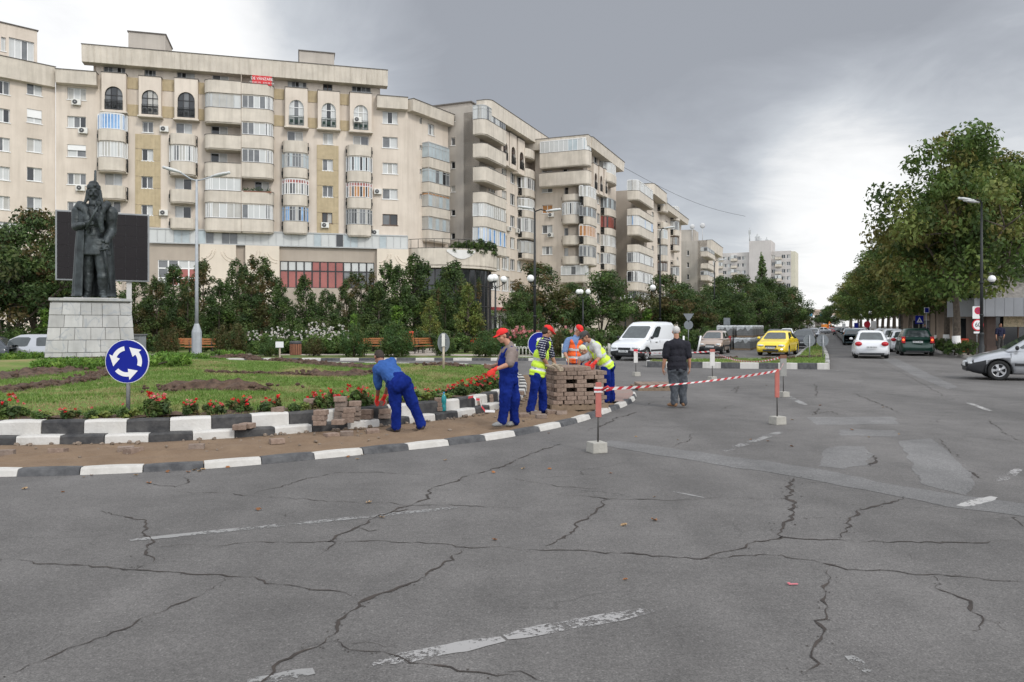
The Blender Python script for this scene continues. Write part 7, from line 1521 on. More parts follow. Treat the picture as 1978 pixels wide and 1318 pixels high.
mb = MB(); mb.tube([(-.01, .04, 0), (0, .04, zc + r * .7)], .03, 12); mb.build('post', STEEL, S1)
mb = MB(); disc(mb, r, -.012, .012); mb.v = [v + Vector((0, 0, zc)) for v in mb.v]; mb.build('rim', SWH, S1); mb = MB(); disc(mb, r * .975, .0125, .015); mb.v = [v + Vector((0, 0, zc)) for v in mb.v]; fc_ = mb.build('face', SBL, S1)
mb = MB(); arrows(mb, r, -.019, 0); mb.v = [v + Vector((0, 0, zc)) for v in mb.v]; mb.build('arrows', SWH, fc_)
# blue arrow disc behind the man in the striped shirt
d = 21.5; S2_ = sign_root('round blue keep-direction sign with a white arrow half hidden by the yellow-vested man', 1043, d, .3); zc = P(0, 665, d).z - .3; r = 23.5 / F * d; mb = MB(); mb.tube([(0, .05, 0), (0, .05, zc)], .03, 10); mb.build('post', STEEL, S2_)
mb = MB(); disc(mb, r, -.012, .012); mb.v = [v + Vector((0, 0, zc)) for v in mb.v]; mb.build('rim', SWH, S2_); mb = MB(); disc(mb, r * .96, .0125, .015); mb.v = [v + Vector((0, 0, zc)) for v in mb.v]; fc_ = mb.build('face', SBL, S2_)
mb = MB(); mb.add([(-.16, -.02, .22), (.0, -.02, .25), (.27, -.02, -.02), (.27, -.02, .1), (.3, -.02, -.16), (.02, -.02, -.16), (.13, -.02, -.07), (-.2, -.02, .14)], [(0, 1, 2, 6, 7), (4, 5, 6, 2)]); mb.v = [Vector((v.x * .75 + .05, v.y, v.z * .75 + zc)) for v in mb.v]; mb.build('arrow', SWH, fc_)
# backs of signs on the median and the lawn
def sign_back(label, px, py, d, rpx, zg, ytop=None, col=SGR, sx=1.0, post=STEEL, stake=False):
    root = sign_root(label, px, d, zg); zc = P(0, py, d).z - zg; r = rpx / F * d; mb = MB(); disc(mb, r, -.012, .012, 0, (0, 0, 0), 32); mb.v = [Vector((v.x * sx, v.y, v.z + zc)) for v in mb.v]; mb.build('plate', col, root)
    mb = MB(); mb.tube([(0, -.045, 0), (0, -.045, zc + (r * .85 if not stake else -r * .2))], .03 if not stake else .035, 10); mb.build('post', post, root)
    mb = MB(); mb.bx(-r * .5 * sx, r * .5 * sx, -.03, -.013, zc + r * .35, zc + r * .43); mb.bx(-r * .5 * sx, r * .5 * sx, -.03, -.013, zc - r * .43, zc - r * .35); mb.build('bracket', STEEL, root); return root
sign_back('round sign seen from behind, left of the pair on the median', 1563, 658, 36.2, 11.5, .24); sign_back('round sign seen from behind, right of the pair on the median', 1589, 658, 36.8, 11.5, .24)
rt = sign_back('small oval sign seen from behind with a pale wooden stake on the lawn', 857, 662, 24.5, 19, .36, sx=.62, post=mat('stake_wood', (.42, .36, .28), .85, .2, 9), stake=True); mb = MB(); mb.bx(-.05, .05, -.12, -.07, .75, 1.15); mb.build('board', mat('board_white', (.62, .6, .57), .8, .1, 5), rt)
d = 50; rt = sign_root('triangular give-way sign above a round one, both seen from behind, right of the van', 1330, d, .1); z1, z2_ = P(0, 612, d).z - .1, P(0, 628, d).z - .1; mb = MB(); s = .35; mb.add([(-s, -.01, z1 + .2), (s, -.01, z1 + .2), (0, -.01, z1 - .36), (-s, .01, z1 + .2), (s, .01, z1 + .2), (0, .01, z1 - .36)], [(0, 2, 1), (3, 4, 5), (0, 1, 4, 3), (1, 2, 5, 4), (2, 0, 3, 5)]); mb.build('triangle_plate', SGR, rt); mb = MB(); disc(mb, .29, -.01, .01); mb.v = [v + Vector((0, 0, z2_)) for v in mb.v]; mb.build('round_plate', SGR, rt); mb = MB(); mb.tube([(0, .045, 0), (0, .045, z1 + .2)], .03, 8); mb.build('post', STEEL, rt)
d = 62; rt = sign_root('square sign seen from behind above the wrapped paver pallets', 1404, d, .1); zc = P(0, 621, d).z - .1; mb = MB(); mb.bx(-.26, .26, -.01, .01, zc - .28, zc + .28); mb.build('plate', SGR, rt); mb = MB(); mb.tube([(0, .045, 0), (0, .045, zc + .2)], .03, 8); mb.build('post', STEEL, rt)
# small white notice on the lawn
d = 31.5; rt = sign_root('small white blank notice board on a short post at the far edge of the lawn', 540, d, .3, 'notice'); zc = P(0, 666, d).z - .3; mb = MB(); mb.bx(-.16, .16, -.02, .02, zc - .12, zc + .12); mb.build('board', SWH, rt, bevel=.005); mb = MB(); mb.bx(-.03, .03, .021, .06, 0, zc + .1); mb.build('post', mat('stake_wood', (0, 0, 0)), rt)
# crossing sign and the blue square on the right pavement
d = 52; rt = sign_root('blue square pedestrian crossing sign with a white triangle beside the dark green car', 1776, d, .13); zc = P(0, 618, d).z - .13; s = .27; mb = MB(); mb.bx(-s, s, -.012, .012, zc - s, zc + s); f_ = mb.build('face', SBL, rt, bevel=.006); mb = MB(); mb.add([(-.2, -.018, zc - .18), (.2, -.018, zc - .18), (0, -.018, zc + .18)], [(0, 1, 2)]); mb.build('triangle', SWH, f_)
mb = MB(); mb.ball((0, -.024, zc + .05), (.022, .005, .022), 8); mb.add([(-.02, -.024, zc + .03), (.025, -.024, zc + .03), (.07, -.024, zc - .13), (.035, -.024, zc - .13), (.0, -.024, zc - .05), (-.045, -.024, zc - .13), (-.08, -.024, zc - .13)], [(0, 1, 2, 3, 4), (0, 4, 5, 6)]); mb.build('walking_figure', DKC, f_)
mb = MB(); mb.tube([(0, .05, 0), (0, .05, zc + .2)], .032, 10); mb.build('post', mat('post_olive', (.16, .16, .12), .6, .1, 4), rt)
d = 58; rt = sign_root('smaller blue square sign with a white edge hanging among the trunks', 1790, d, .13); zc = P(0, 600, d).z - .13; s = .19; mb = MB(); mb.bx(-s, s, -.012, .012, zc - s, zc + s * 1.2); f_ = mb.build('edge', SWH, rt); mb = MB(); mb.bx(-s * .75, s * .8, -.018, -.013, zc - s * .8, zc + s * 1.0); mb.build('face', SBL, f_); mb = MB(); mb.tube([(.0, .05, 0), (.0, .05, zc + .2)], .03, 8); mb.build('post', STEEL, rt)
# no-stopping square over a 60 limit, behind the lamp column
d = 42.5; rt = sign_root('no-stopping sign over a round 60 speed limit sign beside the black lamp column', 1888, d, .13); z1, z2_ = P(0, 604, d).z - .13, P(0, 628, d).z - .13
mb = MB(); mb.tube([(0, .05, 0), (0, .05, z1 + .3)], .032, 10); mb.build('post', STEEL, rt); mb = MB(); mb.bx(-.27, .27, -.012, .012, z1 - .34, z1 + .34); f_ = mb.build('square_plate', SWH, rt, bevel=.01)
mb = MB(); disc(mb, .2, .0125, .017); mb.v = [v + Vector((.03, 0, z1 + .1)) for v in mb.v]; o = mb.build('ring', SRD, f_); mb = MB(); disc(mb, .15, .018, .02); mb.v = [v + Vector((.03, 0, z1 + .1)) for v in mb.v]; mb.build('ring_field', mat('sign_magenta', (.33, .02, .10), .4, .05, 3), o); mb = MB()
for a in (.785, -.785): mb.box((.03, -.023, z1 + .1), (.03, .004, .34), 0, 0, Matrix.Rotation(a, 3, 'Y'))
mb.build('cross_bars', SRD, o)
mb = MB(); disc(mb, .32, -.012, .012); mb.v = [v + Vector((.02, 0, z2_)) for v in mb.v]; f_ = mb.build('limit_ring', SRD, rt); mb = MB(); disc(mb, .255, .0125, .016); mb.v = [v + Vector((.02, 0, z2_)) for v in mb.v]; mb.build('limit_field', SWH, f_); t_ = text('60', .34, DKC, f_, (.02, -.022, z2_)); mb = MB(); mb.bx(-.2, .22, -.012, .012, z2_ - .46, z2_ - .36); mb.build('small_plate', SWH, rt)
for i, (px, py, d, m_, lab) in enumerate(((1675, 627, 95, SRD, 'small round red sign far down the right pavement'), (1654, 630, 110, SBL, 'small blue sign far down the right pavement'), (1630, 630, 140, SWH, 'small white sign at the far end of the right pavement'), (1688, 628, 88, SWH, 'narrow white panel leaning among the far trunks'))):
    rt = sign_root(lab, px, d, .13); zc = P(0, py, d).z - .13; mb = MB()
    if i == 0: disc(mb, .4, -.01, .01); mb.v = [v + Vector((0, 0, zc)) for v in mb.v]
    else: mb.bx(-.3, .3, -.01, .01, zc - .45, zc + .45)
    mb.build('plate', m_, rt, bevel=.01 if i else 0); mb = MB(); mb.tube([(0, .05, 0), (0, .05, zc)], .03, 6); mb.build('post', STEEL, rt)
# ================================================================ LAMPS
BLP = mat('lamp_black', (.016, .018, .019), .5, .15, 6); GLOBE = mat('opal_globe', (.80, .80, .79), .3, .03, 3); LHEAD = mat('lamp_head', (.52, .53, .52), .4, .1, 4)
def head_(mb, c, dx, L, tilt=.12, dy=0.0):
    """long cobra head pointing sideways"""
    dvec = Vector((dx, dy, abs(tilt))).normalized(); c = Vector(c)
    cap(mb, [c, c + dvec * L * .3, c + dvec * L * .75, c + dvec * L], [L * .08, L * .16, L * .17, L * .1], 12, .62)
d = 33.0; p = P(380, 640, d); LP = thing('street_lamp', 'tall pale grey street lamp with two arms standing in front of the long block', 'street lamp', (p.x, d, .1)); zt = P(0, 347, d).z - .1; zb = P(0, 640, d).z - .1; LGR = mat('lamp_grey', (.36, .38, .40), .5, .1, 5)
mb = MB(); w = .20; mb.lathe([(w, 0), (w, zb - .05), (w * .95, zb), (.09, zb + .32)], 8, 0, (0, 0, 0), rotm(math.pi / 8), False); mb.build('base', LGR, LP)
mb = MB(); mb.tube([(0, 0, zb + .25), (0, 0, zb + 2), (0, 0, zt)], [.075, .07, .045], 12); mb.build('pole', LGR, LP)
mb = MB(); a = P(348, 333, d) - Vector(LP.location); b = P(410, 341, d) - Vector(LP.location); mb.tube([(0, 0, zt - .05), (-.25, 0, zt + .02), tuple(a)], .03, 8); mb.tube([(0, 0, zt - .05), (.25, 0, zt + .0), tuple(b)], .03, 8); mb.build('arm', LGR, LP)
for q, dx in ((a, -1), (b, 1)): mb = MB(); head_(mb, q, dx, .72, .30 if dx < 0 else .22); mb.build('lamp_head', LHEAD, LP)
def black_lamp(label, px, py_arm, d, pbase, headpx, globes=(), zg=.1):
    """headpx: (column, row, direction) of lamp heads; globes: (column, row, radius px)"""
    p = P(px, 640, d); root = thing('street_lamp', label, 'street lamp', (p.x, d, zg)); zt = P(0, py_arm, d).z - zg; O = Vector(root.location)
    mb = MB(); mb.lathe([(.22, 0), (.2, .12), (.13, .2), (.15, .55), (.12, .62), (.10, 1.1), (.13, 1.18), (.10, 1.28)], 14); mb.build('base', BLP, root); mb = MB(); mb.tube([(0, 0, 1.2), (0, 0, zt * .5), (0, 0, zt)], [.085, .075, .05], 10)
    for z in (2.2, zt * .48): mb.lathe([(.08, z - .06), (.12, z), (.08, z + .06)], 10)
    mb.build('pole', BLP, root)
    for hx, hy, dx in headpx:
        q = P(hx, hy, d) - O; mb = MB(); mb.tube([(0, 0, zt - .03), (q.x * .5, 0, (zt + q.z) / 2 + .1), tuple(q)], .035, 8); mb.build('arm', BLP, root); mb = MB(); head_(mb, q, dx, .75 if d < 75 else .8, .14); mb.build('lamp_head', LHEAD, root)
    for gx, gy, r in globes:
        q = P(gx, gy, d) - O; R_ = r / F * d; mb = MB(); mb.tube([(0, 0, q.z - R_ * 2.6), (q.x * .6, 0, q.z - R_ * 2.0), (q.x, 0, q.z - R_ * 1.4), (q.x, 0, q.z - R_ * .9)], .025, 8); mb.lathe([(R_ * .5, q.z - R_ * 1.2), (R_ * .65, q.z - R_ * .95), (R_ * .4, q.z - R_ * .8)], 10, 0, (q.x, 0, 0)); mb.build('globe_arm', BLP, root); mb = MB(); mb.ball(tuple(q), R_, 20); mb.build('globe', GLOBE, root)
    return root
black_lamp('tall black lamp column with two lamp heads and a white globe behind the red-capped workers', 1033, 408, 44, 640, ((1028, 403, -1), (1056, 408, 1)), ((1025, 538, 7),))
black_lamp('tall black lamp column with a lamp head near the brownish grey block', 1275, 447, 62, 640, ((1284, 441, 1),), ((1261, 556, 6),))
black_lamp('black lamp column rising from the trees left of the boulevard', 1380, 508, 88, 640, ((1387, 503, 1),))
black_lamp('far black lamp column with a lamp head left of the tower block', 1428, 540, 120, 640, ((1433, 533, 1),))
black_lamp('black lamp column with lamp heads and a white globe at the right-hand trees', 1896, 391, 41, 640, ((1880, 387, -1), (1890, 391, -1)), ((1916, 539, 7),), .13)
def globe_lamp(label, px, d, r, gl, grp=None): return black_lamp(label, px, gl[0][1] + 14, d, 640, (), gl)
for lab, px, d, gl in (('three-globe park lamp nearest the statue, left of the overalls man', 957, 50, ((949, 538, 7.5), (955, 537, 7.5), (973, 540, 6.5))), ('three-globe park lamp above the yellow-vested men', 1126, 58, ((1117, 564, 5), (1122, 564, 5), (1136, 564, 5))), ('three-globe park lamp left of the white van roof', 1208, 68, ((1202, 576, 4), (1206, 575, 4), (1217, 576, 4))), ('three-globe park lamp right behind the white van', 1262, 74, ((1258, 586, 4), (1262, 586, 4), (1272, 586, 4)))):
    r_ = globe_lamp(lab, px, d, 0, gl); r_.name = 'park_lamp'; r_['category'] = 'park lamp'; r_['group'] = 'three-globe park lamps'
for i, (px, py, d) in enumerate(((1741, 588, 75), (1681, 604, 105), (1664, 609, 125), (1487, 551, 140))):
    r_ = black_lamp('far lamp post with a white globe, %s' % ('nearest on the right', 'second on the right', 'third on the right', 'the only one on the left')[i], px - 3, py + 10, d, 640, (), ((px, py, (4, 3.4, 3, 3)[i]),)); r_['group'] = 'far globe lamps'
# overhead wire
mb = MB(); A_, B_ = P(1195, 318, 118), P(1440, 418, 175); mb.tube([A_.lerp(B_, t) - Vector((0, 0, 1.3 * math.sin(math.pi * t))) for t in (i / 14 for i in range(15))], .03, 4); tag(mb.build('cable', BLP), 'thin overhead cable strung from the stepped wing across the sky', 'cable')
# ================================================================ PARK FURNITURE
WOO = mat('bench_wood', (.30, .115, .04), .6, .25, 7, col2=(.38, .16, .06)); BIN = mat('bin_wood', (.20, .085, .045), .65, .2, 8)
def bench_proto():
    r = thing('park_bench', None, None); mb = MB()
    for i in range(4): mb.bx(-.85, .85, -.22 + i * .11, -.13 + i * .11, .42, .46)
    mb.build('seat', WOO, r, bevel=.006, seg=1); mb = MB()
    for i in range(3): mb.bx(-.85, .85, .26 + i * .03, .30 + i * .03, .56 + i * .13, .66 + i * .13)
    mb.build('backrest', WOO, r, bevel=.006, seg=1)
    for x in (-.6, .6): mb = MB(); mb.tube([(x, -.2, 0), (x, -.18, .41)], .025, 6); mb.tube([(x, .3, 0), (x, .2, .42), (x, .36, .9)], .025, 6); mb.tube([(x, -.2, .4), (x, .22, .4)], .02, 6); mb.build('leg', BLP, r)
    return r
b0 = bench_proto()
for i, (px, d, rz, lab) in enumerate(((362, 46, .1, 'orange wooden park bench partly behind the grey lamp base'), (716, 47, .2, 'orange wooden park bench between the two dark globe shrubs'), (803, 46.5, 1.3, 'orange wooden bench turned sideways by the red-topped bin'), (828, 47.5, .9, 'orange wooden bench right of the sideways one under the young tree'), (388, 44.8, .5, 'orange bench end showing right of the grey lamp base'))):
    o = b0 if i == 0 else copy_tree(b0); p = P(px, 640, d); o.location = (p.x, d, .104); o.rotation_euler = (0, 0, rz); tag(o, lab, 'bench', 'orange park benches')
def bin_(label, px, py0, py1, d, zg, topm, bodym):
    p = P(px, 640, d); r = thing('litter_bin', label, 'bin', (p.x, d, zg)); z0, z1 = P(0, py1, d).z - zg, P(0, py0, d).z - zg; z0 = max(0, z0); mb = MB(); n = 16; h = z1 - z0; w = .23
    for i in range(n): a = 2 * math.pi * i / n; mb.box((math.cos(a) * w, math.sin(a) * w, z0 + h * .4), (.03, .075, h * .78), 0, a)
    mb.build('slats', bodym, r, bevel=.006, seg=1); mb = MB(); mb.lathe([(w - .02, z0), (w - .02, z0 + h * .75), (w + .02, z0 + h * .8), (w + .02, z1 - .02), (w - .05, z1)], 18); mb.build('liner', topm, r)
bin_('round wooden litter bin with dark rim at the far edge of the lawn', 571, 659, 686, 33.5, .25, mat('bin_liner', (.05, .05, .055), .6), BIN); bin_('orange litter bin with red top by the benches', 791, 640, 668, 45, .1, mat('bin_red', (.5, .05, .02), .5), WOO)
bin_('orange litter bin on the right pavement behind the thick white-based trunk', 1862, 654, 680, 46.5, .13, mat('bin_red', (0, 0, 0)), mat('bin_orange', (.45, .12, .03), .6, .15, 6))
# low white hoop fence
FW = mat('fence_white', (.60, .585, .55), .7, .08, 6)
def hoop_fence(label, pxs, d, z0=.1):
    a, b = P(pxs[0], 640, d), P(pxs[1], 640, d); r = thing('hoop_fence', label, 'fence', (a.x, d, z0)); L = b.x - a.x; n = int(L / .17); h = .62; mb = MB()
    for i in range(n): x = i * L / n; w = L / n; mb.tube([(x + w * .12, 0, 0), (x + w * .12, 0, h * .8), (x + w * .3, 0, h * .95), (x + w * .7, 0, h * .95), (x + w * .88, 0, h * .8), (x + w * .88, 0, 0)], .014, 5)
    mb.build('hoops', FW, r)
    for z in (.06, h * .82): mb = MB(); mb.tube([(0, .0, z), (L, .0, z)], .016, 5); mb.build('rail', FW, r)
    for x in (-.04, L + .04): mb = MB(); mb.bx(x - .04, x + .04, -.04, .04, 0, h + .1); mb.build('post', FW, r)
hoop_fence('low white hoop fence between the overalls man and the blue arrow disc', (996, 1030), 40.2); hoop_fence('low white hoop fence behind the orange-vested man', (1088, 1176), 40.6); hoop_fence('short white hoop fence at the front corner of the van', (1177, 1190), 41.6)
for i, (px, d, lean) in enumerate(((1320, 47, .02), (1347, 48, .22), (1361, 51, -.05))):
    p = P(px, 640, d); mb = MB(); mb.tube([(0, 0, 0), (lean, 0, 1.05)], .055, 10); o = mb.build('bollard', SWH, None, (p.x, d, .1)); tag(o, ('straight white post right of the white-haired man', 'leaning white post beside the beige car', 'short white post behind the beige car')[i], 'post')
# wrapped pallets of pavers on the boulevard
PLW = mat('pallet_wood', (.20, .145, .10), .85, .25, 9); FILM = mat('grey_film', (.36, .37, .37), .3, .25, 5, spec=.6, bump=.9, bscale=7, col2=(.50, .52, .53)); FILD = mat('wrapped_pavers', (.14, .14, .138), .5, .25, 4, bump=.3, bscale=9)
def wrapped(n_=[0]):
    r = thing('paver_pallet', None, None); mb = MB(); w, dp = 1.15, 1.1
    for y in (-.5, 0, .5): mb.bx(-w / 2, w / 2, y - .06, y + .06, 0, .1)
    mb.bx(-w / 2, w / 2, -dp / 2, dp / 2, .102, .13); mb.build('pallet', PLW, r)
    mb = MB(); mb.box((0, 0, .48), (w, dp, .69)); b = mb.build('load', FILD, r, bevel=.03); mb = MB()
    for z in (.3, .42, .54, .66): mb.bx(-w / 2 - .006, w / 2 + .006, -dp / 2 - .006, dp / 2 + .006, z - .006, z + .006)
    mb.build('bands', mat('band_dark', (.06, .06, .06), .6), b)
    mb = MB(); N_ = 40; per = []
    for i in range(N_): a = 2 * math.pi * i / N_; c_, s_ = math.cos(a), math.sin(a); m_ = max(abs(c_) / (w / 2 + .02), abs(s_) / (dp / 2 + .02)); per.append((c_ / m_, s_ / m_))
    vs = [(x, y, .62 + .1 * math.sin(i * 1.7) + .07 * math.sin(i * .9)) for i, (x, y) in enumerate(per)] + [(x * 1.01, y * 1.01, .80) for x, y in per] + [(x * .93, y * .93, .87 + .035 * math.sin(i * 2.3)) for i, (x, y) in enumerate(per)] + [(x * .5, y * .5, .85 + .04 * math.sin(i * 1.3)) for i, (x, y) in enumerate(per)] + [(0, 0, .86)]
    fs_ = [(r_ * N_ + i, r_ * N_ + (i + 1) % N_, (r_ + 1) * N_ + (i + 1) % N_, (r_ + 1) * N_ + i) for r_ in range(3) for i in range(N_)] + [(3 * N_ + i, 3 * N_ + (i + 1) % N_, 4 * N_) for i in range(N_)]
    mb.add(vs, fs_); mb.build('film_cover', FILM, r); return r
wp = wrapped(); base = P(1436, 640, 56.5); k = 0; ang = math.atan2(.926, .377) - math.pi / 2
def wpos(a, b): return Vector((base.x, base.y, 0)) + U * a + V_ * b
for col_ in range(2):
    for i in range(7):
        for lev in range(2):
            if lev == 1 and i == 0: continue
            o = wp if k == 0 else copy_tree(wp); k += 1; q = wpos(i * 1.75 + col_ * .15, -col_ * 1.5); o.location = (q.x, q.y, .9 * lev + .002); o.rotation_euler = (0, 0, ang + RD.uniform(-.06, .06))
            tag(o, '%s of film-wrapped pavers, %s row, %s from the near end' % (('lower pallet', 'upper pallet')[lev], ('right', 'left')[col_], ORD[i]), 'pallet', 'wrapped paver pallets on the boulevard')
# ================================================================ WORKSITE
PV1 = [mat('paver_brown', (.205, .145, .112), .9, .16, 11, bump=.6, bscale=26, objvar=.16, col2=(.27, .20, .16)), mat('paver_grey', (.225, .175, .145), .9, .16, 11, bump=.6, bscale=26, objvar=.16)]
mb = MB(); mb.box((0, 0, .04), (.2, .165, .078)); paver_me = mb.build('paver', PV1[0], None, bevel=.007, seg=2); mb = MB(); mb.box((0, 0, .04), (.2, .1, .078)); paver2 = mb.build('paver', PV1[1], None, bevel=.007, seg=2); used = [0, 0]
def paver(x, y, z, rz=0, label=None, group=None, kind=0, tilt=0):
    src = (paver_me, paver2)[kind]
    o = src if not used[kind] else src.copy()
    if used[kind]: COL.objects.link(o)
    used[kind] = 1; o.location = (x, y, z); o.rotation_euler = (tilt, 0, rz); return tag(o, label, 'paver', group)
# tall stack on a pallet: outer courses of ten layers
c = P(1106, 640, 16.1); d = 16.1; rot = .24; ca, sa = math.cos(rot), math.sin(rot)
def wl_(x, y): return c.x + x * ca - y * sa, d + x * sa + y * ca
PT = thing('wooden_pallet', 'weathered wooden pallet under the tall stack of brown pavers', 'pallet', (c.x, d, .06), rot); mb = MB()
for i in range(6): mb.bx(-.6 + i * .21, -.45 + i * .21, -.5, .5, .095, .118)
mb.build('deck_boards', PLW, PT); 
for y in (-.45, 0, .45): mb = MB(); mb.bx(-.6, .6, y - .05, y + .05, .022, .0945); mb.build('bearer', PLW, PT)
mb = MB(); mb.bx(-.6, .6, -.5, -.4, 0, .0215); mb.bx(-.6, .6, .4, .5, 0, .0215); mb.build('bottom_board', PLW, PT)
zb = .18
for L in range(9):
    nx, ny = (5, 6); gap = L in (4, 6) 
    for ix in range(nx):
        for iy in range(ny):
            edge = ix in (0, nx - 1) or iy in (0, ny - 1)
            if not (edge or L >= 7): continue
            if L == 8 and (ix == 4 or (iy == 0 and ix > 2)): continue
            if L in (3, 5) and iy == 0 and ix in (1, 3) : continue
            x = -.43 + ix * .215 + ((L % 2) * .06 - .03); y = -.43 + iy * .172; px, py = wl_(x + RD.uniform(-.008, .008), y + RD.uniform(-.012, .012))
            row_n = 'front' if iy == 0 else 'back' if iy == ny - 1 else ORD[iy] + ' row back'
            paver(px, py, zb + L * .083, rot + RD.uniform(-.04, .04), 'paver of the tall stack, layer %s, %s, %s from left' % (('one', 'two', 'three', 'four', 'five', 'six', 'seven', 'eight', 'nine', 'ten')[L], row_n, ORD[ix]), 'pavers stacked on the wooden pallet')
# flat pallet with a single course on the road
c2 = G(1268, 752, 0); FP = thing('wooden_pallet', 'flat wooden pallet on the road carrying a single course of pavers', 'pallet', (c2.x, c2.y, 0), .05); mb = MB()
for i in range(7): mb.bx(-.62 + i * .18, -.5 + i * .18, -.55, .55, .075, .095)
mb.build('deck_boards', PLW, FP)
for y in (-.5, 0, .5): mb = MB(); mb.bx(-.62, .62, y - .05, y + .05, 0, .0745); mb.build('bearer', PLW, FP)
for ix in range(5):
    for iy in range(5): paver(c2.x - .44 + ix * .22, c2.y - .42 + iy * .205, .097, math.pi / 2 * ((ix + iy) % 2) * 0 + RD.uniform(-.05, .05), 'paver on the flat pallet, %s from left, %s row' % (ORD[ix], ORD[iy]), 'pavers on the flat pallet')
# small piles on the two kerb steps: (column, row of the base, height of the base, layers, kind)
piles = [(532, 797, .36, 1, 1), (594, 790, .36, 2, 1), (617, 823, .17, 3, 0), (652, 822, .17, 1, 0), (655, 815, .17, 5, 1), (683, 814, .17, 4, 1), (671, 818, .17, 3, 0), (705, 811, .17, 2, 0), (742, 810, .17, 2, 1), (823, 773, .36, 1, 1), (847, 769, .36, 1, 0), (849, 795, .17, 3, 0), (893, 763, .36, 1, 1), (919, 783, .17, 1, 1), (943, 778, .17, 2, 0), (1003, 764, .17, 1, 0), (472, 829, .17, 1, 0), (458, 832, .17, 1, 0), (163, 837, .17, 1, 1)]
for i, (px, py, z, n, kk) in enumerate(sorted(piles)):
    p = G(px, py, z)
    for L in range(n): paver(p.x + RD.uniform(-.015, .015), p.y + .1 + RD.uniform(-.015, .015), z + .002 + L * .081, RD.uniform(-.25, .25), ('loose paver on the kerb, pile %s from the left' % (ORD[i] if n == 1 else ORD[i])) + ('' if n == 1 else ', %s from its bottom' % ORD[L]), 'loose pavers on the kerb steps', kk if L < n - 1 or kk == 0 else 0)
for i, (px, py, rz) in enumerate(((112, 877, .1), (243, 873, .4), (258, 876, 1.1), (12, 880, .2), (640, 846, .7), (670, 842, .2), (535, 857, .5), (380, 868, .2), (1010, 806, .4), (1035, 802, .1), (1065, 800, .2), (1085, 801, .05), (720, 838, .3), (1045, 808, .3))):
    p = G(px, py, .05); paver(p.x, p.y, .045, rz, 'old paver lying in the dug sand strip, %s from the left' % ORD[sorted((112, 243, 258, 12, 640, 670, 535, 380, 1010, 1035, 1065, 1085, 720, 1045)).index(px)], 'old pavers lying in the sand strip', i % 2, RD.uniform(-.15, .15))
# rubble along the broken edge below the inner kerb
RUB = mat('rubble', (.24, .19, .15), .95, .3, 8, bump=.7, bscale=20, objvar=.2); mb = MB()
for i in range(1500):
    q = INNER[RD.randrange(len(INNER))]
    if not (q.y < 19 and -9 < q.x < .6): continue
    n_ = Vector((-q.x - 9, 22 - q.y, 0)).normalized(); o_ = RD.uniform(.01, .16) if RD.random() < .5 else RD.uniform(.1, 1.5); r = RD.uniform(.008, .035) * (1.25 if o_ < .16 else .8); mb.ball((q.x - n_.x * o_ + RD.uniform(-.1, .1), q.y - n_.y * o_, .05 + r * .3), (r * RD.uniform(.8, 1.6), r * RD.uniform(.8, 1.4), r * .8), 6, 0, rotm(RD.uniform(0, 3), RD.uniform(-.6, .6)))
for f_ in range(len(mb.s)): mb.s[f_] = False
tag(mb.build('rubble', RUB), kind='stuff')
# teal bottle on the kerb
p = G(857, 795, .17); p.z = .175; BT = thing('bottle', 'teal plastic water bottle standing on the kerb step', 'bottle', (p.x, p.y + .05, .172)); mb = MB(); mb.lathe([(.042, 0), (.046, .02), (.046, .1), (.04, .13), (.046, .16), (.046, .24), (.03, .29), (.016, .315), (.016, .33)], 16); mb.build('body', mat('bottle_teal', (.03, .34, .36), .15, .1, 4, trans=.35), BT); mb = MB(); mb.lathe([(.018, .331), (.018, .352)], 12); mb.build('cap', mat('bottle_cap', (.05, .25, .5), .4), BT)
# shovel handle held by the man behind the stack, and the trowel of the bending man
mb = MB(); mb.tube([P(1098, 692, 18.3), P(1098, 742, 18.2)], .017, 8); tag(mb.build('tool_handle', mat('handle_wood', (.42, .30, .18), .7, .15, 9)), 'pale wooden tool handle held by the orange-vested man', 'tool')
# a paver in the hand of the bending man
p = P(735, 776, 13.25); paver(p.x, p.y, p.z - .06, .3, 'paver held low by the bending man in blue', 'pavers in hand', 0)
# striped barrier posts on concrete blocks
CBL = mat('concrete_block', (.36, .345, .31), .9, .12, 6, bump=.5, bscale=24, streak=.15); PRED = mat('post_red_faded', (.40, .115, .095), .8, .15, 6, col2=(.47, .16, .13)); PWH = mat('post_white', (.60, .585, .56), .8, .1, 6, streak=.2); PGY = mat('post_grey', (.27, .265, .25), .85, .15, 6); RODM = mat('rod_steel', (.09, .085, .08), .6, .2, 8, metal=.4)
def barrier(label, bpx, bpy, bw, postpx, top, bot, m, w_, cap_=None, rz=.35):
    p = G(bpx, bpy, 0); s = bw / F * p.y; r = thing('barrier_post', label, 'barrier post', (p.x, p.y, 0), 0); mb = MB(); mb.box((0, 0, s * .27), (s * .82, s * .82, s * .54), 0, rz, taper=.96); mb.build('concrete_block', CBL, r, bevel=.012)
    zt, z0 = P(0, top, p.y).z, P(0, bot, p.y).z; x = (postpx - bpx) / F * p.y; mb = MB(); mb.tube([(x * .7, 0, s * .5), (x, 0, z0 + .15)], .013, 8); mb.build('rod', RODM, r); w = w_ / F * p.y; mb = MB(); mb.bx(x - w / 2, x + w / 2, -.022, .022, z0, zt)
    b = mb.build('board', m, r, bevel=.006)
    if cap_: mb = MB(); mb.bx(x - w / 2 - .002, x + w / 2 + .002, -.025, .025, zt - (zt - z0) * .16, zt + .003); mb.build('painted_end', cap_, b)
    return Vector((p.x + x, p.y, zt))
T1 = barrier('barrier post with long faded red board nearest the camera', 1153, 874, 38, 1156, 739, 806, PRED, 11)
T2 = barrier('barrier post with thin faded red board on the open road holding the tape', 1502, 820, 29, 1501, 713, 768, PRED, 8)
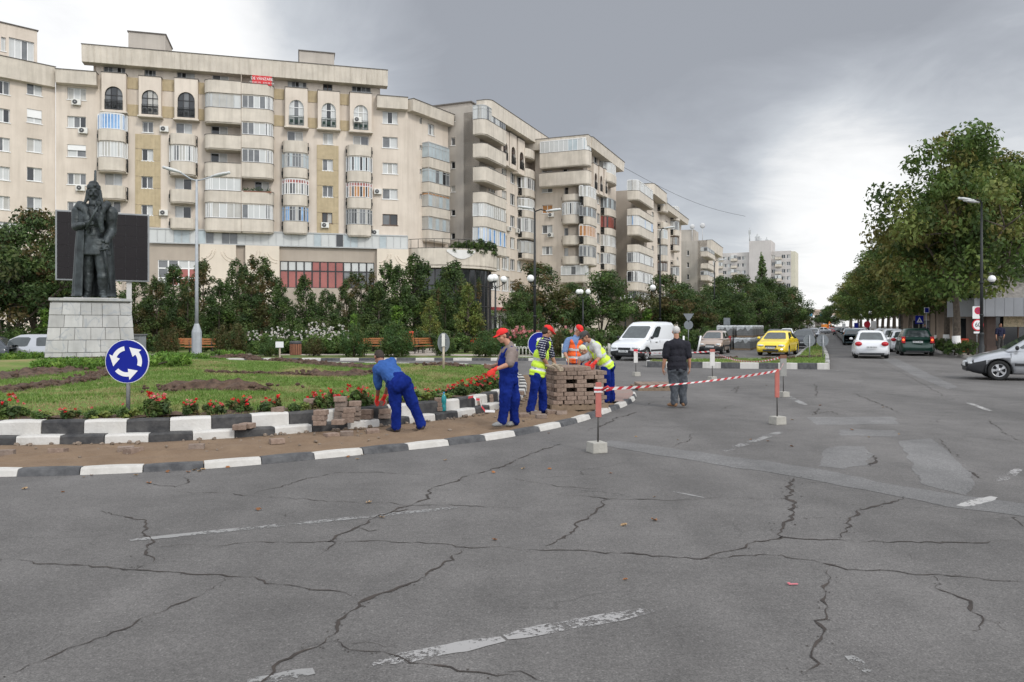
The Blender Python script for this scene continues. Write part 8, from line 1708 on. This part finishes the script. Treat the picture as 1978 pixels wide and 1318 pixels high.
T3 = barrier('barrier post with grey board and brown top just behind the thin red one', 1514, 767, 19, 1513, 686, 727, PGY, 12, mat('board_brown', (.17, .085, .055), .8, .2, 6))
T4 = barrier('barrier post with white board in front of the striped median', 1376, 736, 16, 1376, 675, 707, PWH, 9, PRED)
T5 = barrier('barrier post with white board and red tip in front of the van', 1229, 727, 15, 1228, 675, 701, PWH, 7.5, SRD)
# warning tape: a strip of red and white segments twisting between the posts
TRED = mat('tape_red', (.50, .035, .045), .45, .08, 9); TWH = mat('tape_white', (.66, .64, .63), .45, .04, 9)
def tape(label, A_, B_, sag, w, seg=.09, twist=0.0, t0=0.0):
    L = (B_ - A_).length; n = int(L / (seg / 4)); mb = MB(); dr = (B_ - A_).normalized(); pr = []
    for i in range(n + 1):
        t = i / n; p = A_.lerp(B_, t) - Vector((0, 0, sag * 4 * t * (1 - t))); a = twist * t * L + t0 + .25 * math.sin(t * L * 2.1); up_ = Vector((0, 0, 1)) * math.cos(a) + dr.cross(Vector((0, 0, 1))) * math.sin(a); ww = w * (.75 + .25 * math.cos(t * L * 1.6)); sh = dr * (w * .7); pr.append((p + up_ * ww / 2 + sh, p - up_ * ww / 2 - sh))
    for i in range(n):
        a, b = pr[i], pr[i + 1]; mb.add([a[1], b[1], b[0], a[0]], [(0, 1, 2, 3)], (i // 4) % 2)
    return tag(mb.build('warning_tape', [TRED, TWH]), label, 'tape')
def dn(v, z): return Vector((v.x, v.y, v.z - z))
tape('red and white warning tape stretched between the two red posts', dn(T1, .09) + Vector((0, -.03, 0)), dn(T2, .03) + Vector((0, -.03, 0)), .05, .043, .1, 0)
tape('short piece of warning tape between the thin red post and the grey one', dn(T2, .03), dn(T3, .2), .05, .045)
tape('warning tape sagging from the grey post to the white post before the median', dn(T3, .04), dn(T4, .05), .22, .042, .1, 0)
tape('warning tape running from the white post past the standing man', dn(T4, .06), dn(T5, .1), .05, .042, .1, 0)
mb = MB()
for T_, m_ in ((T1, 0),): 
    for z in (.075, .1, .125): mb.bx(T_.x - .06, T_.x + .06, T_.y - .03, T_.y + .03, T_.z - z - .014, T_.z - z + .014, int(z * 40) % 2)
mb.tube([T1 + Vector((.05, -.03, -.1)), T1 + Vector((.12, -.08, -.05)), T1 + Vector((.17, -.06, -.09)), T1 + Vector((.1, -.05, -.11))], .018, 6, 0)
tag(mb.build('tape_knot', [TRED, TWH]), 'knot of warning tape tied round the nearest red barrier post', 'tape')
p = G(925, 775, .37); mb = MB(); pts = [Vector((p.x + x, p.y + y, .385 + z)) for x, y, z in ((-.2, .1, .02), (-.1, 0, .05), (-.05, -.03, .0), (.02, -.06, .0), (.05, -.09, -.12), (.12, -.15, -.2), (.3, -.2, -.2))]
for i in range(len(pts) - 1): a, b = pts[i], pts[i + 1]; mb.add([a + Vector((0, 0, .04)), a - Vector((0, .02, .0)), b - Vector((0, .02, 0)), b + Vector((0, 0, .04))], [(0, 1, 2, 3)], i % 2)
tag(mb.build('tape_end', [TRED, TWH]), 'loose end of warning tape draped over the inner kerb', 'tape')
# fallen leaves
LFM = [mat('dry_leaf', (.28, .12, .045), .8, .3, 9, objvar=.3), mat('dry_leaf_tan', (.33, .22, .12), .8, .3, 9, objvar=.3)]
def leafmesh(m):
    mb = MB(); pts = [(0, -.5), (.22, -.3), (.5, -.2), (.32, 0), (.42, .3), (.14, .25), (0, .55), (-.16, .25), (-.42, .28), (-.3, .0), (-.5, -.22), (-.2, -.3)]
    vs = [(x * .1, y * .1, .012 + .03 * abs(x) + .02 * y * y + .012 * math.sin(x * 7)) for x, y in pts] + [(0, 0, .004)]; mb.add(vs, [(i, (i + 1) % 12, 12) for i in range(12)]); return mb.build('fallen_leaf', m)
lm = [leafmesh(m) for m in LFM]; lu = [0, 0]
spots = v6([(350, 78), (520, 78), (640, 65), (320, 85), (240, 142), (95, 130), (985, 210), (1460, 240), (1890, 325), (1410, 183), (870, 48), (745, 58), (1885, 68), (1700, 20), (570, 108), (765, 62), (720, 66)]) + v7([(450, 468), (566, 448), (65, 250), (165, 252), (565, 358), (1000, 145), (495, 128), (1200, 8), (1440, 15), (1320, 102), (1500, 118), (455, 675), (655, 140), (1090, 165), (1385, 130), (400, 268)]) + [(700, 880), (712, 876), (905, 848), (380, 905), (392, 908), (1060, 838), (690, 888), (672, 884), (1480, 745), (1450, 850), (1530, 812), (1583, 784), (650, 847), (665, 843)]
for i, (px, py) in enumerate(spots):
    p = G(px, py, 0); k = i % 2; o = lm[k] if not lu[k] else lm[k].copy()
    if lu[k]: COL.objects.link(o)
    lu[k] = 1; o.location = (p.x, p.y, .004 if not (640 < px < 670 and py < 850) else .06); o.rotation_euler = (RD.uniform(-.2, .2), RD.uniform(-.2, .2), RD.uniform(0, 6)); s = RD.uniform(.35, .7); o.scale = (s, s, s); tag(o, 'dry fallen leaf lying curled on the road surface', 'leaf', 'dry leaves on the road')
p = G(1532, 1131, 0); mb = MB(); mb.box((0, 0, .006), (.065, .014, .005), 0, .1); mb.box((-.028, .006, .01), (.02, .013, .005), 0, .6); tag(mb.build('litter_scrap', mat('scrap_pink', (.55, .16, .19), .5), None, (p.x, p.y, .004)), 'small pink scrap of litter on the bare road', 'litter')
# ================================================================ VEHICLES
def paintm(name, col, metal=0.0): return mat('car_paint_' + name, col, .28, .04, 2, metal, coat=.6, spec=.5)
CW, CS, CY, CG, CB, CD, CT, CR = paintm('white', (.66, .67, .69)), paintm('silver', (.40, .41, .43), .5), paintm('yellow', (.82, .60, .035)), paintm('green', (.010, .042, .030), .2), paintm('beige', (.36, .28, .23), .2), paintm('dark', (.035, .042, .052), .3), paintm('teal', (.03, .07, .085), .2), paintm('red', (.33, .02, .025))
CGL = mat('car_glass', (.045, .054, .056), .05, .35, 3, spec=.8); CPL = mat('car_plastic', (.022, .023, .025), .6, .15, 6); TYR = mat('tyre', (.018, .018, .018), .85, .15, 9); RIMM = mat('wheel_rim', (.42, .42, .43), .35, .1, 6, metal=.6); HLM = mat('headlight_glass', (.55, .57, .58), .12, .12, 7, spec=.7); TLM = mat('taillight_red', (.42, .012, .02), .2, .1, 7); PLM = mat('number_plate', (.62, .63, .63), .5, .04, 4); LIT = emis('lit_taillight', (.95, .14, .03), 1.6); FOG = emis('daylight_lamp', (1, .97, .88), 1.3)  # car glass tint is lifted to carry a sky reflection
def interp(pts, x):
    for (a, b), (c, d) in zip(pts[:-1], pts[1:]):
        if x <= c: return b + (d - b) * (x - a) / (c - a)
    return pts[-1][1]
def car(label, cat, L, Wd, top, cab, paint, wb, rw, x, y, ang, tail='mid', low=None, group=None, clear=.19, lit=False, fog=False, sides=((.04, .47), (.52, .96)), van=False, plate='', arch=.05, detail=True, name='car'):
    """top: outline of hood/belt/boot, (x, z) from tail (-L/2) to nose; cab: belt z, roof z, belt rear x, roof rear x, roof front x, belt front x; wb: axle x positions rear, front"""
    root = thing(name, label, cat, (x, y, 0), ang, group); h = Wd / 2; st = [-L / 2 + L * i / 26 for i in range(27)]; mb = MB(); ring = 16
    for i, xx in enumerate(st):
        e = abs(xx) / (L / 2); w = h * (1 - .17 * max(0, (e - .72) / .28) ** 2.2); zt = interp(top, xx); zb = clear + .12 * max(0, (e - .86) / .14) ** 1.5; dz = zt - zb
        half = [(w * .86, zb), (w * .965, zb + dz * .08), (w * .985, zb + dz * .25), (w * 1.0, zb + dz * .52), (w * .992, zb + dz * .74), (w * .95, zb + dz * .91), (w * .86, zb + dz * .985), (w * .45, zt + .018)]
        nx = xx
        for k, (yy, zz) in enumerate(half + [(-q[0], q[1]) for q in half[::-1]]):
            v = (zz - zb) / max(dz, .01); nx = xx * (1 - (.035 * (2 * v - .9) ** 2 if e > .95 else 0)); mb.v.append(Vector((nx, yy, zz)))
    for i in range(26):
        for k in range(ring): mb.f.append([i * ring + k, (i + 1) * ring + k, (i + 1) * ring + (k + 1) % ring, i * ring + (k + 1) % ring]); mb.m.append(0); mb.s.append(True)
    mb.f += [list(range(ring)), [26 * ring + k for k in range(ring)][::-1]]; mb.m += [0, 0]; mb.s += [True, True]
    if low:
        for q, f in enumerate(mb.f):
            c = sum((mb.v[k] for k in f), Vector()) / len(f)
            if c.z < low and (abs(c.x) > L * .36 or van and abs(c.x) > L * .37): mb.m[q] = 1
    b = mb.build('body', [paint, CPL], root, fix=True)
    if detail:
        cut = MB()
        for ax in wb:
            for s in (-1, 1): cut.lathe([(rw + arch, 0), (rw + arch, .34)], 28, 0, (ax, s * (h + .04) - (.30 if s > 0 else -.30) * 1.0, rw), Matrix.Rotation(-s * math.pi / 2, 3, 'X'))
        co = cut.build('cut', [CPL], root); KIDS[root.name].remove(co.name); bo = b.modifiers.new('arch', 'BOOLEAN'); bo.operation = 'DIFFERENCE'; bo.object = co; bo.solver = 'EXACT'
        me = bpy.data.meshes.new_from_object(b.evaluated_get(bpy.context.evaluated_depsgraph_get())); b.modifiers.clear(); b.data = me; bpy.data.objects.remove(co)
        while len(me.materials) < 2: me.materials.append(CPL)
        for pg in me.polygons:
            if any((pg.center.x - ax) ** 2 + (pg.center.z - rw) ** 2 < (rw + arch - .012) ** 2 for ax in wb) and abs(pg.center.y) < h * .97: pg.material_index = 1
        for ax in wb:
            for s in (-1, 1):
                lip = MB(); lip.tube([(ax + (rw + arch) * math.cos(a), s * (h - .008), rw + (rw + arch) * math.sin(a)) for a in (math.radians(q) for q in range(-15, 196, 14))], .018, 5); lip.build('arch_trim', CPL if low else paint, root)
    zb_, zr, rb, rr, rf, fb = cab; wbelt, wroof = h * .93, h * (.80 if van else .70); g = MB(); N_ = []
    def outl(xa, xb, w, z, r):
        o = []
        for cx_, cy_, a0 in ((xb - r, w - r, 0), (xa + r, w - r, 90), (xa + r, -w + r, 180), (xb - r, -w + r, 270)):
            for q in range(5): a = math.radians(a0 + q * 22.5); o.append((cx_ + r * math.cos(a), cy_ + r * math.sin(a), z))
        return o
    rings = [outl(rb, fb, wbelt, zb_ - .06, .12), outl(rr - .02, rf + .02, wroof, zr - .09, .16), outl(rr + .08, rf - .09, wroof - .07, zr - .025, .16), outl(rr + .3, rf - .32, wroof * .55, zr, .1)]
    if van: rings = [outl(rb, fb, wbelt, zb_ - .06, .12), outl(rr - .03, rf + .05, wroof + .03, zr - .2, .16), outl(rr + .05, rf - .15, wroof - .06, zr - .05, .18), outl(rr + .3, rf - .5, wroof * .55, zr, .1)]
    o = [p for r_ in rings for p in r_]; fs = [(r_ * 20 + k, r_ * 20 + (k + 1) % 20, (r_ + 1) * 20 + (k + 1) % 20, (r_ + 1) * 20 + k) for r_ in range(3) for k in range(20)] + [tuple(60 + k for k in range(20))]
    g.add(o, fs, 0, True); g.build('cabin', [paint], root, bevel=0)
    zt_ = rings[1][0][2]; xr0, xf0 = rings[1][5][0] if False else rr - .02, rf + .02
    if van: xr0, xf0 = rr - .03, rf + .05
    wr2 = wroof + (.03 if van else 0)
    def pane(nm, P00, P10, P11, P01, u0, u1, v0, v1, m=CGL):
        P_ = [Vector(p) for p in (P00, P10, P11, P01)]
        def at(u, v): return P_[0].lerp(P_[1], u).lerp(P_[3].lerp(P_[2], u), v)
        n = (P_[1] - P_[0]).cross(P_[3] - P_[0]).normalized(); c = (P_[0] + P_[2]) / 2 - Vector((0, 0, zb_))
        if n.dot(Vector((c.x, c.y, .2))) < 0: n = -n
        k = .03; vs = [at(u0 + k, v0), at(u1 - k, v0), at(u1, v0 + .06), at(u1, v1 - .1), at(u1 - k * 2, v1), at(u0 + k * 2, v1), at(u0, v1 - .1), at(u0, v0 + .06)]
        q = MB(); q.add([p + n * .009 for p in vs] + [p - n * .004 for p in vs], [tuple(range(8))] + [(i, (i + 1) % 8, 8 + (i + 1) % 8, 8 + i) for i in range(8)]); return q.build(nm, m, root, fix=True)
    zl = zb_ - .06; r_ = .10
    pane('windscreen', (fb, -wbelt, zl), (fb, wbelt, zl), (xf0, wr2, zt_), (xf0, -wr2, zt_), .09, .91, .12, .95)
    if not van: pane('rear_window', (rb, -wbelt, zl), (rb, wbelt, zl), (xr0, wr2, zt_), (xr0, -wr2, zt_), .1, .9, .15 if tail != 'hatch' else .25, .93)
    for s in (-1, 1):
        for u0, u1 in sides: pane('side_window', (rb, s * wbelt, zl), (fb, s * wbelt, zl), (xf0, s * wr2, zt_), (xr0, s * wr2, zt_), u0 + .05, u1 - .02, .16, .93)
        mx = fb - .32; q = MB(); q.ball((mx, s * (wbelt + .13), zb_ + .06), (.06, .10, .075), 12); q.build('mirror', paint if not low else CPL, root)
        if detail:
            q = MB()
            for u in sorted({a for a, b_ in sides} | {sides[-1][1]}): xx = rb + (fb - rb) * u; q.bx(xx - .005, xx + .005, s * (h * .985) - .012, s * (h * .985) + .008, clear + .12, zb_ - .1)
            q.build('door_seam', CPL, root); q = MB()
            for u0, u1 in sides[-2:]: xx = rb + (fb - rb) * (u0 + .09); q.bx(xx, xx + .19, s * (h * .985) - .02, s * (h * .985) + .02, zb_ - .2, zb_ - .165)
            q.build('door_handle', paint if not van else CPL, root)
            if low: q = MB(); q.bx(wb[0] + rw + .1, wb[1] - rw - .1, s * h - .02, s * h + .015, clear + .27, clear + .36); q.build('side_moulding', CPL, root)
    zf = interp(top, L / 2 - .05); zr_ = interp(top, -L / 2 + .05); xn, xt = L / 2, -L / 2
    for s in (-1, 1):
        q = MB(); q.ball((xn - .24, s * h * .66, zf - .035), (.22, h * .25, .075), 16); hl = q.build('headlight', HLM, root)
        if fog: q = MB(); q.ball((xn - .10, s * h * .72, clear + .2), (.08, .10, .05), 12); q.build('fog_lamp', FOG, root)
        q = MB(); tz = zr_ - .14 if tail != 'hatch' else zr_ - .1
        if tail == 'hatch': q.box((xt + .12, s * h * .83, tz + .02), (.2, .2, .38))
        else: q.ball((xt + .15, s * h * .74, tz), (.16, h * .21, .13), 14)
        tl = q.build('taillight', TLM, root, bevel=.02 if tail == 'hatch' else 0)
        if lit: q = MB(); q.ball((xt + .035, s * h * .83, tz + .02), (.025, .075, .09), 10); q.build('lit_lamp', LIT, tl)
        for ax in wb:
            wl = bpy.data.objects.new('wheel', None); COL.objects.link(wl); wl.parent = root; wl.location = (ax, s * (h - .115), rw); KIDS.setdefault(root.name, []).append(wl.name); M = Matrix.Rotation(-s * math.pi / 2, 3, 'X')
            q = MB(); q.lathe([(rw * .64, -.09), (rw * .93, -.10), (rw, -.06), (rw, .06), (rw * .93, .10), (rw * .64, .09), (rw * .64, -.09)], 30, 0, (0, 0, 0), M, True, False); q.build('tyre', TYR, wl)
            q = MB(); q.lathe([(rw * .66, .03), (rw * .66, .088), (rw * .60, .088), (rw * .56, .045), (.06, .05), (.055, .085), (.001, .088)], 24, 0, (0, 0, 0), M, True, False)
            for k in range(5):
                a = k * math.tau / 5; q.add([M @ Vector(p) for p in ((math.cos(a - .3) * .05, math.sin(a - .3) * .05, .09), (math.cos(a + .3) * .05, math.sin(a + .3) * .05, .09), (math.cos(a + .26) * rw * .61, math.sin(a + .26) * rw * .61, .082), (math.cos(a - .26) * rw * .61, math.sin(a - .26) * rw * .61, .082))], [(0, 1, 2, 3)], 0)
            q.build('rim', RIMM, wl)
            q = MB(); q.lathe([(rw * .57, .046), (rw * .57, .049)], 20, 0, (0, 0, 0), M); q.build('rim_shade_disc', CPL, wl)  # dark disc painted in for the shade between the spokes
    q = MB(); q.bx(xn - .2, xn - .015, -h * .36, h * .36, zf - .14, zf - .03); q.build('grille', CPL, root, bevel=.02)
    q = MB(); q.bx(xn - .12, xn + .01, -h * .5, h * .5, clear + .07, clear + .2); q.build('air_intake', CPL, root, bevel=.03)
    for xx, zz, dx in ((xn + .014, clear + .29, 1), (xt - .012, zr_ - .32 if tail == 'mid' else zr_ - .2, -1)):
        q = MB(); q.bx(xx - .008, xx + .008, -.26, .26, zz - .055, zz + .055); pl = q.build('number_plate', PLM, root)
        if plate: text(plate, .1, CPL, pl, (xx + dx * .012, 0, zz), (math.pi / 2, 0, dx * math.pi / 2), 'plate_number')
    if detail: q = MB(); q.bx(xt - .004, xt + .1, -h * .7, h * .7, clear + .02, clear + .12); q.build('rear_valance', CPL, root, bevel=.02)
    return root
AU = math.atan2(.926, .377)
def along(px, d, f): p = P(px, 640, d); return p.x + math.cos(AU) * f, d + math.sin(AU) * f
SED = dict(top=[(-2.15, .62), (-2.1, .93), (-1.6, 1.0), (-.9, .99), (.7, .95), (1.2, .9), (1.9, .76), (2.13, .62), (2.15, .5)], wb=(-1.3, 1.33), rw=.31)
HAT = dict(top=[(-1.95, .6), (-1.92, .98), (-1.6, 1.0), (-.9, .98), (.7, .95), (1.15, .9), (1.75, .75), (1.93, .6), (1.95, .5)], wb=(-1.2, 1.22), rw=.30)
SC_ = (.97, 1.47, -1.75, -.95, .3, 1.05); HC = (.97, 1.48, -1.9, -1.45, .25, 1.1)
x, y = along(1684, 41.4, 2.15); car('white saloon car driving away in the right lane past the median', 'car', 4.3, 1.74, SED['top'], (.97, 1.52, -1.7, -.98, .35, 1.1), CW, SED['wb'], .31, x, y, AU, plate='GR 08 MHV')
x, y = along(1773, 45.2, 2.15); car('dark green people carrier with glowing tail lights at the right pavement', 'car', 4.3, 1.8, [(-2.15, .6), (-2.12, 1.02), (-1.5, 1.05), (.7, 1.0), (1.3, .94), (1.9, .76), (2.13, .62), (2.15, .5)], (1.02, 1.62, -2.1, -1.7, .5, 1.35), CG, (-1.32, 1.38), .31, x, y, AU, 'hatch', lit=True, plate='GR 05 BCT', sides=((.03, .28), (.31, .6), (.64, .96)))
x, y = along(1745, 51.5, 1.95); car('white hatchback with round red tail lights just ahead of the dark green car', 'car', 3.9, 1.7, HAT['top'], HC, CW, HAT['wb'], .3, x, y, AU + .03, plate='GR 10 KLM')
x, y = along(1726, 58.5, 1.95); c_ = car('white hatchback with upright red tail lights, second ahead of the dark green car', 'car', 3.9, 1.7, HAT['top'], (.97, 1.55, -1.92, -1.65, .25, 1.1), CW, HAT['wb'], .3, x, y, AU, 'hatch')
def again(src, label, x, y, ang=AU): o = copy_tree(src); o.location = (x, y, 0); o.rotation_euler = (0, 0, ang); tag(o, label); return o
x, y = along(1708, 66.5, 2); again(c_, 'white car farthest ahead in the queue along the right pavement', x, y)
x, y = along(1660, 76, 2); again(c_, 'white car ahead of the white saloon, showing at its upper left', x, y)
x, y = along(1648, 70, 2); tl_ = car('dark teal car half hidden left of the distant white car', 'car', 4.1, 1.7, HAT['top'], HC, CT, HAT['wb'], .3, x, y, AU, detail=False)
h = Vector((-.5, -.866, 0)); n_ = P(1488, 640, 45.3); car('bright yellow saloon car coming towards the roundabout with lamps on', 'car', 4.5, 1.78, [(-2.25, .6), (-2.2, .97), (-1.6, 1.03), (.8, .97), (1.3, .93), (2.0, .78), (2.23, .62), (2.25, .5)], (.98, 1.47, -1.95, -1.0, .35, 1.2), CY, (-1.27, 1.32), .32, n_.x - h.x * 2.25, 45.3 - h.y * 2.25, math.atan2(h.y, h.x), fog=True, plate='GR 03 TAX')
n_ = P(1552, 640, 60); car('dark blue-grey car following behind the yellow saloon', 'car', 4.3, 1.75, SED['top'], SC_, CD, SED['wb'], .31, n_.x + .377 * 2.1, 60 + .926 * 2.1, AU + math.pi, plate='GR 07 ABD')
n_ = P(1371, 640, 48.2); car('small beige car with dark bumper parked before the wrapped pallets', 'car', 3.5, 1.5, [(-1.75, .6), (-1.72, .98), (-.9, 1.0), (.75, .98), (1.15, .92), (1.6, .74), (1.74, .6), (1.75, .5)], (.98, 1.46, -1.7, -1.35, .3, 1.2), CB, (-1.15, 1.17), .27, n_.x + .42 * 1.75, 48.2 + .907 * 1.75, math.atan2(-.907, -.42), 'hatch', low=.52, plate='GR 02 MTZ')
h = Vector((-.6, -.8, 0)); n_ = P(1204, 640, 39.0); VN = car('white high-roof delivery van turning round the roundabout', 'van', 4.4, 1.8, [(-2.2, .5), (-2.18, 1.1), (-1, 1.12), (.9, 1.10), (1.4, 1.04), (2.0, .86), (2.18, .66), (2.2, .5)], (1.10, 1.98, -2.18, -2.12, .25, 1.28), CW, (-1.38, 1.35), .32, n_.x - h.x * 2.2, 39.0 - h.y * 2.2, math.atan2(h.y, h.x), low=.58, van=True, sides=((.60, .90),), plate='B 42 LPN', name='delivery_van')
x = P(70, 640, 32).x; car('silver grey car passing behind the stone pedestal, cut by the left edge', 'car', 4.3, 1.72, SED['top'], (.93, 1.42, -1.9, -1.1, .3, 1.15), CS, SED['wb'], .31, x, 31.6, math.pi + .18, plate='')
x = P(-72, 640, 27.5).x; car('dark car at the left edge with only its tail showing', 'car', 4.1, 1.7, HAT['top'], (.93, 1.36, -1.9, -1.45, .25, 1.1), CD, HAT['wb'], .3, x - 1.9, 30.0, math.pi + .3, detail=False)
car('silver estate car with dark bumper entering from the right edge', 'car', 4.45, 1.74, [(-2.22, .6), (-2.2, 1.0), (-1.2, 1.02), (.75, .98), (1.2, .94), (1.7, .82), (2.1, .66), (2.22, .52)], (.99, 1.64, -2.15, -1.75, .25, 1.2), CS, (-1.52, 1.36), .325, 17.2, 25.15, math.pi - .40, 'hatch', low=.60, sides=((.03, .30), (.33, .6), (.64, .95)), clear=.2)
# far traffic
n_ = P(1586, 640, 175); far = car('far silver car crossing the end of the boulevard', 'car', 4.3, 1.72, SED['top'], SC_, CS, SED['wb'], .31, n_.x, 175, math.pi, detail=False)
for px, d, a, m_, lab in ((1618, 150, AU, CD, 'far dark car driving away at the end of the boulevard'), (1606, 185, AU, CR, 'far red car at the end of the right lane'), (1560, 90, AU + math.pi, CD, 'far dark car behind the blue-grey one'), (1572, 112, AU + math.pi, CS, 'far silver car in the oncoming lane'), (1520, 96, AU + math.pi, CW, 'far white car beyond the wrapped pallets'), (1497, 72, AU + math.pi, CD, 'dark car roof showing just behind the yellow saloon'), (1633, 130, AU, CD, 'far dark car parked under the right-hand trees'), (1640, 100, AU, CS, 'far grey car parked under the right-hand trees')):
    n_ = P(px, 640, d); o = again(far, lab, n_.x, d, a)
    for chn in KIDS[o.name]:
        ch = bpy.data.objects[chn]
        if ch.type == 'MESH' and ch.name.split('.')[0] in ('body', 'cabin', 'mirror'): ch.data = ch.data.copy(); ch.data.materials[0] = m_
# orange machine at the far end
n_ = P(1593, 640, 210); r = thing('digger', 'small orange digger far off below the railway bridge', 'digger', (n_.x, 210, 0)); OR_ = mat('machine_orange', (.62, .20, .02), .6, .1, 3); mb = MB(); mb.bx(-1, 1, -.8, .8, .6, 1.3); mb.bx(-.7, .5, -.7, .7, 1.3, 2.2); mb.build('cab', OR_, r, bevel=.1); mb = MB(); mb.tube([(.9, 0, 1.2), (1.3, 0, 2.9), (1.9, 0, 1.6)], [.2, .16, .12], 6); mb.build('boom', OR_, r)
for y_ in (-1, 1): mb = MB(); mb.bx(-1.2, 1.2, y_ * .7 - .2, y_ * .7 + .2, 0, .6); mb.build('track', CPL, r, bevel=.2)
